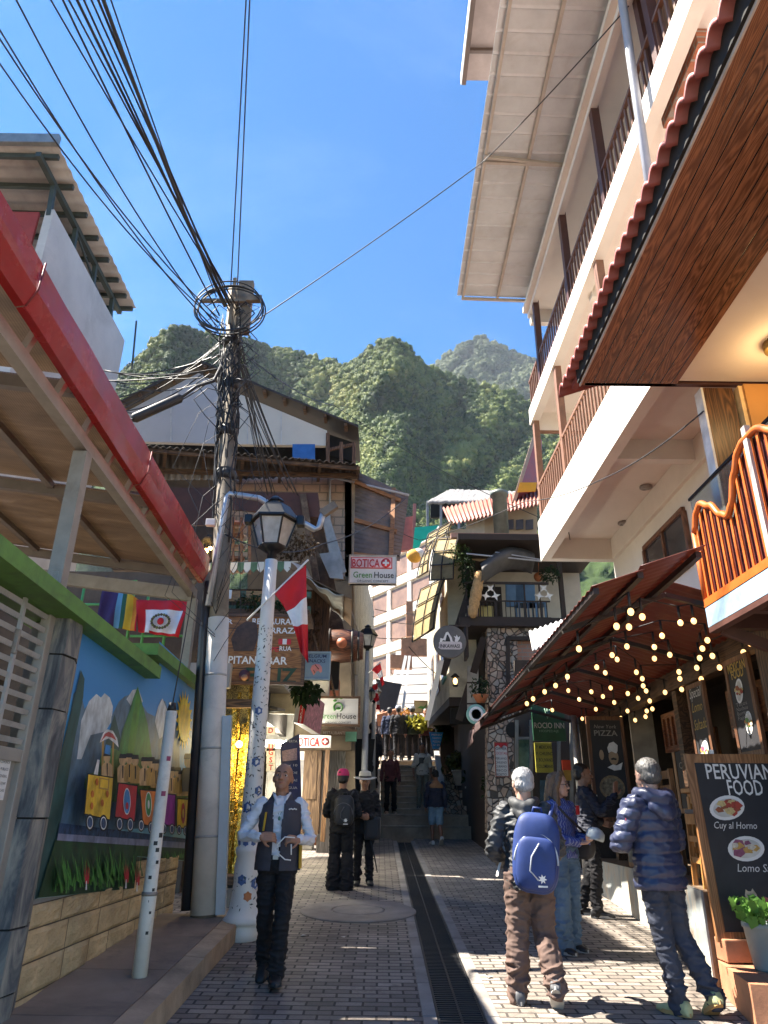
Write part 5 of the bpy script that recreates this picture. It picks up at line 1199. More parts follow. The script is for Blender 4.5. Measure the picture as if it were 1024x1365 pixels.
# ================================================================== MIDDLE DISTANCE: stone house with balcony, blinds, hotel
def pebble_mat():
 m,nt,p=base('river_stones',.8)
 v=mapped(nt);vo=nt.nodes.new('ShaderNodeTexVoronoi');vo.feature='DISTANCE_TO_EDGE';vo.inputs['Scale'].default_value=8.0;nt.links.new(v,vo.inputs['Vector'])
 vc=nt.nodes.new('ShaderNodeTexVoronoi');vc.inputs['Scale'].default_value=8.0;nt.links.new(v,vc.inputs['Vector'])
 sc_=nt.nodes.new('ShaderNodeSeparateColor');nt.links.new(vc.outputs['Color'],sc_.inputs[0])
 col=ramp(nt,sc_.outputs[0],((0,(.26,.18,.14)),(.3,(.40,.28,.21)),(.6,(.48,.38,.30)),(.85,(.36,.32,.28)),(1,(.18,.17,.16))))
 e=ramp(nt,vo.outputs[0],((.02,(0,0,0)),(.09,(1,1,1))))
 o=mix(nt,e,(.07,.055,.045),col);nt.links.new(o,p.inputs['Base Color']);bump(nt,p,e,1.0,.04);return m
M_peb=pebble_mat()
HY=16.0
ih=thing('stone_house','stone and timber house with a dark iron balcony over the stairs','house',(3.2,HY,gz(HY)))
def Hq(px,py,y=HY):return atY(px,py,y)
def plate(mb,pts,depth,y=HY,mi=0):mb.prism([Hq(x,yy,y)for x,yy in pts],(0,depth,0),mi)
M_dk=plain('dark_timber',(.028,.018,.014),.75,var=.4,scale=3)
b=MB();plate(b,[(650,832),(690,832),(690,1110),(650,1110)],.4);plate(b,[(690,832),(722,832),(722,850),(690,850)],.4);b.build('stone_wall',M_peb,ih)
b=MB();plate(b,[(678,850),(722,850),(722,935),(678,935)],.1,HY+.1);b.build('brick_panel',bricks('pale_brick',(.46,.22,.14),(.38,.20,.14),(.30,.26,.22),.26,.09,.012,axes=(0,2),bumps=.5),ih)
b=MB();plate(b,[(675,848),(680,848),(680,950),(675,950)],.14,HY-.06);plate(b,[(680,848),(724,848),(724,853),(680,853)],.14,HY-.06);b.build('panel_frame',M_dk,ih)
b=MB();b.prism([(2.36,HY+.42,1.0),(2.36,25,1.0),(2.5,25,1.0),(2.5,HY+.42,1.0)],(0,0,4.75));b.prism([(1.9,24.0,1.5),(3.2,24.0,1.5),(3.2,24.2,1.5),(1.9,24.2,1.5)],(0,0,4.5));b.build('dark_side_wall',M_dk,ih)
b=MB();a_,c_=Hq(612,829),Hq(760,829);b.box(((a_.x+c_.x)/2,HY+.55,a_.z-.03),(c_.x-a_.x,1.5,.2));b.build('balcony_slab',M_dk,ih)
b=MB();b.box((3.4,HY+2.0,7.0),(3.6,.15,2.3));b.build('balcony_back_wall',plain('balcony_wall',(.52,.46,.38),.8,var=.15,scale=2),ih)
b=MB();b.box((3.5,HY+.8,7.75),(3.5,2.5,.15));b.build('balcony_roof',M_dk,ih)
b=MB()
for x in(2.0,4.2):b.box((x,HY+.05,6.9),(.10,.10,2.0))
b.box((2.7,HY+1.9,6.7),(.8,.05,1.1));b.build_each('balcony_post',M_dk,ih)
rl=MB();ra,rb_=Hq(620,824,HY-.15),Hq(735,824,HY-.15);zt,zm,zb=Hq(650,777,HY-.15).z,Hq(650,801,HY-.15).z,Hq(650,823,HY-.15).z
for z,s_ in((zt,.05),(zm,.03),(zb,.03)):rl.box(((ra.x+rb_.x)/2,HY-.15,z),(rb_.x-ra.x,s_,s_))
x=ra.x
while x<rb_.x:rl.box((x,HY-.15,(zm+zb)/2),(.018,.018,zm-zb));x+=.105
for px in(622,640,660,700,720):q=Hq(px,800,HY-.15);rl.box((q.x,HY-.15,(zt+zb)/2),(.03,.03,zt-zb))
rl.build('iron_railing',M_dk,ih)
M_star=plain('white_star',(.72,.70,.66),.5)
for px in(654,725):
 for dx,dy,rot in((0,-7,0),(-6,3,.6),(7,3,-.5)):
  q=Hq(px+dx,791+dy,HY-.2);b=MB();n=8
  b.prism([(q.x+(.115 if k%2==0 else.04)*math.cos(rot+math.pi*k/4+math.pi/4),HY-.19,q.z+(.115 if k%2==0 else.04)*math.sin(rot+math.pi*k/4+math.pi/4))for k in range(8)],(0,.02,0))
  b.build('star_ornament',M_star,ih)
b=MB()
def fn(u,v):
 a=Hq(640+75*u,752-26*u+30*v-14*math.sin(math.pi*u),HY-.25);return a+V(0,-.35*math.sin(math.pi*v)+.5*u,0)
b.sheet(fn,16,8,0,thick=(0,.02,0));b.build('dark_awning',plain('awning_charcoal',(.075,.07,.065),.7,var=.4),ih)
b=MB();b.tube([Hq(622,738,HY-.3),Hq(722,748,HY-.3)],.02,6);b.tube([Hq(660,736,HY-.3),Hq(722,746,HY-.3)],.015,6);b.build('awning_bar',M_pipe,ih)
b=MB();b.box(Hq(654,715,HY-.2)+V(.5,0,0),(2.9,.12,.12));b.build('front_gutter',plain('pink_board',(.42,.24,.18),.7,var=.2),ih)
b=MB();plate(b,[(592,718),(716,718),(716,725),(640,748),(600,740)],.03,HY+.9);b.build('tan_lining',plain('tan_lining',(.50,.36,.22),.7,var=.15),ih)
b=MB();plate(b,[(622,690),(716,668),(716,718),(622,718)],.15,HY+1.4);b.build('upper_wall',plain('ochre_wall',(.42,.33,.22),.8,var=.15,scale=2),ih)
b=MB()
for x in(680,693,706):plate(b,[(x-5,693),(x+5,692),(x+5,705),(x-5,706)],.03,HY+1.33)
w_=b.build('window',plain('navy_glass',(.03,.035,.06),.2),ih)
b=MB();plate(b,[(622,692),(646,688),(646,716),(622,716)],.03,HY+1.35);b.build('cream_panel',plain('cream_panel2',(.52,.47,.37),.7),ih)
b=MB();E0,E1,E2,E3=atY(590,678,19.5),atY(722,650,19.5),atY(722,672,17.0),atY(600,700,17.0)
def fn(u,v):
 q=(E0*(1-u)+E1*u)*(1-v)+(E3*(1-u)+E2*u)*v;return q+V(0,0,.04*math.sin(u*2*math.pi*24))
b.sheet(fn,160,2,0,thick=(0,0,.02));b.build('red_roof',plain('faded_red_roof',(.30,.10,.06),.6,var=.35,scale=3,stain=(.15,.10,.08),stain_amt=.7),ih)
b=MB();c=atY(668,700,16.6);z0_,z1_=atY(668,748,16.6).z,atY(665,662,16.6).z;b.lathe((c.x,16.6,z0_),[(.19,0),(.19,z1_-z0_),(.24,z1_-z0_+.01),(.24,z1_-z0_+.10),(.10,z1_-z0_+.18)],18);b.build('flue',plain('flue_zinc',(.17,.19,.16),.5,metal=.3,var=.3,stain=(.08,.09,.06),stain_amt=.6),ih)
th=thing('thatched_roof','grey thatched roof on dark posts behind the stone house','roof',atY(630,690,23))
b=MB();T0,T1,T2,T3=atY(600,652,24.5),atY(690,655,24.5),atY(700,666,22.0),atY(570,668,22.0)
def fn(u,v):q=(T0*(1-u)+T1*u)*(1-v)+(T3*(1-u)+T2*u)*v;return q+V(0,0,.05*mnoise.noise((u*30,v*8,2)))
b.sheet(fn,60,12,0,thick=(0,0,-.12));b.build('thatch',plain('thatch',(.24,.23,.22),.95,var=.35,scale=14,bumps=.9,bscale=30,bdist=.05),th)
b=MB();b.prism([atY(x,y,23.6)for x,y in((574,670),(695,668),(695,690),(574,690))],(0,.1,0));b.build('dark_room',M_dark,th)
b=MB();
for x in(570,588,612):b.bar(atY(x,668,22.1),atY(x,705,22.1),.08,.08,up=(0,1,0))
b.build_each('post',plain('grey_post',(.25,.25,.24),.7),th)
rr=thing('red_eave','steep red tin eave with a yellow sheet hung beneath it','roof',atY(705,620,19))
b=MB();b.prism([atY(686,668,18.2),atY(712,586,18.2),atY(722,586,19.8),atY(722,668,19.8)],(.02,.05,0));b.build('red_sheet',plain('red_tin',(.28,.035,.02),.5,var=.25),rr)
b=MB();b.bar(atY(685,670,18.15),atY(712,584,18.15),.10,.10,up=(0,1,0));b.build('barge_board',plain('barge',(.40,.28,.20),.7),rr)
b=MB();b.prism([atY(690,656,18.0),atY(693,643,18.0),atY(716,643,18.0),atY(714,655,18.0)],(0,.03,0));b.build('yellow_sheet',plain('yellow_tarp',(.72,.33,.01),.5,var=.12),rr)
M_bch=plain('blue_cloth',(.12,.22,.34),.7,var=.2)
def balcony_chair(px,label):
 q=Hq(px,820,HY+.35);z=5.92;t=thing('balcony_chair',label,'chair',(q.x,HY+.35,z))
 b=MB();b.box((q.x,HY+.35,z+.42),(.48,.46,.06),0,None,.02);b.build('seat',M_bch,t)
 b=MB();b.box((q.x-.18,HY+.55,z+.72),(.5,.08,.6),0,Matrix.Rotation(.15,3,'X'),.03);b.build('backrest',M_bch,t)
 for sx in(-1,1):
  for sy in(-1,1):b=MB();b.box((q.x+sx*.2,HY+.35+sy*.19,z+.20),(.04,.04,.4));b.build('leg',M_bch,t)
balcony_chair(702,'blue padded chair on the iron balcony, nearest the left star ornament');balcony_chair(714,'blue padded chair on the iron balcony, in front of the pale wall')
for px,r_,lab,m_ in((631,.2,'square pink flower pot on the iron balcony','p'),(646,.25,'wide yellow flower pot on the iron balcony','y')):
 q=Hq(px,815,HY+.1);t=thing('flower_pot',lab,'pot',(q.x,HY+.1,5.92));b=MB();b.box((q.x,HY+.1,6.06),(r_*1.5,.25,.28),0,None,.03);b.build('pot',plain('pot_'+m_,(.60,.40,.34)if m_=='p' else(.55,.46,.16),.7),t)
 b=MB();leaf_cloud(b,(q.x,HY+.1,6.32),r_*.9,70,.08);b.build('leaves',M_dry if m_=='y' else M_leaf_s,t,recalc=False)
hanging_plant('balcony_creeper',Hq(623,762,HY-.1),'leafy creeper climbing the left post of the iron balcony',.38,420,.09,(.5,.5,1.7))
hanging_plant('balcony_creeper',Hq(612,738,HY-.1),'white flowered creeper under the tan awning',.28,260,.07,(1,.5,1.2),mat=leaf_mat('flower_leaves',((0,(.05,.08,.02)),(.5,(.16,.2,.07)),(.8,(.6,.58,.5))),12,.2))
hanging_plant('hanging_fern',Hq(733,765,HY-.1),'fern hanging at the right end of the iron balcony',.25,220,.08)
b=MB()
for k in range(5):b.ball(Hq(639-k*2.2,770+k*11,HY-.3),.17-.012*abs(k-2),0,10,7,(.8,.7,1.25))
tag(b.build('straw_figure',plain('straw',(.40,.24,.10),.9,var=.3,scale=20,bumps=.6)),'tall stuffed straw figure hanging at the corner of the iron balcony','ornament')
b=MB();b.ball(Hq(718,769,HY+.6),.12,0);b.tube([Hq(718,769,HY+.6),Hq(718,750,HY+.6)],.008,5);tag(b.build('orange_lantern',plain('orange_ball',(.45,.14,.04),.6)),'round orange paper ball hanging over the iron balcony','ornament')
rs_=thing('round_sign','round black sign with a white mountain emblem below the iron balcony','sign',atY(600,855,15))
c=atY(599.5,855.5,14.9);b=MB();b.lathe(c+V(0,.10,0),[(.0001,0),(.335,0),(.345,.02),(.345,.09),(.335,.10)],40,0,(0,-1,0));b.lathe(c,[(.345,-.004),(.352,-.004),(.352,.012),(.335,.012)],40,1,(0,-1,0));b.build('disc',[plain('sign_black',(.014,.013,.014),.4),plain('sign_rim',(.10,.09,.08),.4)],rs_)
def em(pts,name,mat,off):b=MB();b.prism([c+V(x*.0151,-off,-y*.0151)for x,y in pts],(0,.005,0));b.build(name,mat,rs_)
em([(-15,6),(-15,1),(15,0),(17,2),(17,9),(14,11),(-12,11),(-16,9)],'emblem_base',plain('emblem_grey',(.60,.55,.54),.5),.018)
em([(-14,1),(-13,-5),(-9,-4),(-5,-13),(-2,-14),(3,-6),(4,-1),(6,0)],'emblem_mountain',M_wlet,.018)
em([(-11,0),(-9,-2),(-6,-1),(-4,-9),(-2.5,-10),(0,-5),(1,0)],'emblem_shade',M_klet,.025)
em([(7,0),(8,-5),(6,-8),(9,-7),(10,-10),(12,-6),(15,-8),(14,-4),(11,0)],'emblem_leaf',M_wlet,.018)
lettering('INKAWASI',c+V(0,-.019,-.095),RX,UZ,.075,M_klet,rs_,width=.42,bold=.02,depth=.006)
b=MB();b.box(c+V(.38,.3,.05),(.05,.5,.7));b.bar(c+V(0,.06,.36),c+V(.45,.06,.36),.04,.04);b.build_each('bracket',M_dk,rs_)
t=thing('teal_round_sign','pale teal round sign with a ring emblem near the stone wall','sign',atY(635,952,14.9))
c2=atY(635,952,14.9);b=MB();b.lathe(c2+V(0,.05,0),[(.0001,0),(.20,0),(.20,.05),(.185,.055),(.0001,.055)],32,0,(0,-1,0));b.build('disc',plain('teal_disc',(.22,.42,.36),.5),t)
b=MB();b.lathe(c2+V(0,-.006,0),[(.13,0),(.15,0),(.15,.006),(.13,.006)],32,0,(0,-1,0));b.lathe(c2+V(0,-.006,0),[(.0001,0),(.10,0),(.10,.006),(.0001,.006)],24,1,(0,-1,0));b.build('ring_emblem',[M_wlet,plain('teal_dark',(.10,.22,.20),.5,var=.7,scale=30)],t)
wl2=thing('porch_lantern','small lit porch lantern in the dark entry below the round sign','lantern',atY(607,908,16.2));c3=atY(607,908,16.2)
b=MB();b.lathe(c3+V(0,0,.09),[(.11,0),(.03,.08)],6);b.lathe(c3-V(0,0,.12),[(.05,0),(.07,.03)],6);b.build('frame',M_dark,wl2);b=MB();b.ball(c3,.05,0,sc=(1,1,1.5));b.build('bulb',emit('porch_bulb',(1,.55,.18),1.2),wl2)
dp=thing('timber_stair','dark timber stair and struts under the iron balcony','stair',atY(600,960,16.6))
b=MB();b.bar(atY(625,790,16.1),atY(590,900,16.4),.16,.2,up=(0,1,0));b.bar(atY(645,850,16.2),atY(612,960,16.6),.16,.15,up=(0,1,0));b.build_each('strut',M_dk,dp)
b=MB();b.prism([atY(x,y,17.6)for x,y in((604,880),(655,880),(655,965),(600,965))],(0,.1,0));b.build('dark_back',M_dark,dp)
b=MB();b.prism([atY(x,y,16.3)for x,y in((623,888),(638,888),(638,945),(623,945))],(0,.04,0));b.build('pale_board',plain('pale_board',(.30,.29,.26),.8),dp)
b=MB();b.prism([atY(x,y,16.0)for x,y in((585,880),(592,880),(573,960),(566,960))],(0,.03,0));b.build('white_trim',M_wht,dp)
b=MB();b.bar(atY(622,910,15.8),atY(652,910,15.8),.03);b.bar(atY(622,938,15.8),atY(652,938,15.8),.03);b.build('rail',M_dk,dp)
t=thing('terracotta_planter','terracotta bowl of green leaves on the rail below the iron balcony','planter',atY(641,930,15.7));q=atY(641,930,15.7)
b=MB();b.lathe(q-V(0,0,.10),[(.09,0),(.17,.14),(.18,.16),(.16,.16)],16);b.build('bowl',plain('terracotta',(.36,.12,.05),.7),t);b=MB();leaf_cloud(b,q+V(0,0,.2),.24,150,.08);b.build('leaves',M_leaf_s,t,recalc=False)
M_reed=None
def reed():
 m,nt,p=base('bamboo_reed',.7);v=mapped(nt,(1,1,1));a=noise(nt,mapped(nt,(2,2,40)),2.5,4,.6);o=ramp(nt,a,((.3,(.34,.25,.11)),(.7,(.58,.46,.24))));nt.links.new(o,p.inputs['Base Color']);bump(nt,p,a,.4,.01)
 tb=nt.nodes.new('ShaderNodeBsdfTranslucent');nt.links.new(o,tb.inputs[0]);mx=nt.nodes.new('ShaderNodeMixShader');mx.inputs[0].default_value=.35
 nt.links.new(p.outputs[0],mx.inputs[1]);nt.links.new(tb.outputs[0],mx.inputs[2]);nt.links.new(mx.outputs[0],nt.nodes['Material Output'].inputs[0]);return m
M_reed=reed()
sd=thing('blind_house','tall narrow house front hung with bamboo blinds beyond the round sign','house',(1.6,18,1.1))
M_old=plain('stained_stucco',(.42,.38,.29),.85,var=.25,scale=1.5,stain=(.16,.14,.10),stain_amt=.8)
b=MB();b.prism([(1.62,17.2,4.3),(1.55,24.5,4.6),(2.3,24.5,4.6),(2.3,17.2,4.3)],(0,0,4.3));b.build('wall',M_old,sd)
b=MB();b.prism([(1.60,17.2,4.1),(1.52,24.5,4.4),(2.35,24.5,4.4),(2.35,17.2,4.1)],(0,0,.19));b.build('floor_beam',M_dk,sd)
for k,(lab,qd)in enumerate((('uppermost bamboo blind, beside the green tarpaulin',((573,712,19),(604,695,17),(600,715,17),(570,735,19))),('bamboo blind with a toothed edge under the pink board',((584,718,17.2),(614,716,16.1),(606,772,16.1),(574,774,17.2))),('narrow bamboo blind left of the toothed one',((571,728,19.2),(580,720,18.0),(571,762,18.0),(557,770,19.2))),('large lowest bamboo blind above the round sign',((562,786,19.5),(594,770,16.6),(579,838,16.6),(551,856,19.5))))):
 C4=[atY(*q)for q in qd];t=thing('bamboo_blind',lab,'blind',C4[3],'bamboo blinds on the narrow house')
 b=MB()
 def fn(u,v):q=(C4[0]*(1-u)+C4[1]*u)*(1-v)+(C4[3]*(1-u)+C4[2]*u)*v;return q+V(-.05*math.sin(math.pi*v),0,.01*math.sin(v*60))
 b.sheet(fn,8,24,0,thick=(.02,.01,0));b.build('reeds',M_reed,t)
 b=MB()
 for u in(.0,.5,1.0):b.tube([fn(u,j/5)+V(-.03,-.03,0)for j in range(6)],.018,5)
 for v in(.0,.33,.66,1.0):b.tube([fn(0,v)+V(-.03,-.03,0),fn(1,v)+V(-.03,-.03,0)],.018,5)
 b.build('frame_poles',M_dk,t)
for y_,z_,m_ in((18.3,5.5,plain('green_door',(.06,.22,.16),.6)),(20.2,5.5,M_frame_b),(22.2,5.6,M_frame_b),(18.4,7.6,M_frame_b)):
 b=MB();b.box((1.585,y_,z_),(.05,.9,1.3),0);w_=b.build('window',m_,sd);b=MB();b.box((1.555,y_,z_),(.02,.7,1.1));b.build('pane',M_glass,w_)
tag((lambda m:(m.prism([atY(x,y,21.5)for x,y in((553,703),(585,700),(574,716),(562,722),(556,735),(550,735))],(0,.05,0)),m)[1])(MB()).build('green_tarpaulin',plain('green_tarp',(.01,.42,.28),.5,var=.15)),'bright green tarpaulin stretched beside the uppermost bamboo blind','tarpaulin')
b=MB();b.ball(atY(553,741,21),.22,0,12,8,(1.2,1,1));b.ball(atY(558,739,21),.2,1,10,8);tag(b.build('bundle',[plain('orange_cloth',(.62,.30,.04),.8),plain('white_cloth',(.7,.66,.6),.8)]),'orange and white cloth bundle hanging below the green tarpaulin','bundle')
b=MB();b.prism([atY(x,y,26)for x,y in((536,690),(551,688),(549,732),(531,735))],(0,.2,0));b.bar(atY(536,688,25.9),atY(531,736,25.9),.10,.05,up=(0,1,0));b.bar(atY(553,672,25.9),atY(551,735,25.9),.12,.1,up=(0,1,0));tag(b.build('pink_wall_panel',plain('faded_pink',(.36,.13,.10),.8,var=.2)),'faded pink wall panel under the hillside between the two house rows','wall')
hh=thing('white_hotel','tall white hotel block with rows of brown windows beyond the lane','hotel',(1,44,8))
A_,B2=atY(496,790,44),atY(562,740,38)
b=MB();b.prism([(A_.x,44,3),(B2.x+1.0,38,3),(B2.x+6,52,3),(A_.x+4,56,3)],(0,0,14.2));b.build('wall',M_wht,hh)
dv=(V(B2.x+1.0,38,0)-V(A_.x,44,0));Lh=dv.length;dv.normalize();nv_=V(-abs(dv.y),-dv.x,0).normalized()
M_bw=plain('brown_window',(.20,.12,.085),.5,var=.25,scale=2)
rz_=math.atan2(dv.y,dv.x);RM=Matrix.Rotation(rz_,3,'Z')
for row in range(6):
 for col in range(3):
  c=V(A_.x,44,0)+dv*(Lh*(.16+.30*col))+V(0,0,15.8-1.95*row)
  b=MB();b.box(c+nv_*.02,(1.75,.16,1.15),0,RM);w_=b.build('window',M_bw,hh)
b=MB()
for row in range(7):b.box(V(A_.x,44,0)+dv*(Lh*.5)+nv_*.12+V(0,0,16.75-1.95*row),(Lh,.26,.5),0,RM)
for col in range(4):b.box(V(A_.x,44,0)+dv*(Lh*(.01+.305*col))+nv_*.10+V(0,0,10),(.34,.2,14),0,RM)
b.build('bands',M_wht,hh)
wl3=thing('white_lane_house','sunlit white house wall crossed by wires at the top of the stairs','house',(1.6,32,4))
b=MB();q0,q1=atY(528,880,32),atY(592,985,32);b.prism([(q0.x,32,3),(q1.x+2,30,3),(q1.x+2,36,3),(q0.x,38,3)],(0,0,q0.z-2.6));b.build('wall',M_wht,wl3)
b=MB();q=atY(552,863,30);b.box(q,(1.1,.2,.75));q=atY(535,883,30);b.box(q,(.9,.4,.55));q=atY(546,850,31);b.bar(q,q+V(0,0,1.6),.5,.3);b.build('brown_boxes',plain('brown_boxes',(.34,.17,.09),.7,var=.3),wl3)
b=MB()
for py in(893,902,915,927,940):b.tube([atY(528,py+RNG.uniform(-3,3),31.5),atY(592,py-4,29)],.018,4)
b.build('wires',M_cable,wl3)
b=MB();b.bar(atY(541,875,29),atY(524,955,28),.12,.12,up=(0,1,0));b.bar(atY(546,875,29),atY(536,955,28),.10,.1,up=(0,1,0));b.build('white_ladder',M_wht,wl3)
ms=thing('market_stall','dark roofed market stall with a brown awning at the top of the stairs','stall',(0.2,27,4))
b=MB();b.prism([atY(x,y,27)for x,y in((501,905),(536,912),(524,952),(507,955))],(0,1.5,.2));b.build('dark_roof',plain('stall_tarp',(.025,.025,.028),.7,var=.3),ms)
b=MB();b.prism([atY(x,y,26)for x,y in((502,953),(530,945),(536,950),(536,962),(504,968))],(0,.5,.1));b.build('brown_awning',plain('brown_awning',(.32,.13,.06),.7),ms)
b=MB();b.prism([atY(x,y,27)for x,y in((500,965),(600,960),(600,1010),(500,1012))],(0,.3,0));b.build('shaded_back',plain('stall_back',(.06,.045,.04),.9,var=.5,scale=1.5),ms)
t,*_=signboard('hummingbird_sign','small tan hanging sign with a green bird at the top of the stairs',552,934,575,951,25.0,plain('tan_sign',(.46,.36,.19),.6),plain('tan_edge',(.3,.2,.1),.6),.03)
b=MB();b.prism([atY(x,y,24.95)for x,y in((556,944),(561,941),(565,942),(570,938),(567,943),(571,946),(565,945),(560,944))],(0,.02,0));b.build('bird_emblem',M_gnlet,t)
b=MB();leaf_cloud(b,atY(562,965,24.6),.42,260,.16,(1.3,.6,.5));tag(b.build('yellow_flowers',leaf_mat('yellow_flower',((0,(.3,.28,.03)),(.5,(.62,.48,.05)),(1,(.75,.62,.15))),6,.2),recalc=False),'mass of yellow flowers at the top of the stairs','flowers')
hanging_plant('stair_shrub',atY(590,965,23.4),'tall green leafy shrub at the top right of the stairs',.38,300,.16,(.7,.6,1.3))
b=MB();leaf_cloud(b,atY(541,955,25.2),.22,120,.10,(1,.6,1.4));tag(b.build('hanging_garland',leaf_mat('orange_garland',((0,(.4,.18,.03)),(1,(.7,.4,.08))),6,.2),recalc=False),'orange garland hanging beside the stall at the top of the stairs','garland')
t=thing('blue_board','bright blue board with white lines of text beside the stairs','sign',atY(582,985,22.6))
b=MB();b.prism([atY(x,y,22.5)for x,y in((572,976),(591,976),(586,998),(577,998))],(0,.05,0));b.build('panel',plain('cyan_board',(.015,.28,.62),.5),t)
for k in range(4):SL(t,('MENU','TURISTICO','PIZZAS','S/ 25')[k],582,979.5+4.5*k,22.49,2.6,M_wlet,13-1.5*k,depth=.006)
pw=thing('stone_planter_wall','low rubble planter wall with a sloping concrete cap beside the stairs','wall',(2.4,21.5,1.6))
b=MB();b.prism([(1.76,SY+.9,1.2),(4.2,SY+.9,1.2),(4.2,SY+.9,1.98),(1.76,SY+.9,1.98)],(0,1.0,0));b.prism([(1.76,SY+1.9,1.2),(4.2,SY+1.9,1.2),(4.2,SY+1.9,2.4),(1.76,SY+1.9,2.4)],(0,1.3,0));b.prism([(1.76,SY+3.2,1.2),(4.2,SY+3.2,1.2),(4.2,SY+3.2,2.9),(1.76,SY+3.2,2.9)],(0,2.3,0));b.build('rubble',M_peb,pw)
b=MB();b.prism([(1.70,SY+.85,STZ+.10),(1.86,SY+.85,STZ+.10),(1.86,TOPY-.4,TOPZ+.2),(1.70,TOPY-.4,TOPZ+.2)],(0,0,.10));b.prism([(1.72,SY+.9,1.2),(1.84,SY+.9,1.2),(1.84,TOPY-.4,1.2),(1.72,TOPY-.4,1.2)],(0,0,.55));b.build('sloping_cap',plain('cap_concrete',(.32,.30,.27),.8,var=.2),pw)
M_potw=plain('white_pot',(.42,.41,.39),.6,var=.15)
def pot(px,py,Y,r_,h_,label,leaf=True,lr=.3,mat=None):
 q=atY(px,py,Y);t=thing('plant_pot',label,'pot',q,'white plant pots beside the stairs')
 b=MB();b.lathe(q,[(r_*.62,0),(r_*.9,h_*.7),(r_,h_*.9),(r_*1.08,h_*.9),(r_*1.08,h_),(r_*.9,h_),(r_*.85,h_*.9),(.0001,h_*.88)],20);b.build('pot',M_potw,t)
 b=MB();leaf_cloud(b,q+V(0,0,h_+lr*.7),lr,170,.13,(1,.8,1));
 for k in range(4):d=Vector(RNG.normal(size=3))*lr*.4;b.tube([q+V(0,0,h_*.8),q+V(d.x,d.y,h_+lr*.6)],.01,4)
 b.build('leaves',mat or M_leaf_s,t,recalc=False)
M_spiky=leaf_mat('pale_spiky',((0,(.08,.10,.03)),(.5,(.2,.2,.08)),(1,(.34,.32,.16))),8,.2)
pot(613,1047,22.3,.22,.42,'white pot with a pale spiky plant, highest beside the stairs',lr=.32,mat=M_spiky)
pot(635,1072,21.1,.28,.45,'white rimmed pot with a leafy plant, middle one beside the stairs',lr=.30)
pot(658,1086,20.6,.30,.45,'white pot with a dark bush, lowest beside the stairs',lr=.45)
hanging_plant('dark_bush',atY(620,1020,22.6),'dark leafy bush against the house at the right of the stairs',.55,420,.14,(1.3,.7,.9))
hanging_plant('dark_bush',atY(668,1050,16.5),'dark bush below the white menu sign on the stone wall',.38,380,.10,(1.2,.7,1.1))
t,*_=signboard('menu_sign','narrow white menu sign with a red heading on the stone wall',658,989,679,1036,15.4,M_sgnwhite,plain('menu_edge',(.25,.10,.07),.6),.02)
SL(t,'OFFER',668,998,15.37,3.6,M_klet,15,depth=.004);SL(t,'COCKTAIL',668,1004,15.37,3.6,M_rlet,17,depth=.004)
for k,w_ in enumerate(('PERUANO','CHILENO','CUBANO','PISCO','MOJITO')):SL(t,w_,668,1011+5.3*k,15.37,3,M_klet,15,depth=.004)
b=MB();b.prism([atY(x,y,15.36)for x,y in((659,990),(678,990),(677,996),(672,993),(668,997),(664,993),(660,996))],(0,.01,0));b.build('red_heading',M_rlet,t)
inn=thing('small_inn','dim little inn with a greenish glass door beside the stone wall','inn',(3.0,14.2,.9))
b=MB();b.prism([atY(x,y,14.6)for x,y in((686,880),(800,880),(800,1180),(686,1180))],(0,.1,0));b.build('wall',M_rwall,inn)
b=MB();b.prism([atY(x,y,14.5)for x,y in((692,985),(706,985),(706,1120),(692,1120))],(0,.05,0));b.build('glass_door',plain('green_glass',(.10,.17,.13),.15,var=.6,scale=3),inn)
b=MB()
for x in(689,708,745,762):b.bar(atY(x,960,14.4),atY(x,1150,14.4),.06,.06,up=(0,1,0))
b.bar(atY(688,984,14.4),atY(710,984,14.4),.05);b.build('door_frame',plain('door_frame_grey',(.17,.17,.15),.6),inn)
b=MB();b.prism([atY(x,y,14.45)for x,y in((720,1040),(745,1040),(745,1130),(720,1130))],(0,.05,0));b.build('shop_window',plain('teal_window',(.04,.07,.09),.15,var=.8,scale=4),inn)
b=MB();q=atY(684,973,14.6);b.lathe(q,[(.12,0),(.15,0),(.15,.03),(.12,.03)],20,0,(0,-1,0));b.build('iron_ring',M_dark,inn)
t,cx,cz_,w_,h_=signboard('inn_sign','dark green square inn sign with cream letters under the string lights',708,940,755,988,13.0,plain('inn_green',(.012,.075,.035),.45,var=.3),None)
SL(t,'ROCIO INN',732,967,12.975,7.5,plain('cream_letters',(.55,.52,.44),.5),40,.008,depth=.006);SL(t,'HOSPEDAJE',732,974.5,12.975,3.2,plain('green_letters_pale',(.20,.34,.24),.5),26,depth=.006)
b=MB();
for a in(-.5,.0,.5):b.tube([atY(730,958,12.96),atY(730,952,12.96)+V(math.sin(a)*.10,0,.10)],.008,4)
b.build('plant_emblem',MATS['green_letters_pale'],t)
t,*_=signboard('price_list','yellow list sign of dish names below the green inn sign',712,990,738,1030,13.6,plain('list_yellow',(.28,.25,.03),.6),None)
for k,w_ in enumerate(('P. MEXICANO','P. CHILENO','P. BOLIVIANO','P. COLOMBIANO')):SL(t,w_,726,996+8.5*k,13.57,4.5,M_klet,22,.01,depth=.006)
b=MB();q=atY(755,1020,12.6);b.box(q,(.14,.06,.16));b.box(q-V(0,0,.16),(.12,.05,.16),1);tag(b.build('red_flyer',[plain('flyer_red',(.62,.06,.02),.5),plain('flyer_gold',(.45,.25,.04),.5)]),'small red and gold flyer stand behind the long haired woman','flyer')
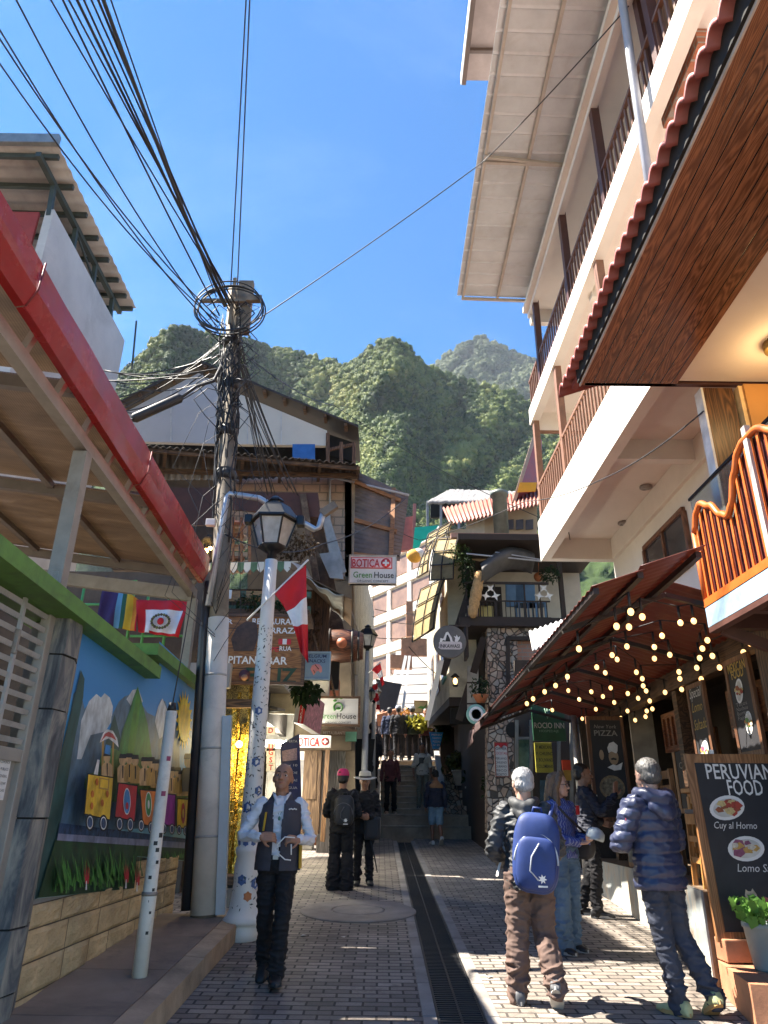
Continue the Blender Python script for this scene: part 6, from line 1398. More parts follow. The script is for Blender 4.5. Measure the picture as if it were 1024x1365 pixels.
# ================================================================== POLES, LAMPS, CABLES, STRING LIGHTS, BOARDS, FURNITURE
M_concp=plain('pole_concrete',(.20,.165,.125),.85,var=.3,scale=5,bumps=.4,stain=(.09,.08,.07),stain_amt=.6)
M_wpaint=plain('pole_white',(.70,.64,.57),.6,var=.1,scale=4,bumps=.25,stain=(.36,.33,.30),stain_amt=.6)
pb0=gnd(272,1221,.18);pt0=atY(313,385,pb0.y)
up_=thing('utility_pole','tall concrete utility pole wrapped in tangled black cables, white below','pole',pb0)
pdir=pt0-pb0
def PP(t):return pb0+pdir*t
b=MB();b.tube([PP(.0)-V(0,0,.1),PP(.38),PP(1.0)],[.135,.118,.095],18);b.build('shaft',M_concp,up_)
b=MB();b.tube([PP(.002),PP(.385)],[.145,.128],18);b.build('white_sleeve',M_wpaint,up_)
b=MB()
for t_ in(.09,.20,.30):b.tube([PP(t_),PP(t_+.003)],.148-.05*t_,18)
b.build('strap',M_galv2,up_)
b=MB();b.bar(PP(0)+V(.185,-.05,.02),PP(.245)+V(.17,-.05,0),.10,.07,up=(0,1,0));b.build('cable_channel',plain('channel_steel',(.50,.53,.57),.4,metal=.3,var=.1),up_)
b=MB();b.tube([PP(.0)+V(-.19,-.02,.05),PP(.36)+V(-.175,-.02,0),PP(.44)+V(-.13,-.06,0)],.055,10);b.build('black_duct',plain('black_duct',(.03,.03,.034),.35),up_)
b=MB();k0=PP(.40)+V(-.10,-.15,0);kt=atY(303,658,pb0.y-.1);k1=atY(345,664,pb0.y-.1);k2=atY(420,706,pb0.y-.1);k3=atY(431,684,pb0.y-.1)
b.tube([k0,kt-V(0,0,.05),kt+V(.03,0,0),k1,k2,k2+V(.05,0,.03),k3],.040,10);b.build('conduit_arm',plain('conduit_grey',(.42,.44,.47),.35,metal=.4),up_)
b=MB();b.bar(k3-V(.02,0,.02),k3+V(.16,0,.12),.09,.10);b.build('bracket',M_concp,up_)
b=MB();c=PP(.958);b.bar(c+V(-.45,-.14,0),c+V(.46,-.14,.01),.05,.05);b.bar(c+V(.22,-.2,0),c+V(.45,-.2,.01),.05,.09);b.box(c+V(.16,-.02,-.02),(.22,.10,.95));b.bar(c+V(0,-.12,-.4),c+V(0,-.12,.45),.05,.03,up=(0,1,0));b.build('crossarm',M_concp,up_)
b=MB();rc=atY(308,415,pb0.y-.2)
for k in range(5):
 rr_=.50-.016*(k%3);o=V(RNG.uniform(-.03,.03),-.03*k,RNG.uniform(-.03,.03));tl=RNG.uniform(-.15,.15)
 b.tube([rc+o+V(rr_*math.cos(a),tl*math.sin(a)*.4,rr_*.86*math.sin(a))for a in[2*math.pi*j/36 for j in range(37)]],.011,5)
b.build('cable_coil',M_cable,up_)
b=MB();tg=np.random.default_rng(21)
for k in range(40):
 t0,t1=tg.uniform(.50,.75),tg.uniform(.80,.97);a0=tg.uniform(0,6.28);pts=[]
 for j in range(9):
  t_=t0+(t1-t0)*j/8;a=a0+tg.normal(0,.35);r_=.115+abs(tg.normal(0,.03));pts.append(PP(t_)+V(r_*math.cos(a),r_*math.sin(a)-.04,0))
 b.tube(pts,tg.uniform(.005,.012),4)
for k in range(26):
 t_=tg.uniform(.74,.96);s_=tg.choice([-1,1]);w_=tg.uniform(.15,.55);d=tg.uniform(.1,.5);c0=PP(t_)+V(0,-.13,0)
 b.tube([c0+V(s_*.05,0,0),c0+V(s_*w_*.6,-.12,.06*tg.normal()),c0+V(s_*w_,-.15,-d*.5),c0+V(s_*w_*.6,-.10,-d),c0+V(s_*.08,0,-d-.15)],tg.uniform(.005,.011),4)
for k in range(16):
 t_=tg.uniform(.52,.80);s_=tg.choice([-1,1]);w_=tg.uniform(.2,.7);c0=PP(t_)+V(0,-.12,0);e=c0+V(s_*w_,-.1,-tg.uniform(.5,1.4));b.tube([c0,c0.lerp(e,.4)+V(s_*.12,0,.15),e,e.lerp(PP(t_-.2),.6)+V(0,-.1,-.1),PP(t_-.22)+V(0,-.15,0)],.004,4)
b.build('cable_tangle',M_cable,up_)
b=MB()
for t_ in(.62,.70,.79,.88):b.lathe(PP(t_)+V(0,0,0),[(.13,-.07),(.16,0),(.125,.09)],10,0,pdir.normalized())
b.build('cable_wrap',M_cable,up_)
s0,s1,s2=atY(176,559,7.9),atY(243,529,8.1),PP(.83)+V(-.1,-.1,0)
b=MB();b.tube([s0,s0.lerp(s1,.05),s0.lerp(s1,.95),s1],[.035,.065,.065,.03],10);b.tube([s1,atY(262,515,8.2),atY(285,508,8.3),s2],.022,6);b.tube([s0,atX(120,590,-2.6)],.02,6);b.build('splice_closure',M_cable,up_)
b=MB();b.box(PP(.53)+V(-.12,-.17,0),(.12,.08,.09),0,None,.01);b.build('junction_box',M_wpaint,up_)
def cable(label,pts,r_,group='overhead cables at the utility pole',sag=.0,n=14):
 P=[]
 for p,q in zip(pts,pts[1:]):
  for k in range(n):t_=k/n;P.append(Vector(p).lerp(Vector(q),t_)-V(0,0,4*sag*t_*(1-t_)))
 P.append(Vector(pts[-1]));mb=MB();mb.tube(P,r_,5);return tag(mb.build('overhead_cable',M_cable),label,'cable',group)
top_=PP(.955)
far_lab='thin black cable sweeping down from the upper left sky to the pole top'
for k,(px,py,t_,r_)in enumerate(((92,0,.95,.011),(103,0,.95,.016),(112,0,.94,.012),(122,0,.96,.011),(131,0,.95,.014),(68,0,.94,.010),(148,0,.97,.009),(84,0,.93,.012))):
 p=atZ(px,py,9.2);q=PP(t_)+V(RNG.uniform(-.25,.1),-.1,0);e=p+(p-q)*1.4+V(0,0,.5);cable(far_lab,[e,p,q],r_,sag=.04)
p=atZ(138,0,9.2);q=PP(.945)+V(-.1,-.15,0);cable('thickest black cable bundle sweeping down from the sky to the pole coil',[p+(p-q)*1.4,p,q],.022,group=None,sag=.10)
low_lab='thin black cable entering at the left edge and sagging to the utility pole'
for k,(px,py)in enumerate(((0,52),(0,85),(22,0),(0,40))):
 p=atZ(px,py,8.8);q=PP(.925-.01*k)+V(-.2,-.1,0);cable(low_lab,[p+(p-q)*1.2,p,q],.010,group='left edge cables at the utility pole',sag=.22)
for px,lab in((328,'near vertical cable rising from the pole top to the picture top'),(333,'second near vertical cable just right of the first above the pole')):
 p=atZ(px,0,11.0);q=PP(1.0)+V(-.05+.1*(px>330),-.05,0);cable(lab,[p+(p-q)*1.2,p,q],.010,group=None)
q=PP(.91)+V(.15,0,0);cable('single thin cable crossing the blue sky to the metal roof on the right',[q,atY(645,215,9.2),atY(838,8,6.1)],.010,group=None,sag=.06)
side_lab='black service cable fanning left from the pole to the roof terrace house'
for k in range(11):
 q=PP(RNG.uniform(.80,.90))+V(-.1,-.1,0);e=atX(RNG.uniform(118,172),RNG.uniform(486,560),-4.2);cable(side_lab,[q,e],RNG.uniform(.006,.012),group='service cables fanning left',sag=RNG.uniform(.05,.25))
down_lab='black service cable slanting from the pole down to the gable house eaves'
for k in range(12):
 q=PP(RNG.uniform(.82,.93))+V(.1,-.05,0);e=atY(RNG.uniform(352,408),RNG.uniform(645,662),13.0);cable(down_lab,[q,e],RNG.uniform(.007,.012),group='service cables slanting right',sag=RNG.uniform(.0,.15))
cable('thin cable from the pole to the far street corner over the gable roof',[PP(.88),atY(445,540,17),atY(720,690,17)],.010,group=None,sag=.2)
cable('pale thin cable from the timber column across the white slab',[atX(938,548,3.62),atX(800,640,3.25),atY(700,668,12.5),atY(560,720,17),atY(505,690,16)],.009,group=None,sag=.08)
cable('thin cable running between the gable house and the far eaves',[atY(300,712,8.4),atY(430,725,12),atY(545,660,16)],.010,group=None,sag=.2)
lane_lab='thin dark cable strung across the lane before the white hotel'
for a,c_ in(((500,812),(560,818)),((497,822),(552,832)),((500,850),(560,848)),((545,862),(590,905))):
 cable(lane_lab,[atY(a[0],a[1],18),atY(c_[0],c_[1],20)],.010,group='cables across the lane',sag=.05)
M_lblack=plain('lamp_black',(.016,.016,.017),.4,metal=.3,var=.2)
M_lglass=None
def lantern_glass():
 m,nt,p=base('frosted_pane',.35);p.inputs['Base Color'].default_value=(.62,.60,.54,1);p.inputs['Transmission Weight'].default_value=.25
 n1=noise(nt,mapped(nt),9,4);nt.links.new(ramp(nt,n1,((.3,(.42,.40,.35)),(.7,(.66,.64,.58)))),p.inputs['Base Color']);return m
M_lglass=lantern_glass()
def lantern(t,c,s_):
 """hexagonal street lantern standing on point c, s_ metres tall"""
 R0,R1=.20*s_,.33*s_
 def hexa(r_,z,off=0):return[c+V(r_*math.cos(a),r_*math.sin(a),z)for a in[math.pi/3*k+off for k in range(6)]]
 b=MB();b.lathe(c,[(.07*s_,0),(.07*s_,.06*s_),(.12*s_,.10*s_),(R0+.02*s_,.16*s_),(R0+.02*s_,.18*s_),(.05*s_,.18*s_)],6)
 lo_,hi_=hexa(R0+.005,.17*s_),hexa(R1,.58*s_)
 for k in range(6):b.bar(lo_[k],hi_[k],.022*s_,.022*s_);b.bar(hi_[k],hi_[(k+1)%6],.03*s_,.04*s_)
 b.build('frame',M_lblack,t)
 b=MB();b.lathe(c,[(R1+.05*s_,.57*s_),(R1+.05*s_,.60*s_),(.22*s_,.82*s_),(.10*s_,.86*s_),(.10*s_,.89*s_),(.13*s_,.91*s_),(.10*s_,.95*s_),(.04*s_,.99*s_),(.0001,1.0*s_)],6,0,None,False);b.build('hood',M_lblack,t)
 li,hi2=hexa(R0-.005,.18*s_),hexa(R1-.012,.575*s_)
 for k in range(6):
  b=MB();b.add([li[k],li[(k+1)%6],hi2[(k+1)%6],hi2[k]],[(0,1,2,3)]);b.build('pane',M_lglass,t,recalc=False)
lb,lt=gnd(322,1252),atY(362,744,gnd(322,1252).y)
sl_=thing('street_lamp','near white street lamp with blue flowers painted on its post','street lamp',lb)
ldir=(lt-lb)
b=MB();Hh=ldir.length
prof=[(.165,0),(.165,.14),(.15,.16),(.205,.17),(.21,.21),(.185,.24),(.155,.30),(.140,.42),(.130,.55),(.135,.70),(.115,.80),(.135,.84),(.135,.88),(.115,.90),(.13,.98),(.13,1.02),(.108,1.05),(.105,1.3),(.098,2.2),(.086,3.2),(.076,Hh)]
b.lathe(lb-V(0,0,.03),prof,24,0,ldir.normalized());b.build('post',plain('lamp_white',(.74,.71,.66),.45,var=.06,scale=4,bumps=.15,stain=(.50,.50,.50),stain_amt=.5),sl_)
Q=Vector((0,0,1)).rotation_difference(ldir.normalized()).to_matrix()
def prad(h_):
 for(r0,h0),(r1,h1)in zip(prof,prof[1:]):
  if h0<=h_<=h1:return r0+(r1-r0)*(h_-h0)/max(1e-6,h1-h0)
 return.1
def decal(mb,h_,a,pts,mi):
 P=[]
 for x,z in pts:
  hh_=h_+z;r_=prad(hh_)+.003;an=a+x/r_;P.append(lb-V(0,0,.03)+Q@V(r_*math.cos(an),r_*math.sin(an),hh_))
 mb.add(P,[tuple(range(len(P)))],mi)
b=MB();dg_=np.random.default_rng(4)
for k in range(330):
 h_=dg_.uniform(.30,3.3)if k<280 else dg_.uniform(1.0,2.2);a=dg_.uniform(-3.3,.25);s_=dg_.uniform(.010,.024);th_=dg_.uniform(0,6.28);c_,s2=math.cos(th_),math.sin(th_)
 if.66<h_<1.06:continue
 pts=[(-s_,0),(0,s_*.38),(s_,s_*.1),(0,-s_*.25)];decal(b,h_,a,[(x*c_-z*s2,x*s2+z*c_)for x,z in pts],0 if k%5 else 3)
for h_,a,mi,s_ in((1.75,-1.35,1,.055),(.58,-1.75,1,.055),(1.28,-1.9,1,.06),(.43,-1.2,2,.05),(2.3,-1.5,1,.05),(.55,-.6,1,.06),(1.7,-2.6,1,.06),(1.45,-.8,1,.055),(.93,-1.7,1,.035),(.93,-1.0,1,.03),(.93,-2.4,1,.03)):
 decal(b,h_,a,[((s_ if k%2 else s_*.78)*math.cos(math.pi*k/6),(s_ if k%2 else s_*.78)*math.sin(math.pi*k/6))for k in range(12)],mi)
b.build('painted_pattern',[M_blk,plain('flower_blue',(.07,.13,.30),.5,var=.3),plain('flower_orange',(.45,.15,.04),.5),plain('leaf_dark_green',(.03,.07,.04),.5)],sl_,recalc=False)
lantern(sl_,lt,.86)
b=MB();b.box(lt+V(-.33,0,.52),(.10,.12,.12),0,None,.02);b.box(lt+V(.34,0,.50),(.10,.12,.14),0,None,.02);b.build_each('side_bracket',M_lblack,sl_)
fy=lb.y-.12
def hanging_flag(name,label,H0,H1,droop,nrm=V(0,-1,0),pole=None,amp=.05):
 """H0/H1: lower and upper end of the hoist on the stick; droop: lower and upper far corners"""
 mb=MB();nu,nv=14,30
 D0,D1=droop
 def fn(u,v):
  top=H0.lerp(H1,u);e=D0.lerp(D1,u);m_=top.lerp(e,.45)+(e-top).normalized().cross(nrm)*(.10*(1-u)*-1)
  p=top*(1-v)**2+m_*2*v*(1-v)+e*v*v
  return p+nrm*(amp*math.sin(u*9+v*3.2)*v+.02*math.sin(v*11+u*4))
 mb.sheet(fn,nu,nv,0,thick=nrm*-.004);n=nu*nv
 for i in range(len(mb.f)):
  j=(i if i<2*n else 0)%n;v=(j//nu+.5)/nv;mb.m[i]=1 if.36<v<.62 else 0
 t=thing(name,label,'flag',H0);mb.build('cloth',[F['red'],F['white']],t)
 if pole:q=MB();q.tube(pole,.012,8);q.build('stick',M_white,t)
 return t
ap=lambda x,y,o=0:atY(x,y,fy+o)
hanging_flag('national_flag','large red and white flag hanging from a white stick on the near lamp post',ap(366,792),ap(408,752),(ap(400,868),ap(411,884)),pole=[ap(329,827),ap(411,746)])
for k,(px,y0_,y1_,Y,lab)in enumerate(((490,868,1000,16.2,'black lantern street lamp with a pale pole, first one up the lane'),(499,938,1010,22.0,'small black lantern lamp, farther up the lane behind the flags'))):
 c_=atY(px,y0_,Y);a=V(c_.x-.02,Y,.9 if k==0 else 2.2);t=thing('street_lamp',lab,'street lamp',a);b=MB();b.tube([a,a.lerp(c_,.3),c_],[.11,.075,.05],12);b.build('post',plain('lamp_grey',(.36,.37,.37),.5),t);lantern(t,c_,.62 if k==0 else.6)
for k,(h0,h1,d0,d1,Y,lab)in enumerate((((495,893),(507,883),(509,915),(513,912),15.8,'upper red and white flag on the first lane lamp'),((495,916),(503,910),(500,930),(505,934),17.0,'middle red and white flag on the lane pole'),((497,932),(505,927),(501,945),(507,947),18.0,'lowest small red and white flag on the lane pole'))):
 hanging_flag('national_flag',lab,atY(*h0,Y),atY(*h1,Y),(atY(*d0,Y),atY(*d1,Y)),pole=[atY(h0[0]-4,h0[1]+4,Y),atY(h1[0]+1,h1[1]-1,Y)],amp=.03)
bl=((560,217),(599,234),(512,266),(554,268),(385,342),(547,334),(497,363),(514,378),(445,404),(474,423),(346,436),(306,466),(349,483),(269,487),(427,487),(492,474),(466,503),(386,513),(230,511),(209,527),(550,493),(585,509),(504,523),(442,546),(549,552),(527,576),(490,588),(579,421),(599,443),(602,467),(612,484),(624,518),(614,552),(633,545),(610,571),(575,583),(666,298),(640,336),(640,375),(692,362),(728,254),(773,248),(819,313),(802,341),(793,373),(836,366),(783,406),(723,420),(726,443),(732,479),(676,489),(798,444),(860,405),(891,291),(963,323),(941,354),(396,578),(411,578),(295,549))
M_bulb=emit('bulb_glow',(1.0,.56,.20),.62);M_bulb_off=plain('bulb_clear',(.35,.25,.18),.2)
pos=[]
def bulb_z(x,y):return(awz(x,y)if x<2.62 else awz(2.62,y)+.06-(x-2.62)*.30)-.26
for u,v in bl:
 d=ray(620+u/2.535,730+v/2.535);y=5.3;best=None
 while y<13.0:
  e=CAMH+d.z/d.y*y-bulb_z(d.x/d.y*y,y)
  if best is None or abs(e)<best[0]:best=(abs(e),y)
  y+=.02
 y=best[1];pos.append(V(d.x/d.y*y,y,CAMH+d.z/d.y*y))
pos.sort(key=lambda p:p.y);nst_=8;per=math.ceil(len(pos)/nst_)
bulb_me=None
for k in range(nst_):
 row=sorted(pos[k*per:(k+1)*per],key=lambda p:p.x);ym=sum(p.y for p in row)/len(row)
 t=thing('string_light','warm string light with round bulbs hanging under the red awning','string light',(2.6,ym,3.3),'string lights under the awning')
 b=MB();pts=[V(1.65,ym,awz(1.65,ym)-.10)]+[V(p.x,p.y,p.z+.16)for p in row]+[V(3.6,ym,bulb_z(3.6,ym)+.2)]
 b.tube(pts,.006,5)
 for p in row:b.tube([V(p.x,p.y,p.z+.16),V(p.x,p.y,p.z+.05)],.012,6)
 b.build('wire',M_cable,t)
 for p in row:
  if bulb_me is None:
   q=MB();q.ball((0,0,0),.025,0,12,8,(1,1,1.2));o=q.build('bulb',M_bulb);bulb_me=o.data;bpy.data.objects.remove(o)
  o=bpy.data.objects.new('bulb',bulb_me);C.objects.link(o);o.parent=t;o.location=p-Vector(t.location)
M_chalk=plain('chalkboard',(.022,.022,.026),.65,var=.35,scale=3,bumps=.1,stain=(.05,.05,.055),stain_amt=.4)
M_bfr=wood('board_frame',(.20,.085,.028),(.36,.175,.07),axis=2,rough=.5)
M_bfd=wood('board_frame_dark',(.10,.04,.018),(.19,.085,.04),axis=2,rough=.55)
M_gold=plain('chalk_gold',(.50,.34,.09),.7,var=.2);M_chw=plain('chalk_white',(.66,.65,.63),.8,var=.12,scale=20);M_dim=plain('chalk_dim',(.26,.25,.23),.8,var=.2,scale=20)
def board(name,label,o,right,up,w_,h_,frame,fw=.06,cat='menu board',th=.04):
 """a framed blackboard centred on o"""
 right,up=Vector(right).normalized(),Vector(up).normalized();n=right.cross(up);t=thing(name,label,cat,o)
 M3=Matrix((right,n,up)).transposed();o=Vector(o)
 b=MB();b.box(o,(w_-.02,th*.5,h_-.02),0,M3);b.build('panel',M_chalk,t)
 b=MB()
 for s_ in(-1,1):b.box(o+right*s_*(w_/2-fw/2),(fw,th,h_),0,M3,.004);b.box(o+up*s_*(h_/2-fw/2),(w_-2*fw,th*.94,fw),0,M3)
 b.build('frame',frame,t)
 def txt(s,u,v,hh_,mat,width=None,bold=0.0,**k):return lettering(s,o+right*(u*w_)+up*(v*h_),right,up,hh_,mat,t,width=width,bold=bold,depth=th*.25+.004,**k)
 def pt(u,v,d=.003):return o+right*(u*w_)+up*(v*h_)+n*(th*.25+d)
 return t,txt,pt,right,up,n
def plate_of_food(t,c,right,up,n,r_,col,name='painted_plate',tilt=.25):
 b=MB();k_=22;ct,st_=math.cos(tilt),math.sin(tilt)
 def e(rx,ry,a):x,y=rx*math.cos(a),ry*math.sin(a);return right*(x*ct-y*st_)+up*(x*st_+y*ct)
 b.add([c+e(r_,r_*.62,2*math.pi*k/k_)for k in range(k_)],[tuple(range(k_))],0)
 b.add([c+n*.002+e(r_*.80,r_*.46,2*math.pi*k/k_)for k in range(k_)],[tuple(range(k_))],1)
 rg=np.random.default_rng(int(abs(c.x*1000)))
 for j in range(15):
  q=c+n*(.003+.0004*j)+right*rg.uniform(-.55,.55)*r_+up*rg.uniform(-.25,.3)*r_;s_=r_*rg.uniform(.10,.24);a=rg.uniform(0,6.28)
  b.add([q+right*s_*math.cos(a+g)*(1.6 if g%2 else 1)+up*s_*math.sin(a+g)for g in(0,1.2,2.5,3.6,5.0)],[(0,1,2,3,4)],2+j%3)
 b.build(name,[M_wlet,plain('plate_shade',(.55,.53,.48),.5)]+[plain('food_%s'%x,x and c_,.6,var=.3,scale=40)for x,c_ in col],t,recalc=False)
FOOD1=(('brown',(.28,.08,.03)),('cream',(.55,.42,.18)),('red',(.35,.05,.03)));FOOD2=(('purple',(.26,.08,.14)),('gold',(.50,.30,.08)),('pale',(.58,.52,.42)));FOOD3=(('green',(.12,.25,.06)),('orange',(.5,.2,.05)),('pale',(.58,.52,.42)))
q0=atY(934,1006,6.70);q1=atY(956,1256,6.66);bw=1.02;hgt=(q0-q1).length
upv=V(-.02,.03,1).normalized();rt_=V(1,-.05,0).normalized();cc=q1+upv*hgt/2+rt_*bw/2
t,txt,pt,r3,u3,n3=board('peruvian_food_board','big framed blackboard headed PERUVIAN FOOD with painted dishes',cc,rt_,upv,bw,hgt,M_bfr,.075)
txt('PERUVIAN',-.055,.40,.125,M_wlet,.58,.01);txt('FOOD',-.035,.31,.125,M_wlet,.30,.01)
plate_of_food(t,pt(-.22,.195),r3,u3,n3,.155,FOOD1);txt('Cuy al Horno',-.18,.10,.055,M_chw,.36,0,shear=.25)
plate_of_food(t,pt(-.13,-.025),r3,u3,n3,.155,FOOD2,tilt=.15);txt('Lomo Saltado',-.02,-.125,.06,M_chw,.44,0,shear=.25)
plate_of_food(t,pt(.25,.12),r3,u3,n3,.15,FOOD3,tilt=-.1);txt('Trucha',.30,.03,.05,M_chw,.24,0,shear=.25)
plate_of_food(t,pt(.30,-.12),r3,u3,n3,.12,FOOD2,tilt=.1);txt('Ceviche',.30,-.215,.05,M_chw,.26,0,shear=.25)
plate_of_food(t,pt(.22,-.285),r3,u3,n3,.15,FOOD1,tilt=.3);txt('Alpaca',.22,-.39,.055,M_chw,.26,0,shear=.25)
def art(pts,mat,name,d):b=MB();b.add([pt(u,v,d)for u,v in pts],[tuple(range(len(pts)))]);b.build(name,mat,t,recalc=False)
M_fur=plain('painted_fur',(.52,.42,.30),.7,var=.35,scale=25);M_pon=plain('painted_poncho',(.36,.10,.10),.7,var=.3,scale=20)
art([(-.20,-.305),(-.215,-.265),(-.20,-.235),(-.185,-.245),(-.16,-.245),(-.145,-.23),(-.12,-.26),(-.12,-.30),(-.15,-.33),(-.18,-.33)],M_fur,'painted_animal',.003)
art([(-.26,-.34),(-.20,-.315),(-.15,-.325),(-.10,-.30),(-.06,-.27),(-.03,-.28),(-.06,-.31),(-.03,-.37),(-.06,-.41),(-.14,-.425),(-.20,-.40),(-.25,-.385)],M_pon,'painted_poncho',.0045)
for k in range(3):art([(-.20+.03*k,-.325),(-.185+.03*k,-.325),(-.09+.025*k,-.405),(-.105+.025*k,-.41)],M_chw if k==1 else M_fur,'poncho_stripe',.006)
b=MB();b.ball(pt(-.175,-.27,.004),.008,0,6,4);b.ball(pt(-.145,-.265,.004),.008,0,6,4);b.ball(pt(-.155,-.285,.004),.007,0,6,4);b.build('painted_eyes',M_klet,t)
art([(-.23,-.425),(-.16,-.41),(-.07,-.42),(-.05,-.432),(-.22,-.436)],M_fur,'painted_feet',.003)
b=MB();b.box(cc+u3*(hgt/2+.02)-r3*.26,(.03,.02,.035));b.build('clip',M_white,t)
def tall_board(label,a0,a1,c0,X,frame):
 """a0/a1: top corners, c0: a lower corner in the photo, on the plane x = X"""
 p,q,r_=atX(*a0,X),atX(*a1,X),atX(*c0,X);w_=abs(q.y-p.y);h_=abs(p.z-r_.z);o=V(X,(p.y+q.y)/2,(p.z+q.z)/2-h_/2)
 return board('menu_board',label,o,V(0,-1,0),UZ,w_,h_,frame,.05),w_,h_
(B,w_,h_)=tall_board('tall blackboard headed MEXICAN FOOD hanging on the restaurant beam',(965,880),(997,871),(979,1010),3.45,M_bfd)
t,txt,pt,r3,u3,n3=B;txt('MEXICAN',0,.40,.085,M_gold,w_*.72,.02);txt('FOOD',0,.33,.085,M_gold,w_*.5,.02);plate_of_food(t,pt(-.05,.15),r3,u3,n3,w_*.24,FOOD1,tilt=1.2);plate_of_food(t,pt(.1,-.18),r3,u3,n3,w_*.22,FOOD3,tilt=1.3)
for k in range(4):txt(('Tacos','Nachos','Burritos','Fajitas')[k],-.05,.02-.045*k,.035,M_dim,w_*.45)
(B,w_,h_)=tall_board('tall blackboard with gold and white handwriting, left of the MEXICAN FOOD board',(916,918),(937,903),(925,1040),3.45,M_bfd)
t,txt,pt,r3,u3,n3=B;txt('Special',0,.40,.11,M_chw,w_*.7,0,shear=.4);txt('Lomo',-.02,.24,.10,M_gold,w_*.6,0,shear=.4);txt('Saltado',.02,.05,.11,M_gold,w_*.75,0,shear=.4);plate_of_food(t,pt(0,-.25),r3,u3,n3,w_*.3,FOOD2,tilt=.8)
p,q=atX(893,998,4.3),atX(933,1080,4.3);w_=1.0;h_=p.z-atX(893,1072,4.3).z
t,txt,pt,*_=board('menu_board','dim low blackboard listing PLATOS TIPICOS inside the restaurant',V(4.3,10.2,(p.z+q.z)/2+.06),V(.25,-1,0),UZ,w_,1.05,M_bfr,.06)
for k,(s,wd)in enumerate((('PLATOS',.55),('TIPICOS',.6),('CUY AL HORNO',.75),('ALPACA',.6),('ROCOTO',.6),('AJI DE',.55))):txt(s,0,.36-.135*k,.085,M_dim,w_*wd,.006)
for lab,y in(('carved reddish wooden plaque under the restaurant beam, nearer one',7.6),('carved reddish wooden plaque under the restaurant beam, farther one',9.6)):
 b=MB();b.box((3.9,y,2.75),(.05,1.1,.5));
 for k in range(7):b.box((3.86,y-.45+.15*k,2.75),(.03,.05,.36))
 tag(b.build('wooden_plaque',wood('plaque_wood',(.10,.028,.012),(.24,.08,.03),axis=1)),lab,'plaque')
p,q=atY(780,955,10.6),atY(846,1095,10.6)
t,txt,pt,r3,u3,n3=board('pizza_board','tall blackboard headed PIZZA with a painted cook and a pizza',V((p.x+q.x)/2,10.6,(p.z+q.z)/2),RX,UZ,q.x-p.x,p.z-q.z,M_bfd,.05)
w_,h_=q.x-p.x,p.z-q.z;txt('New York',0,.40,.05,M_dim,w_*.6,0,shear=.2);txt('PIZZA',0,.335,.075,M_dim,w_*.62,.01)
def art2(pts,mat,name,d,k_=1):b=MB();b.add([pt(u,v,d)for u,v in pts],[tuple(range(len(pts)))]);b.build(name,mat,t,recalc=False)
def disc2(u,v,ru,rv,mat,name,d):art2([(u+ru*math.cos(a),v+rv*math.sin(a))for a in[2*math.pi*k/18 for k in range(18)]],mat,name,d)
M_face=plain('painted_face',(.34,.24,.15),.7);disc2(.14,.10,.13,.075,M_face,'painted_face',.003);art2([(.02,.14),(.0,.19),(.06,.235),(.18,.25),(.28,.215),(.26,.16),(.22,.135),(.1,.155)],M_chw,'painted_hat',.004)
art2([(-.05,.0),(.10,.03),(.2,.02),(.36,.05),(.3,-.02),(.12,-.03)],M_chw,'painted_collar',.004);disc2(-.17,.12,.06,.05,M_face,'painted_hand',.003);art2([(.06,.085),(.13,.095),(.22,.085),(.2,.07),(.13,.075),(.08,.07)],M_klet,'painted_moustache',.005)
disc2(.02,-.19,.33,.115,plain('painted_crust',(.26,.19,.10),.7,var=.4,scale=18),'painted_pizza',.003);disc2(.02,-.19,.28,.09,plain('painted_cheese',(.20,.17,.11),.7,var=.7,scale=22),'painted_topping',.004)
M_pine=wood('pine',(.34,.15,.035),(.55,.27,.085),axis=2,rough=.45)
M_cush=plain('seat_pad',(.10,.11,.12),.7)
def bar_chair(o,rz_,label,group,mat=M_pine,sh_=.62,bh_=1.12,w_=.42):
 o=Vector(o);t=thing('bar_chair',label,'chair',o,group);Rm=Matrix.Rotation(rz_,3,'Z')
 L_=lambda x,y,z:o+Rm@V(x,y,z)
 for sx in(-1,1):
  b=MB();b.bar(L_(sx*w_/2,-.19,0),L_(sx*w_/2,-.17,sh_),.045,.045,up=Rm@V(0,1,0));b.build('leg',mat,t)
  b=MB();b.bar(L_(sx*w_/2,.22,0),L_(sx*w_/2,.20,bh_),.045,.05,up=Rm@V(0,1,0));b.build('leg',mat,t)
 b=MB();b.box(L_(0,0.01,sh_-.05),(w_+.02,.42,.09),0,Rm);b.build('seat',mat,t)
 b=MB();b.box(L_(0,0,sh_+.015),(w_-.02,.40,.04),0,Rm,.012);b.build('cushion',M_cush,t)
 b=MB()
 for z in(bh_-.06,bh_-.22):b.box(L_(0,.205,z),(w_-.04,.03,.09),0,Rm)
 b.build('backrest',mat,t)
 b=MB()
 for z in(.22,.40):b.bar(L_(-w_/2,-.18,z),L_(w_/2,-.18,z),.035,.05);b.bar(L_(-w_/2,.2,z),L_(w_/2,.2,z),.035,.05)
 for sx in(-1,1):b.bar(L_(sx*w_/2,-.18,.30),L_(sx*w_/2,.2,.30),.035,.05)
 b.build('stretcher',mat,t);return t
bar_chair((3.12,7.25,PTZ),-1.75,'sunlit pine bar chair beside the PERUVIAN FOOD board',None)
M_pined=wood('dark_pine',(.16,.07,.02),(.30,.14,.05),axis=2,rough=.5)
bar_chair((3.22,9.1,PTZ),-1.6,'brown bar chair on the terrace left of the puffer jacket man',None,M_pined)
t=thing('bar_table','high pine table on the terrace behind the puffer jacket man','table',(3.75,8.1,PTZ))
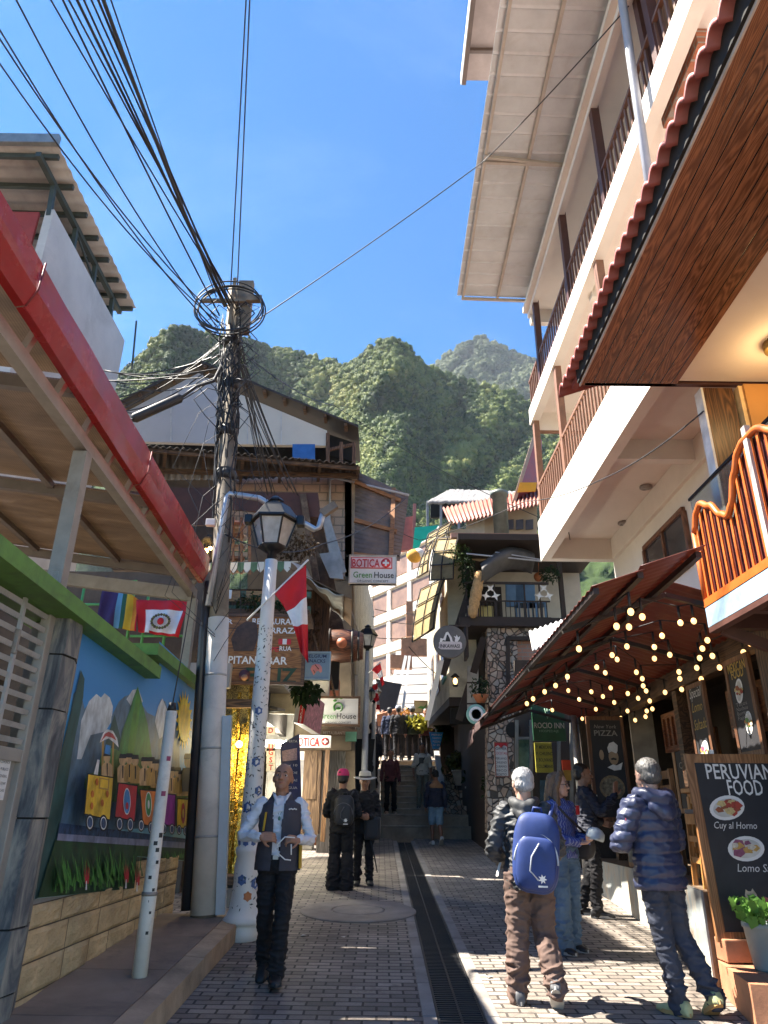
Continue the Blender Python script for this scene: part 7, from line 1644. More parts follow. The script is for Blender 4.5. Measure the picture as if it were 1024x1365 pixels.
b=MB();b.box((3.75,8.1,PTZ+.86),(.8,.8,.05),0,None,.008);b.build('tabletop',M_pine,t);b=MB();b.box((3.75,8.1,PTZ+.78),(.7,.7,.10));b.build('apron',M_pine,t)
for sx in(-1,1):
 for sy in(-1,1):b=MB();b.box((3.75+sx*.33,8.1+sy*.33,PTZ+.40),(.06,.06,.8));b.build('leg',M_pine,t)
b=MB();b.lathe((3.7,7.95,PTZ+.885),[(.03,0),(.05,.07),(.035,.12),(.0001,.12)],14);tag(b.build('red_vase',plain('vase_red',(.40,.05,.06),.4)),'small red vase on the high pine table','vase')
t=thing('picture_frame','small framed picture leaning low on the terrace by the man in navy','picture',(3.3,9.75,PTZ));b=MB();b.box((3.17,9.75,PTZ+.38),(.03,.5,.72));b.build('frame',M_pined,t);b=MB();b.box((3.152,9.75,PTZ+.38),(.006,.42,.62));b.build('picture',plain('dim_picture',(.10,.12,.12),.6,var=.9,scale=7,stain=(.3,.05,.04),stain_amt=.8),t)
q=atY(1026,1312,6.35);q=V(q.x,q.y,.61);t=thing('plant_pot','grey bucket pot with a bright green leafy plant on the terracotta step','pot',q)
b=MB();b.lathe(q,[(.0001,0),(.085,0),(.09,.02),(.12,.28),(.13,.29),(.13,.32),(.118,.32),(.11,.28),(.0001,.27)],24);b.build('pot',plain('pot_grey',(.20,.24,.24),.5,var=.12),t)
b=MB();rl_=np.random.default_rng(3)
for k in range(64):
 a=rl_.uniform(0,6.28);d=rl_.uniform(.02,.20);z=.36+rl_.uniform(-.02,.12)-(.35*max(0,d-.15))*3*rl_.uniform(0,1);c=q+V(math.cos(a)*d,math.sin(a)*d,z);s_=rl_.uniform(.030,.055)
 u=Vector(rl_.normal(size=3));u.z=abs(u.z)*.5;u.normalize();w_=u.cross(V(0,0,1)).normalized()
 pts=[]
 for j in range(10):rr_=s_*(1.0 if j%2 else.68);an=2*math.pi*j/10;pts.append(c+w_*rr_*math.cos(an)+w_.cross(u).normalized()*rr_*math.sin(an)+V(0,0,.01*math.cos(an*2)))
 b.add(pts,[tuple(range(10))])
 if k%3==0:b.tube([q+V(0,0,.3),c],.003,4)
b.build('leaves',leaf_mat('bright_leaf',((0,(.10,.22,.04)),(.5,(.22,.38,.08)),(1,(.42,.52,.20))),14,.3),t,recalc=False)
M_scrap=plain('paper_scrap',(.62,.6,.56),.8)
for k,(px,py,lab)in enumerate(((405,1247,'small white paper scrap on the bricks before the manhole slab'),(457,1249,'tiny pale paper scrap on the bricks right of the larger one'),(652,1302,'white paper scrap on the bricks left of the backpack man'))):
 q=gnd(px,py,.008);a=.4+2*k;b=MB();b.add([q+V(.035*math.cos(a+t),.03*math.sin(a+t),.006*(j%2))for j,t in enumerate((0,1.4,2.9,4.4))],[(0,1,2,3)]);tag(b.build('paper_scrap',M_scrap,recalc=False),lab,'litter')
# ================================================================== PEOPLE
M_skin={}
def skin(name,col):
 m,nt,p=base('skin_'+name,.5,spec=.4);p.inputs['Subsurface Weight'].default_value=.0
 v=mapped(nt);n1=noise(nt,v,14,4);n2=noise(nt,v,120,3)
 nt.links.new(ramp(nt,n1,((.3,[c*.85 for c in col]),(.7,[min(1,c*1.12)for c in col]))),p.inputs['Base Color']);bump(nt,p,n2,.12,.002);M_skin[name]=m
skin('tan',(.36,.18,.11));skin('fair',(.55,.33,.25));skin('brown',(.24,.115,.07))
def fabric(name,col,rough=.85,var=.18,scale=9.0,**k):return plain('cloth_'+name,col,rough,var=var,scale=scale,bumps=.25,bscale=k.pop('bscale',260),bdist=.002,**k)
def hairm(name,col):
 m,nt,p=base('hair_'+name,.5);a=noise(nt,mapped(nt,(60,60,8)),1.5,5,.7);nt.links.new(ramp(nt,a,((.3,[c*.5 for c in col]),(.7,[min(1,c*1.35)for c in col]))),p.inputs['Base Color']);bump(nt,p,a,.7,.006);return m
M_hair={'black':hairm('black',(.018,.015,.013)),'grey':hairm('grey',(.42,.41,.40)),'brown':hairm('brown',(.20,.115,.06)),'salt':hairm('salt',(.10,.095,.09)),'shaved':hairm('shaved',(.13,.075,.055))}
M_eye=plain('eye_white',(.62,.60,.57),.25,var=.03,bumps=0);M_iris=plain('iris',(.02,.012,.01),.15,bumps=0);M_lip=plain('lip',(.28,.10,.08),.5,bumps=.05)
M_sole=plain('sole',(.38,.37,.35),.7,var=.15);M_shoe_b=fabric('shoe_black',(.02,.02,.022),.5)
def remesh(mb,voxel,smooth=4,fold=None):
 """fuse overlapping volumes into one continuous skin; fold(co, normal) -> offset along the normal"""
 me=bpy.data.meshes.new('raw');me.from_pydata(mb.v,[],mb.f)
 bm=bmesh.new();bm.from_mesh(me);bmesh.ops.recalc_face_normals(bm,faces=bm.faces);bm.to_mesh(me);bm.free()
 o=bpy.data.objects.new('raw',me);C.objects.link(o)
 r=o.modifiers.new('r','REMESH');r.mode='VOXEL';r.voxel_size=voxel
 if smooth:s_=o.modifiers.new('s','SMOOTH');s_.iterations=smooth;s_.factor=.5
 dg=bpy.context.evaluated_depsgraph_get();dg.update()
 out=bpy.data.meshes.new_from_object(o.evaluated_get(dg));bpy.data.objects.remove(o);bpy.data.meshes.remove(me)
 if fold:
  nr=[v.normal.copy()for v in out.vertices]
  for v,n in zip(out.vertices,nr):v.co=v.co+n*fold(v.co,n)
 out.polygons.foreach_set('use_smooth',[True]*len(out.polygons));out.update();return out
def put(me,name,mat,parent,cut=None):
 if cut:
  bm=bmesh.new();bm.from_mesh(me);bmesh.ops.delete(bm,geom=[v for v in bm.verts if cut(v.co)],context='VERTS');bm.to_mesh(me);bm.free()
 me.materials.clear();me.materials.append(mat);me.name=name;o=bpy.data.objects.new(name,me);C.objects.link(o);o.parent=parent;return o
def loft(mb,secs,seg=16):
 """secs: (centre, rx, ry, yaw) elliptical rings, horizontal"""
 P=[]
 for c,rx,ry,yw in secs:
  for k in range(seg):
   a=2*math.pi*k/seg;x,y=rx*math.cos(a),ry*math.sin(a);P.append((c[0]+x*math.cos(yw)-y*math.sin(yw),c[1]+x*math.sin(yw)+y*math.cos(yw),c[2]))
 n=len(secs);F_=[(i*seg+k,i*seg+(k+1)%seg,(i+1)*seg+(k+1)%seg,(i+1)*seg+k)for i in range(n-1)for k in range(seg)]
 F_+=[tuple(range(seg-1,-1,-1)),tuple((n-1)*seg+k for k in range(seg))];mb.add(P,F_,0,True)
def limb(mb,pts,rs,n=5):
 """smooth tapering tube through the joints"""
 pts=[Vector(p)for p in pts];P,R_=[],[]
 for i in range(len(pts)-1):
  p0,p1,p2,p3=pts[max(i-1,0)],pts[i],pts[i+1],pts[min(i+2,len(pts)-1)]
  for k in range(n):
   t=k/n;P.append(.5*((2*p1)+(p2-p0)*t+(2*p0-5*p1+4*p2-p3)*t*t+(3*p1-p0-3*p2+p3)*t**3));R_.append(rs[i]+(rs[i+1]-rs[i])*t)
 P.append(pts[-1]);R_.append(rs[-1]);mb.tube(P,R_,12);mb.ball(P[0],R_[0],0,10,7);mb.ball(P[-1],R_[-1],0,10,7)
def hand(mb,w,d,nrm,curl=.5,side=1,s=1.0,fist=False):
 """palm with five fingers: w wrist, d pointing direction, nrm the palm's facing, side +1/-1 where the thumb leaves"""
 d=Vector(d).normalized();nrm=(Vector(nrm)-d*Vector(nrm).dot(d)).normalized();a=d.cross(nrm)*side
 for q in(-.027,-.009,.009,.027):limb(mb,[w+a*q*.7*s,w+d*.045*s+a*q*s,w+d*.088*s+a*q*1.05*s],[.015*s,.0165*s,.0125*s],3)
 for q,L,k in((.030,.070,0),(.010,.080,1),(-.010,.074,2),(-.029,.058,3)):
  p=w+d*.088*s+a*q*s;ang=0;pts=[p];dd=d
  for j,fr in enumerate((.45,.32,.23)):
   ang+=curl*(1.0+.12*k)*(.75,.95,.6)[j];v=dd*math.cos(ang)+nrm*math.sin(ang)+a*q*.8;p=p+v.normalized()*L*fr*s;pts.append(p)
  limb(mb,pts,[.0098*s,.0092*s,.0085*s,.0072*s],3)
 t0=w+d*.022*s+a*.030*s;t1=t0+(d*.55+a*.75+nrm*.30).normalized()*.040*s;t2=t1+(d*.85+a*.25+nrm*(.35+.5*curl)).normalized()*.033*s
 limb(mb,[w+a*.012*s,t0,t1,t2],[.013*s,.0135*s,.0108*s,.0085*s],3)
def person(label,foot,rz,H=1.70,detail=2,pose=None,fem=False,sk='tan',top=None,bot=None,hair='black',haircut='short',shoe=None,sleeve=1.0,leg=1.0,bulk=1.0,legbulk=1.0,puffer=False,shorts=False,group=None,hem=None,face=True,legflare=0.0,armbulk=1.0,sole=None,cap_hair=True):
 P=pose or{};s=H/1.72;vox={2:.0062,1:.010,0:.015}[detail];gv={2:.0085,1:.012,0:.017}[detail]
 root=thing('person',label,'person',foot,group)
 def J(k,d):return Vector(P.get(k,d))*s
 lean=Vector(P.get('lean',(0,0,0)))*s;hipw=.088 if not fem else.092;shw=(.178 if not fem else.158)
 pel=J('pelvis',(0,0,.95));tw=P.get('twist',0.0)
 rot=lambda x,y:(x*math.cos(tw)-y*math.sin(tw),x*math.sin(tw)+y*math.cos(tw))
 ch=J('chest',(0,-.005,1.30))+lean*.8+Vector((pel.x,pel.y,0));nk=J('neck',(0,.012,1.455))+lean+Vector((pel.x,pel.y,0))
 sx_,sy_=rot(shw*s,.01*s)
 SL_,SR=ch+V(-sx_,-sy_,.090*s),ch+V(sx_,sy_,.090*s)
 EL,ER=J('elbL',(-.235,.03,1.12)),J('elbR',(.235,.03,1.12));WL,WR=J('wriL',(-.25,-.05,.87)),J('wriR',(.25,-.05,.87))
 HL,HR=pel+V(-hipw*s,0,-.03*s),pel+V(hipw*s,0,-.03*s)
 KL,KR=J('kneeL',(-.10,-.02,.50)),J('kneeR',(.10,-.02,.50));AL,AR=J('ankL',(-.105,.03,.085)),J('ankR',(.105,.03,.085))
 hy,hp,hr=P.get('head',(0,0,0));hc=nk+V(0,-.012*s,.150*s)+Vector(P.get('headoff',(0,0,0)))*s
 HM=Matrix.Rotation(hy,3,'Z')@Matrix.Rotation(hp,3,'X')@Matrix.Rotation(hr,3,'Y')
 hk=s*1.10;hl=lambda x,y,z:hc+HM@(V(x,y,z)*hk)
 b=MB();g=.82
 loft(b,[((pel.x,pel.y,pel.z-.09*s),.10*s,.075*s,0),((pel.x,pel.y,pel.z),.135*s*g,.095*s*g,0),(pel.lerp(ch,.35),.12*s*g,.085*s*g,tw*.3),(ch,.15*s*g,.098*s*g,tw),(ch+V(0,0,.10*s),.135*s*g,.08*s*g,tw),(nk-V(0,0,.03*s),.062*s,.058*s,tw)])
 limb(b,[nk-V(0,0,.05*s),nk+V(0,0,.03*s),hl(0,.018,-.055)],[.064*s*(.8 if fem else 1),.061*s*(.8 if fem else 1),.058*s*(.8 if fem else 1)],3)
 for S_,E_,W_ in((SL_,EL,WL),(SR,ER,WR)):limb(b,[S_,S_.lerp(E_,.5),E_,E_.lerp(W_,.4),W_],[.038*s,.036*s,.032*s,.033*s,.026*s],4)
 for H_,K_,A_ in((HL,KL,AL),(HR,KR,AR)):limb(b,[H_,H_.lerp(K_,.5),K_,K_.lerp(A_,.35)+V(0,.012*s,0),A_],[.078*s,.066*s,.050*s,.052*s,.036*s],4)
 def hb(c,r_):
  o=len(b.v);b.ball((0,0,0),1.0,0,18,12)
  for i in range(o,len(b.v)):x,y,z=b.v[i];b.v[i]=tuple(hl(c[0]+x*r_[0],c[1]+y*r_[1],c[2]+z*r_[2]))
 hb((0,.012,.035),(.080,.097,.088));hb((0,-.026,-.005),(.070,.063,.082));hb((0,-.043,-.058),(.056,.045,.046));hb((0,-.074,-.086),(.024,.018,.018))
 for sg in(-1,1):hb((sg*.036,-.058,-.022),(.026,.026,.026));hb((sg*.030,-.074,.030),(.026,.014,.010));hb((sg*.078,.014,-.002),(.010,.020,.030));hb((sg*.083,.020,.012),(.007,.012,.014));hb((sg*.014,-.096,-.026),(.010,.010,.008))
 limb(b,[hl(0,-.082,.022),hl(0,-.094,.0),hl(0,-.106,-.022)],[.010*s,.012*s,.0145*s],3)
 hb((0,-.086,-.052),(.024,.011,.007));hb((0,-.085,-.063),(.021,.010,.007))
 for k,W_,E_ in(('L',WL,EL),('R',WR,ER)):
  dflt=((W_-E_).normalized(),V(1 if k=='L' else-1,-.2,0),.45);d_,n_,cu=P.get('hand'+k,dflt)[:3];side=P.get('hand'+k,(0,0,0,1 if k=='L' else-1))[3:]or(1 if k=='L' else-1,)
  hand(b,W_,d_,n_,cu,side[0],s*1.02)
 bo=put(remesh(b,vox,3),'body',M_skin[sk],root)
 if face:
  for sg in(-1,1):
   e=MB();e.ball(hl(sg*.032,-.0700,.008),.0135*hk,0,10,7);eo=e.build('eye',M_eye,None);eo.parent=bo
   e=MB();e.ball(hl(sg*.032,-.0775,.0075),.0085*hk,0,8,6);io=e.build('iris',M_iris,None);io.parent=bo
   e=MB();e.tube([hl(sg*.012,-.092,.030),hl(sg*.030,-.0905,.036),hl(sg*.048,-.074,.030)],[.0045*s,.0055*s,.003*s],6);ho=e.build('eyebrow',M_hair[hair if hair not in('shaved','grey')else 'black'],None);ho.parent=bo
  e=MB();e.tube([hl(-.022,-.0915,-.056),hl(0,-.0985,-.0575),hl(.022,-.0915,-.056)],[.003*s,.0062*s,.003*s],6);lo_=e.build('lips',M_lip,None);lo_.parent=bo
 if haircut:
  h=MB();sc_=1.0
  def hbh(c,r_):
   o=len(h.v);h.ball((0,0,0),1.0,0,18,12)
   for i in range(o,len(h.v)):x,y,z=h.v[i];h.v[i]=tuple(hl(c[0]+x*r_[0],c[1]+y*r_[1],c[2]+z*r_[2]))
  if haircut=='shaved':hbh((0,.022,.030),(.0785,.0935,.086))
  else:hbh((0,.022,.045),(.087,.098,.088));hbh((0,.052,-.005),(.077,.064,.060))
  if haircut=='short' and hair=='black':
   for k in range(5):hbh((RNG.uniform(-.05,.05),RNG.uniform(-.04,.08),RNG.uniform(.085,.112)),(.036,.036,.022))
  if haircut=='long':
   for sg in(-1,1):
    limb(h,[hl(sg*.03,-.03,.12),hl(sg*.075,-.03,.05),hl(sg*.088,.0,-.05),hl(sg*.098,-.01,-.17),hl(sg*.085,-.02,-.29),hl(sg*.06,-.03,-.36)],[.028*s,.032*s,.036*s,.042*s,.036*s,.012*s],4)
    limb(h,[hl(sg*.05,.05,.06),hl(sg*.065,.08,-.10),hl(sg*.06,.09,-.28),hl(sg*.04,.08,-.38)],[.06*s,.055*s,.052*s,.02*s],4)
  fr=-.052 if haircut!='long' else-.075
  def cut(co):
   q=HM.transposed()@(co-hc)/hk
   if haircut=='long':return q.y<-.058 and abs(q.x)<.052 and q.z<.085
   hz=.062 if q.y<-.01 else(.062-(q.y+.01)*2.2)
   if haircut=='shaved':return q.z<hz-(.0 if q.y>0 else-.03)or(q.y<.01 and q.z<.12)
   return q.z<hz
  fo=(lambda co,n:.004*mnoise.noise((co.x*60,co.y*60,co.z*30))+.004*mnoise.noise((co.x*130,co.y*130,co.z*50)))if haircut!='shaved' else None
  put(remesh(h,max(.0068,vox),2,fo),'hair',M_hair[hair],root,cut)
 lb_=legbulk;t=MB()
 loft(t,[((pel.x,pel.y,pel.z+.115*s),.150*s*(.5+.5*lb_),.108*s,0),((pel.x,pel.y,pel.z+.02*s),.168*s*(.55+.45*lb_),.122*s,0),((pel.x,pel.y+.004,pel.z-.06*s),.172*s*(.6+.4*lb_),.122*s,0),((pel.x,pel.y,pel.z-.12*s),.155*s,.105*s,0)])
 for H_,K_,A_ in((HL,KL,AL),(HR,KR,AR)):
  if shorts:limb(t,[H_,H_.lerp(K_,.5),H_.lerp(K_,.93)],[.094*s*lb_,.088*s*lb_,.086*s*lb_],4)
  else:limb(t,[H_,H_.lerp(K_,.5),K_,K_.lerp(A_,.45)+V(0,.01*s,0),A_+(K_-A_)*-.09],[.094*s*lb_,.084*s*lb_,.072*s*lb_,(.070+legflare*.4)*s*lb_,(.060+legflare)*s*lb_],5)
 sd_=RNG.uniform(0,90)
 def crease(A,fz=1.0,lowz=None):
  def f(co,n):
   v=mnoise.noise((co.x*7+sd_,co.y*7,co.z*13*fz));w=mnoise.noise((co.x*18,co.y*18+sd_,co.z*26));k=1.0
   if lowz is not None:k=1+1.6*max(0,1-abs(co.z-lowz)/.16)
   x_=mnoise.noise((co.x*9+3*co.z,co.y*9+sd_,co.z*22*fz));return A*k*(1.3*max(0,1-3.2*abs(v))**1.5+.8*max(0,1-4*abs(x_))-.5+.35*w)
  return f
 put(remesh(t,gv,4,crease(.0085,1.0,.16 if not shorts else None)),'trousers' if not shorts else 'shorts',bot,root)
 if top is not None:
  t=MB();k_=bulk;hz=(hem if hem is not None else.86)*s;fw=.92 if fem else 1.0
  loft(t,[((pel.x,pel.y,hz),.178*s*k_*fw,.130*s*k_,0),((pel.x,pel.y,max(hz+.03*s,pel.z)),.174*s*k_*fw,.128*s*k_,tw*.2),(pel.lerp(ch,.40),(.155 if fem else.166)*s*k_,.118*s*k_,tw*.5),(ch,.180*s*k_*fw,.126*s*k_,tw),(ch+V(0,0,.075*s),.180*s*k_*fw,.112*s*k_,tw),(nk-V(0,0,.028*s),.098*s,.082*s,tw),(nk+V(0,0,.010*s),.068*s,.066*s,tw)],20)
  for S_,E_,W_ in((SL_,EL,WL),(SR,ER,WR)):
   ks=k_*armbulk*(1.12 if puffer else 1.0)
   full=[S_+(S_-ch).normalized()*-.03*s,S_,S_.lerp(E_,.5),E_,E_.lerp(W_,.5),W_+(W_-E_).normalized()*-.015*s];rr_=[.066*s*ks,.066*s*ks,.062*s*ks,.056*s*ks,.052*s*ks,.043*s*ks]
   nseg=6 if sleeve>=1 else 4 if sleeve>=.5 else 3
   limb(t,full[:nseg],rr_[:nseg],4)
  if puffer:
   f0=crease(.006)
   def fo(co,n):
    if abs(n.z)>.85:return f0(co,n)
    return.017*abs(math.sin(math.pi*(co.z+.03*co.x)/.082))**.6+f0(co,n)-.006
  else:fo=crease(.010*k_,1.2)
  put(remesh(t,gv,3,fo),P.get('topname','jacket'),top,root)
 for nm,A_,K_ in(('L',AL,KL),('R',AR,KR)):
  fd=Vector(P.get('foot'+nm,(-.12 if nm=='L' else.12,-1,0))).normalized();up_f=(V(0,0,1)-fd*fd.z).normalized();sd=fd.cross(up_f);c0=A_+V(0,0,-.01*s)
  sh_=MB();L_=.285*s;R_=[];n_=14
  for u,w_,h_ in((-.01,.022,.030),(0,.034,.074),(.06,.042,.094),(.18,.045,.100),(.36,.045,.088),(.6,.051,.064),(.8,.050,.050),(.93,.040,.040),(.99,.022,.026)):
   q=c0+fd*(u*L_-.085*s)-up_f*.072*s
   R_+=[q+sd*math.copysign(abs(math.cos(2*math.pi*k/n_))**.7,math.cos(2*math.pi*k/n_))*w_*s+up_f*(.5+.5*math.copysign(abs(math.sin(2*math.pi*k/n_))**.7,math.sin(2*math.pi*k/n_)))*h_*s for k in range(n_)]
  sh_.add(R_,[(i*n_+k,i*n_+(k+1)%n_,(i+1)*n_+(k+1)%n_,(i+1)*n_+k)for i in range(8)for k in range(n_)]+[tuple(range(n_-1,-1,-1)),tuple(8*n_+k for k in range(n_))],0,True)
  so_=sh_.build('shoe',shoe or M_shoe_b,None);so_.parent=root
  sl2=MB();n_=14;rim=[]
  for k in range(n_):a=2*math.pi*k/n_;rim.append(c0+fd*(.055*s+math.cos(a)*.150*s)+sd*math.sin(a)*(.056 if math.cos(a)>0 else.047)*s-up_f*.074*s)
  sl2.prism(rim,up_f*.026*s);q=sl2.build('sole',sole or M_sole,None);q.parent=so_
 root.rotation_euler=(0,0,rz);root.location=foot
 return root,dict(hl=hl,nk=nk,ch=ch,pel=pel,s=s,WL=WL,WR=WR,EL=EL,ER=ER,SL=SL_,SR=SR,HM=HM,body=bo,tw=tw)
def bits(root,name,mats,mb,parent=None):
 """an accessory modelled in the person's own space"""
 o=mb.build(name,mats,None);o.parent=parent or root;return o
M_vest=fabric('vest_charcoal',(.045,.042,.055),.75);M_shirt=fabric('shirt_white',(.66,.67,.72),.7,var=.05);M_trb=fabric('trousers_black',(.009,.008,.010),.85)
f=gnd(360,1312);vm,I=person('bald man in a dark vest over a white shirt, walking towards us',f,.05,1.68,2,dict(head=(-.06,-.22,.05),elbL=(-.315,-.05,1.13),wriL=(-.135,-.24,1.125),elbR=(.285,-.02,1.10),wriR=(.185,-.22,1.10),handL=((1,-.12,-.02),(0,.9,-.3),.75,-1),handR=((-.75,-.5,.12),(0,.6,-.6),.95,1),kneeL=(-.08,.03,.50),ankL=(-.075,.17,.15),footL=(-.1,-1,-.45),kneeR=(.075,-.12,.50),ankR=(.045,-.10,.09),footR=(.12,-1,.12),topname='shirt'),top=M_shirt,bot=M_trb,hair='shaved',haircut='shaved',hem=.94,bulk=.97,armbulk=.84,legbulk=.98,sole=M_shoe_b)
t=MB();s=I['s'];ch,pel,nk=I['ch'],I['pel'],I['nk']
loft(t,[((pel.x,pel.y,.845*s),.200*s,.150*s,0),((pel.x,pel.y,.95*s),.196*s,.148*s,0),(pel.lerp(ch,.4),.186*s,.140*s,0),(ch,.196*s,.144*s,0),(ch+V(0,0,.085*s),.190*s,.122*s,0),(nk-V(0,0,.035*s),.118*s,.100*s,0),(nk+V(0,0,.035*s),.082*s,.080*s,0)],20)
put(remesh(t,.010,4,lambda co,n:.006*(1-2*abs(mnoise.noise((co.x*6,co.y*6,co.z*11))))),'vest',M_vest,vm,lambda co:(co.y<-.02 and-(.045+.05*max(0,(co.z/s-1.25)))<co.x<.020+.075*max(0,(co.z/s-1.2)))or co.z<.848*s or co.z>nk.z+.034*s)
b=MB();b.tube([nk+V(-.075,-.02,.03),nk+V(-.055,-.075,.0),nk+V(-.012,-.112,-.10)],[.010,.016,.006],6);b.tube([nk+V(.075,-.02,.03),nk+V(.055,-.075,.0),nk+V(.012,-.112,-.10)],[.010,.016,.006],6);bits(vm,'collar',M_shirt,b)
M_yel=plain('vest_yellow',(.50,.32,.03),.5)
b=MB();b.bar(ch+V(-.115,-.139,.02),ch+V(-.130,-.132,-.13),.014,.012);bits(vm,'zip',M_yel,b);b=MB();b.prism([V(.185,-.085,.85),V(.205,-.045,.85),V(.20,-.04,1.06),V(.18,-.08,1.06)],(.006,-.006,0));bits(vm,'side_stripe',M_yel,b)
b=MB()
for k in range(5):b.ball(ch+V(.085+.014*k,-.141+.004*k,.045+.004*(k%2)),.008,0,6,4,(1,.4,.8))
bits(vm,'chest_logo',M_wlet,b)
b=MB();b.tube([nk+V(-.06,-.07,.0),nk+V(-.02,-.125,-.12),nk+V(0,-.133,-.165),nk+V(.02,-.125,-.12),nk+V(.06,-.07,.0)],.003,5);b.ball(nk+V(0,-.138,-.18),.015,0,8,6,(.8,.4,1.2));bits(vm,'pendant',plain('jade',(.05,.16,.12),.3),b)
b=MB();b.lathe(V(pel.x,pel.y,.958*s),[(.172,-.018),(.174,-.018),(.174,.018),(.172,.018)],24,0,None,True,s*.98,s*.74);b.box(V(-.01,pel.y-.128*s,.958*s),(.045,.012,.032),1);bits(vm,'belt',[M_shoe_b,M_galv2],b)
msk=thing('face_mask','white face mask strap held in the vest man\'s hands','mask',f);b=MB();wr_=I['WR']+V(-.05,-.06,-.01);b.tube([wr_+V(.02,0,.03),wr_+V(-.06,-.03,.035),wr_+V(-.115,-.03,-.02),wr_+V(-.11,-.02,-.09),wr_+V(-.05,-.02,-.135),wr_+V(.0,-.015,-.14)],.0055,6);b.tube([wr_+V(-.005,-.01,-.02),wr_+V(0,-.015,-.10)],.006,6);o=b.build('strap',M_wlet,None);o.parent=msk;msk.rotation_euler=(0,0,.05);msk.location=f
M_jk=fabric('jacket_grey',(.045,.047,.05),.6);M_trk=fabric('trousers_brown',(.125,.078,.062),.85);M_shg=fabric('shoe_grey',(.10,.10,.105),.7)
f=gnd(715,1338);bmn,I=person('grey haired man in a dark jacket seen from behind, wearing a blue backpack',f,math.pi-.18,1.66,2,dict(head=(.22,.10,0),elbR=(.285,.02,1.10),wriR=(.20,-.19,.98),elbL=(-.27,-.02,1.10),wriL=(-.16,-.22,1.0),kneeR=(.11,-.01,.50),ankR=(.14,.02,.085),footR=(.30,-1,0),kneeL=(-.10,-.02,.49),ankL=(-.155,.17,.16),footL=(-.05,-.75,-.62)),sk='fair',top=M_jk,bot=M_trk,hair='grey',haircut='short',hem=.80,bulk=1.10,legbulk=1.28,shoe=M_shg)
s=I['s'];nk,ch=I['nk'],I['ch']
h=MB();limb(h,[nk+V(-.10,.0,.02),nk+V(-.07,.08,.0),nk+V(0,.115,-.035),nk+V(.07,.08,.0),nk+V(.10,.0,.02)],[.035,.045,.055,.045,.035],4);limb(h,[nk+V(-.06,.10,-.06),nk+V(0,.13,-.10),nk+V(.06,.10,-.06)],[.04,.05,.04],4);put(remesh(h,.010,3,lambda co,n:.006*mnoise.noise(co*22)),'hood',M_jk,bmn)
def backpack(root,cen,w_,h_,d_,mats,label,tilt=0.0,details=True,own=None):
 """a bag worn on a back: lofted sack, front pocket with piping, straps; its own top-level thing"""
 t=thing('backpack',label,'backpack',root.location);R_=Matrix.Rotation(tilt,3,'Y')
 P_=lambda x,y,z:cen+R_@V(x,y,z)
 def sack(mb,cx,cy,cz_,w,h,d,e=3.4):
  nu,nv=24,16
  def fn(u,v):
   th_,ph=2*math.pi*u,math.pi*(v-.5);sg=lambda a,p:math.copysign(abs(a)**p,a);c_=sg(math.cos(ph),2/e)
   fz=1+.05*mnoise.noise((u*7,v*6,w*40))+.025*mnoise.noise((u*17,v*15,h*9));c_*=fz;return P_(cx+w*.5*c_*sg(math.cos(th_),2/e),cy+d*.5*c_*sg(math.sin(th_),2/e),cz_+h*.5*sg(math.sin(ph),2/3.6))
  mb.sheet(fn,nu,nv)
 b=MB();sack(b,0,d_*.35,0,w_,h_,d_);o=b.build('sack',mats[0],None);o.parent=t
 b=MB();sack(b,0,d_*.72,-h_*.13,w_*.86,h_*.66,d_*.55);o2=b.build('front_pocket',mats[0],None);o2.parent=t
 b=MB();n=20;b.tube([P_(w_*.46*math.cos(a),d_*.80,-h_*.12+h_*.36*math.sin(a)**1)for a in[math.pi*(k/n)for k in range(n+1)]],.008,6);b.tube([P_(-w_*.05,d_*1.0,h_*.12),P_(w_*.10,d_*1.02,-h_*.05),P_(w_*.12,d_*1.01,-h_*.22),P_(-.02,d_*1.0,-h_*.32)],.006,5);o3=b.build('piping',mats[1],None);o3.parent=t
 for sg in(-1,1):b=MB();b.tube([P_(sg*w_*.26,0,h_*.42),P_(sg*w_*.36,-.10,h_*.62),P_(sg*w_*.42,-.24,h_*.50),P_(sg*w_*.45,-.26,h_*.15),P_(sg*w_*.44,-.06,-h_*.2)],.018,6);o=b.build('strap',mats[0],None);o.parent=t
 b=MB();b.tube([P_(-.04,.0,h_*.47),P_(-.03,.03,h_*.56),P_(.03,.03,h_*.56),P_(.04,.0,h_*.47)],.010,6);o=b.build('handle',mats[0],None);o.parent=t
 if details:
  b=MB();c=P_(-w_*.14,d_*1.0+.004,-h_*.30)
  b.prism([c+R_@V((.034 if k%2 else.016)*math.cos(2*math.pi*k/14),0,(.034 if k%2 else.016)*math.sin(2*math.pi*k/14))for k in range(14)],(0,.004,0));b.box(c+V(0,0,-.05),(.07,.004,.012));o=b.build('leaf_logo',M_wlet,None);o.parent=t
 t.rotation_euler=root.rotation_euler;t.location=root.location;return t
M_bp=fabric('pack_blue',(.018,.042,.17),.6);M_bpp=plain('piping_grey',(.42,.45,.50),.5)
backpack(bmn,ch+V(-.07,.165,-.21),.36,.58,.20,(M_bp,M_bpp),'bright blue backpack with grey piping on the grey haired man\'s back',tilt=-.10)
b=MB();b.bar(ch+V(.22,-.05,-.30),ch+V(.25,.0,-.40),.02,.008);bits(bmn,'hanging_strap',M_wlet,b)
def blouse():
 m,nt,p=base('cloth_blouse',.8);v=mapped(nt,(1,1,.35));w_=nt.nodes.new('ShaderNodeTexWave');w_.bands_direction='X';w_.inputs['Scale'].default_value=14;w_.inputs['Distortion'].default_value=3.5;w_.inputs['Detail'].default_value=3;nt.links.new(v,w_.inputs[0])
 nt.links.new(ramp(nt,w_.outputs[1],((.35,(.045,.065,.26)),(.7,(.07,.10,.32)),(.95,(.25,.28,.42)))),p.inputs['Base Color']);return m
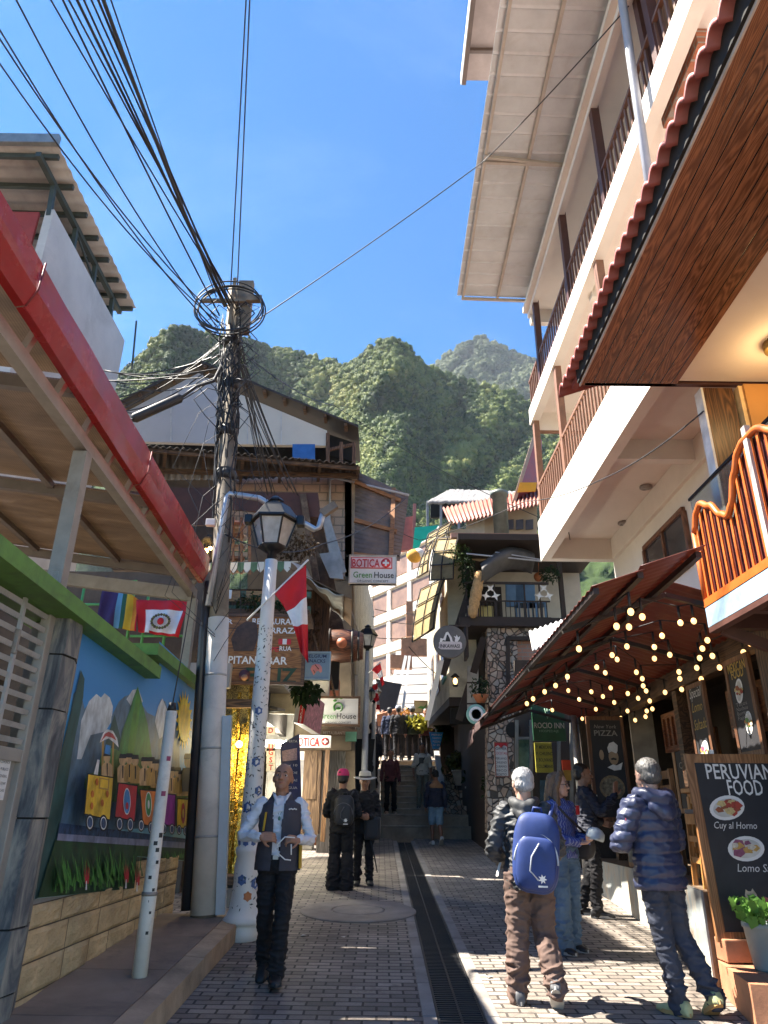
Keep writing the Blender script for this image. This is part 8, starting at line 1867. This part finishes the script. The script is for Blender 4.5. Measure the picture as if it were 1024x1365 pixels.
f=gnd(762,1270);wo,I=person('long haired woman in a blue patterned blouse and wide jeans holding a pale cap',f,.62,1.63,2,dict(head=(.42,.03,0),elbL=(-.225,.02,1.10),wriL=(-.04,-.25,1.03),handL=((.8,-.6,.05),(0,-.1,1),.5,-1),elbR=(.225,.03,1.10),wriR=(.10,-.26,1.05),handR=((-.6,-.75,.1),(-.2,.2,1),.6,1),kneeL=(-.10,-.03,.50),ankL=(-.11,.02,.085),kneeR=(.09,.0,.50),ankR=(.10,.08,.085),topname='blouse'),fem=True,sk='fair',top=blouse(),bot=fabric('jeans',(.075,.135,.22),.85,var=.3,scale=4),hair='brown',haircut='long',hem=.88,bulk=.98,legbulk=1.15,legflare=.035)
s=I['s']
b=MB();c=I['WL'].lerp(I['WR'],.5)+V(.02,-.13,.03);b.lathe(c,[(.085,0),(.092,.02),(.085,.07),(.05,.10),(.0001,.11)],18,0,(.2,-.3,1));b.prism([c+V(x,y,.0)for x,y in((-.085,-.02),(-.16,-.05),(-.18,-.10),(-.13,-.14),(-.05,-.10),(0,-.085))],(0,0,.008));o=b.build('cap',fabric('cap_pale',(.44,.50,.52),.8),None);hp_=thing('baseball_cap','pale grey cap held in front of the long haired woman','cap',f);o.parent=hp_;o.name='crown';hp_.rotation_euler=(0,0,.62)
hl=I['hl'];b=MB()
for sg in(-1,1):n=12;b.tube([hl(sg*.033+.027*math.cos(a),-.103,.004+.020*math.sin(a))for a in[2*math.pi*k/n for k in range(n+1)]],.003,5);b.tube([hl(sg*.060,-.100,.008),hl(sg*.078,-.01,.01)],.0028,5)
b.tube([hl(-.008,-.107,.006),hl(.008,-.107,.006)],.003,5);bits(wo,'glasses',plain('glasses_dark',(.03,.012,.01),.3),b)
bg_=thing('shoulder_bag','dark shoulder bag at the long haired woman\'s hip','bag',f);b=MB();c=V(.20,-.10,1.00)*s
def fnb(u,v):th_,ph=2*math.pi*u,math.pi*(v-.5);sg=lambda a,p:math.copysign(abs(a)**p,a);q=sg(math.cos(ph),.7);return c+V(.06*q*sg(math.cos(th_),.7),.15*q*sg(math.sin(th_),.7),.13*sg(math.sin(ph),.7))
b.sheet(fnb,20,12);o=b.build('bag_body',fabric('bag_dark',(.035,.032,.035),.6),None);o.parent=bg_
b=MB();b.tube([c+V(0,.06,.10),I['SL']*.6+I['SR']*.4+V(0,.13,.05),I['SL']+V(0,.02,.09),I['ch']+V(-.08,-.135,.0),c+V(-.02,-.06,.12)],.012,6);o=b.build('strap',MATS['cloth_bag_dark'],None);o.parent=bg_;bg_.rotation_euler=(0,0,.62)
b=MB();b.box(I['ch']+V(.11,-.135,.05),(.05,.012,.09),0,None,.004);bits(wo,'red_ribbon',M_rlet,b)
f=gnd(795,1222);nv,I=person('dark haired man in navy facing right with one hand raised',f,1.35,1.74,2,dict(head=(.12,.0,0),elbL=(-.24,-.16,1.16),wriL=(-.20,-.36,1.36),handL=((.05,-.1,1),(-.6,-.6,.1),.10,1),elbR=(.23,.03,1.12),wriR=(.20,-.18,1.05),kneeL=(-.10,-.05,.50),ankL=(-.10,-.02,.085),kneeR=(.10,.0,.49),ankR=(.11,.16,.09)),sk='tan',top=fabric('jacket_navy',(.018,.020,.035),.7),bot=M_trb,hair='black',haircut='short',hem=.84,bulk=1.06,sole=M_sole)
b=MB();nk=I['nk'];b.tube([nk+V(-.07,-.03,.0),nk+V(-.03,-.10,-.06),nk+V(0,-.125,-.11),nk+V(.03,-.10,-.06),nk+V(.07,-.03,0)],.014,6);bits(nv,'collar',M_shirt,b);b=MB();b.box(I['ch']+V(-.085,-.138,.05),(.05,.008,.03));bits(nv,'badge',M_wlet,b)
M_puf=fabric('puffer_navy',(.032,.040,.085),.42,scale=6);M_trn=fabric('trousers_navy',(.028,.034,.055),.8);M_shl=fabric('shoe_lime',(.36,.38,.20),.7,var=.3)
f=gnd(912,1352);pm,I=person('man in a quilted navy puffer jacket seen from behind near the menu board',f,math.pi+.38,1.74,2,dict(head=(-.18,.12,0),pelvis=(.06,.0,.95),elbR=(.36,-.03,1.13),wriR=(.22,-.25,1.10),elbL=(-.18,-.06,1.12),wriL=(-.10,-.26,1.10),kneeR=(.10,-.01,.50),ankR=(.05,.02,.085),footR=(.15,-1,0),kneeL=(-.06,.0,.50),ankL=(-.155,.14,.13),footL=(-.3,-.85,-.5)),sk='fair',top=M_puf,bot=M_trn,hair='salt',haircut='short',hem=.80,bulk=1.17,legbulk=1.05,puffer=True,shoe=M_shl,sole=plain('sole_gum',(.42,.26,.10),.7))
nk,ch=I['nk'],I['ch'];h=MB();limb(h,[nk+V(-.115,-.02,.03),nk+V(-.10,.08,.01),nk+V(0,.135,-.02),nk+V(.10,.08,.01),nk+V(.115,-.02,.03)],[.045,.058,.068,.058,.045],4);limb(h,[nk+V(-.08,.11,-.07),nk+V(0,.155,-.12),nk+V(.08,.11,-.07)],[.05,.065,.05],4);put(remesh(h,.010,3,lambda co,n:.008*mnoise.noise(co*20)),'hood',M_puf,pm)
b=MB();b.lathe(I['SR'].lerp(I['ER'],.42)+V(.070,.02,0),[(.035,0),(.035,.006),(.0001,.008)],14,0,(1,.2,.2));bits(pm,'sleeve_patch',plain('patch_red',(.45,.05,.08),.6),b)
M_blkc=fabric('black_jacket',(.008,.008,.010),.8);M_wsh=fabric('shoe_white',(.60,.58,.55),.7)
f=gnd(453,1186);c1,I=person('person in black with a bright pink cap seen from behind',f,math.pi-.1,1.62,1,dict(elbR=(.27,-.02,1.10),wriR=(.17,-.20,1.05),elbL=(-.26,-.02,1.10),wriL=(-.17,-.2,1.05)),top=M_blkc,bot=M_trb,hair='black',haircut='short',hem=.80,bulk=1.12,legbulk=1.25,legflare=.03,shoe=M_wsh)
hl=I['hl'];b=MB();M_pink=fabric('cap_pink',(.62,.03,.14),.7)
def cap(root,I,mat,name='cap',own=None):
 hl=I['hl'];b=MB()
 def fn(u,v):a=2*math.pi*u;r_=math.cos(v*math.pi/2)**.6;return hl(.093*r_*math.cos(a),.016+.108*r_*math.sin(a),.050+.105*math.sin(v*math.pi/2))
 b.sheet(fn,20,8);
 def fb(u,v):x=-.075+.15*u;return hl(x,-.075-.085*v*math.sqrt(max(0,1-(x/.08)**2)),.058-.02*v)
 b.sheet(fb,10,4,0,thick=(0,0,.005));return bits(root,name,mat,b)
cap(c1,I,M_pink)
bp2=backpack(c1,I['ch']+V(-.06,.15,-.16),.30,.44,.17,(fabric('pack_black',(.02,.02,.022),.6),plain('piping_dark',(.10,.10,.11),.5)),'black backpack on the person with the pink cap',details=True)
f=gnd(484,1180);c2,I=person('person in black with a cream sun hat facing us beside the pink cap',f,.1,1.58,1,dict(head=(-.05,.12,0),elbL=(-.24,.0,1.08),wriL=(-.10,-.22,1.06),elbR=(.24,0,1.08),wriR=(.06,-.24,1.04),kneeR=(.09,-.02,.5)),top=M_blkc,bot=M_trb,hair='black',haircut='short',hem=.78,bulk=1.05,shoe=M_shoe_b,sole=M_shoe_b)
hl=I['hl'];b=MB()
prof=[(.185,.052),(.19,.056),(.10,.066),(.098,.10),(.088,.150),(.05,.165),(.0001,.160)]
def fn(u,v):
 a=2*math.pi*u;k=v*(len(prof)-1);j=min(len(prof)-2,int(k));w_=k-j;r_=prof[j][0]*(1-w_)+prof[j+1][0]*w_;z=prof[j][1]*(1-w_)+prof[j+1][1]*w_;return hl(r_*math.cos(a),.012+r_*1.05*math.sin(a),z+(.012*math.cos(2*a)if v<.3 else 0))
b.sheet(fn,28,18,0);ht=bits(c2,'sun_hat',plain('hat_straw',(.60,.56,.46),.7,var=.1),b)
b=MB();b.lathe((0,0,0),[(.1005,.068),(.102,.068),(.101,.092),(.0995,.092)],24)
b.v=[tuple(hl(x,.012+y*1.05,z))for x,y,z in b.v];q=b.build('hat_band',M_shoe_b,None);q.parent=ht
ub=thing('folded_umbrella','thin black folded umbrella hanging beside the person in the cream hat','umbrella',f);b=MB();b.tube([V(.10,-.12,.62),V(.17,-.10,.40),V(.215,-.08,.18)],[.012,.012,.008],6);o=b.build('shaft',M_shoe_b,None);o.parent=ub
cb2=thing('shoulder_bag','black shoulder bag hanging on the person in the cream hat','bag',f);b=MB();b.box(V(.13,-.12,.80),(.26,.13,.34),0,None,.05);o=b.build('bag_body',MATS['cloth_pack_black'],None);o.parent=cb2
def stand(px,py_foot,Y):q=atY(px,py_foot,Y);return q
def stair_z(y):return STZ+.16*max(0,min(nst,math.floor((y-ST0-.35)/.31)+1))if y>ST0+.3 else STZ
col=lambda n,c:fabric(n,c)
def at_stairs(px,y,z):X=atY(px,1000,y).x;return V(X,y,z)
LOW=dict(detail=0)
sp=at_stairs(521,ST0+.15,STZ+.005);person('person in a burgundy top and dark trousers standing on the lower stairs',sp,.05,1.66,1,dict(elbL=(-.25,.02,1.1),wriL=(-.27,-.06,.86)),top=col('burgundy',(.13,.04,.045)),bot=M_trb,hair='black',haircut='short',hem=.86,bulk=1.0,shoe=col('shoe_tan',(.30,.18,.12)))
sp=at_stairs(563,ST0+.62,stair_z(ST0+.62));_,I=person('man in a white t-shirt with a dark crossbody bag on the stairs',sp,-.05,1.72,1,dict(head=(.1,0,0),elbL=(-.26,.02,1.1)),sk='brown',top=col('tee_white',(.55,.53,.48)),bot=col('pants_khaki',(.17,.17,.14)),hair='black',haircut='short',hem=.88,sleeve=.5,shoe=col('shoe_dk',(.10,.09,.08)))
b=MB();b.tube([I['SR']+V(-.03,0,.06),I['ch']+V(.02,-.145,-.02),I['ch']+V(-.16,-.10,-.20)],.022,6);b.box(I['ch']+V(-.03,-.15,-.04),(.13,.06,.16),0,None,.02);bits(_,'crossbody_bag',M_shoe_b,b)
sp=at_stairs(580,18.6,gz(18.6));person('person in blue shorts and a tan shouldered jacket walking away to the stairs',sp,math.pi+.1,1.66,1,dict(head=(0,.45,0),headoff=(0,-.03,-.01),ankL=(-.10,.15,.15),kneeL=(-.09,-.02,.49),footL=(0,-.8,-.6)),sk='brown',top=col('navy_tan',(.025,.03,.055)),bot=col('shorts_blue',(.20,.32,.42)),hair='black',haircut='short',hem=.86,bulk=1.1,shorts=True,shoe=M_wsh,legbulk=1.1)
def tan_yoke():
 root=[o for o in C.objects if o.get('label','').startswith('person in blue shorts')][0];t=MB();s=1.66/1.72
 loft(t,[((0,0,1.30*s),.208*s,.146*s,0),((0,0,1.38*s),.205*s,.135*s,0),((0,.01,1.43*s),.11*s,.10*s,0),((0,.01,1.48*s),.085*s,.085*s,0)],20);put(remesh(t,.012,2),'tan_yoke',col('yoke_tan',(.36,.18,.08)),root)
tan_yoke()
ramp_z=lambda y:gz(SY-1.2)+(TOPZ+.02-gz(SY-1.2))*(y-SY+1.2)/(TOPY+.3-SY+1.2)
y=20.3;person('photographer in a blue vest and pale trousers holding a camera up by the lane wall',at_stairs(448,y,ramp_z(y)),-.2,1.62,1,dict(elbL=(-.26,-.12,1.22),wriL=(-.07,-.20,1.50),elbR=(.26,-.12,1.22),wriR=(.07,-.20,1.50),handL=((.4,-.2,.8),(.8,0,-.3),.8,-1),handR=((-.4,-.2,.8),(-.8,0,-.3),.8,1)),top=col('vest_blue',(.03,.11,.30)),bot=col('pants_pale',(.38,.32,.25)),hair='black',haircut='short',hem=.86)
y=20.9;_,I=person('dark clad person with hands clasped behind, lower of the pair on the ramp',at_stairs(485,y,ramp_z(y)),math.pi,1.60,1,dict(elbL=(-.25,.09,1.08),wriL=(-.04,.16,.93),elbR=(.25,.09,1.08),wriR=(.04,.16,.93)),top=col('coat_dark',(.022,.022,.03)),bot=M_trb,hair='black',haircut='short',hem=.70,bulk=1.1)
y=22.3;person('tall person in a long dark coat, upper of the pair on the ramp',at_stairs(496,y,ramp_z(y)),math.pi,1.84,1,dict(),top=col('coat_night',(.015,.015,.024)),bot=M_trb,hair='black',haircut='short',hem=.55,bulk=1.15)
crowd=[(519,24.9,'person in a dark blue jacket, leftmost of the crowd at the stair head',(.025,.035,.075),1.68,math.pi),(531,24.6,'person in black with a grey cap in the crowd at the stair head',(.016,.016,.02),1.72,math.pi),(541,26.0,'person in a red top in the crowd at the stair head',(.30,.05,.06),1.6,0.0),(550,24.7,'person in a dark green jacket in the crowd at the stair head',(.030,.045,.028),1.72,math.pi),(568,24.9,'person in maroon at the right of the crowd at the stair head',(.10,.03,.035),1.66,.2),(510,26.4,'small dim person farthest left behind the crowd',(.05,.04,.045),1.62,.1),(558,26.8,'person in a pale top half hidden behind the crowd',(.30,.28,.26),1.64,0.1),(525,27.2,'person in a tan coat deep in the crowd at the stair head',(.22,.15,.09),1.7,.1),(575,26.2,'person in dark grey farthest right of the crowd',(.06,.06,.07),1.68,math.pi),(545,28.0,'person in a blue jacket at the very back of the crowd',(.05,.10,.25),1.7,.1)]
for px,y,lab,c_,H_,rz in crowd:
 r_,I=person(lab,at_stairs(px,y,TOPZ+(y-TOPY)*.13),rz,H_,0,dict(),sk='tan',top=fabric('crowd_%d'%px,c_),bot=M_trb,hair='black',haircut='short',hem=.82,bulk=1.12,face=(rz<1))
 if px in(531,550):cap(r_,I,fabric('cap_grey',(.28,.30,.36),.8))
hm=bpy.data.materials.new('haze_air');hm.use_nodes=True;hnt=hm.node_tree
hnt.nodes.remove(hnt.nodes['Principled BSDF']);pv_=hnt.nodes.new('ShaderNodeVolumePrincipled')
pv_.inputs['Color'].default_value=(.80,.88,1.0,1);pv_.inputs['Density'].default_value=.00005;pv_.inputs['Anisotropy'].default_value=.2
hnt.links.new(pv_.outputs[0],hnt.nodes['Material Output'].inputs['Volume'])
b=MB();b.box((0,1000,690),(3000,2200,1400));hz_=b.build('haze',hm);hz_['kind']='stuff'
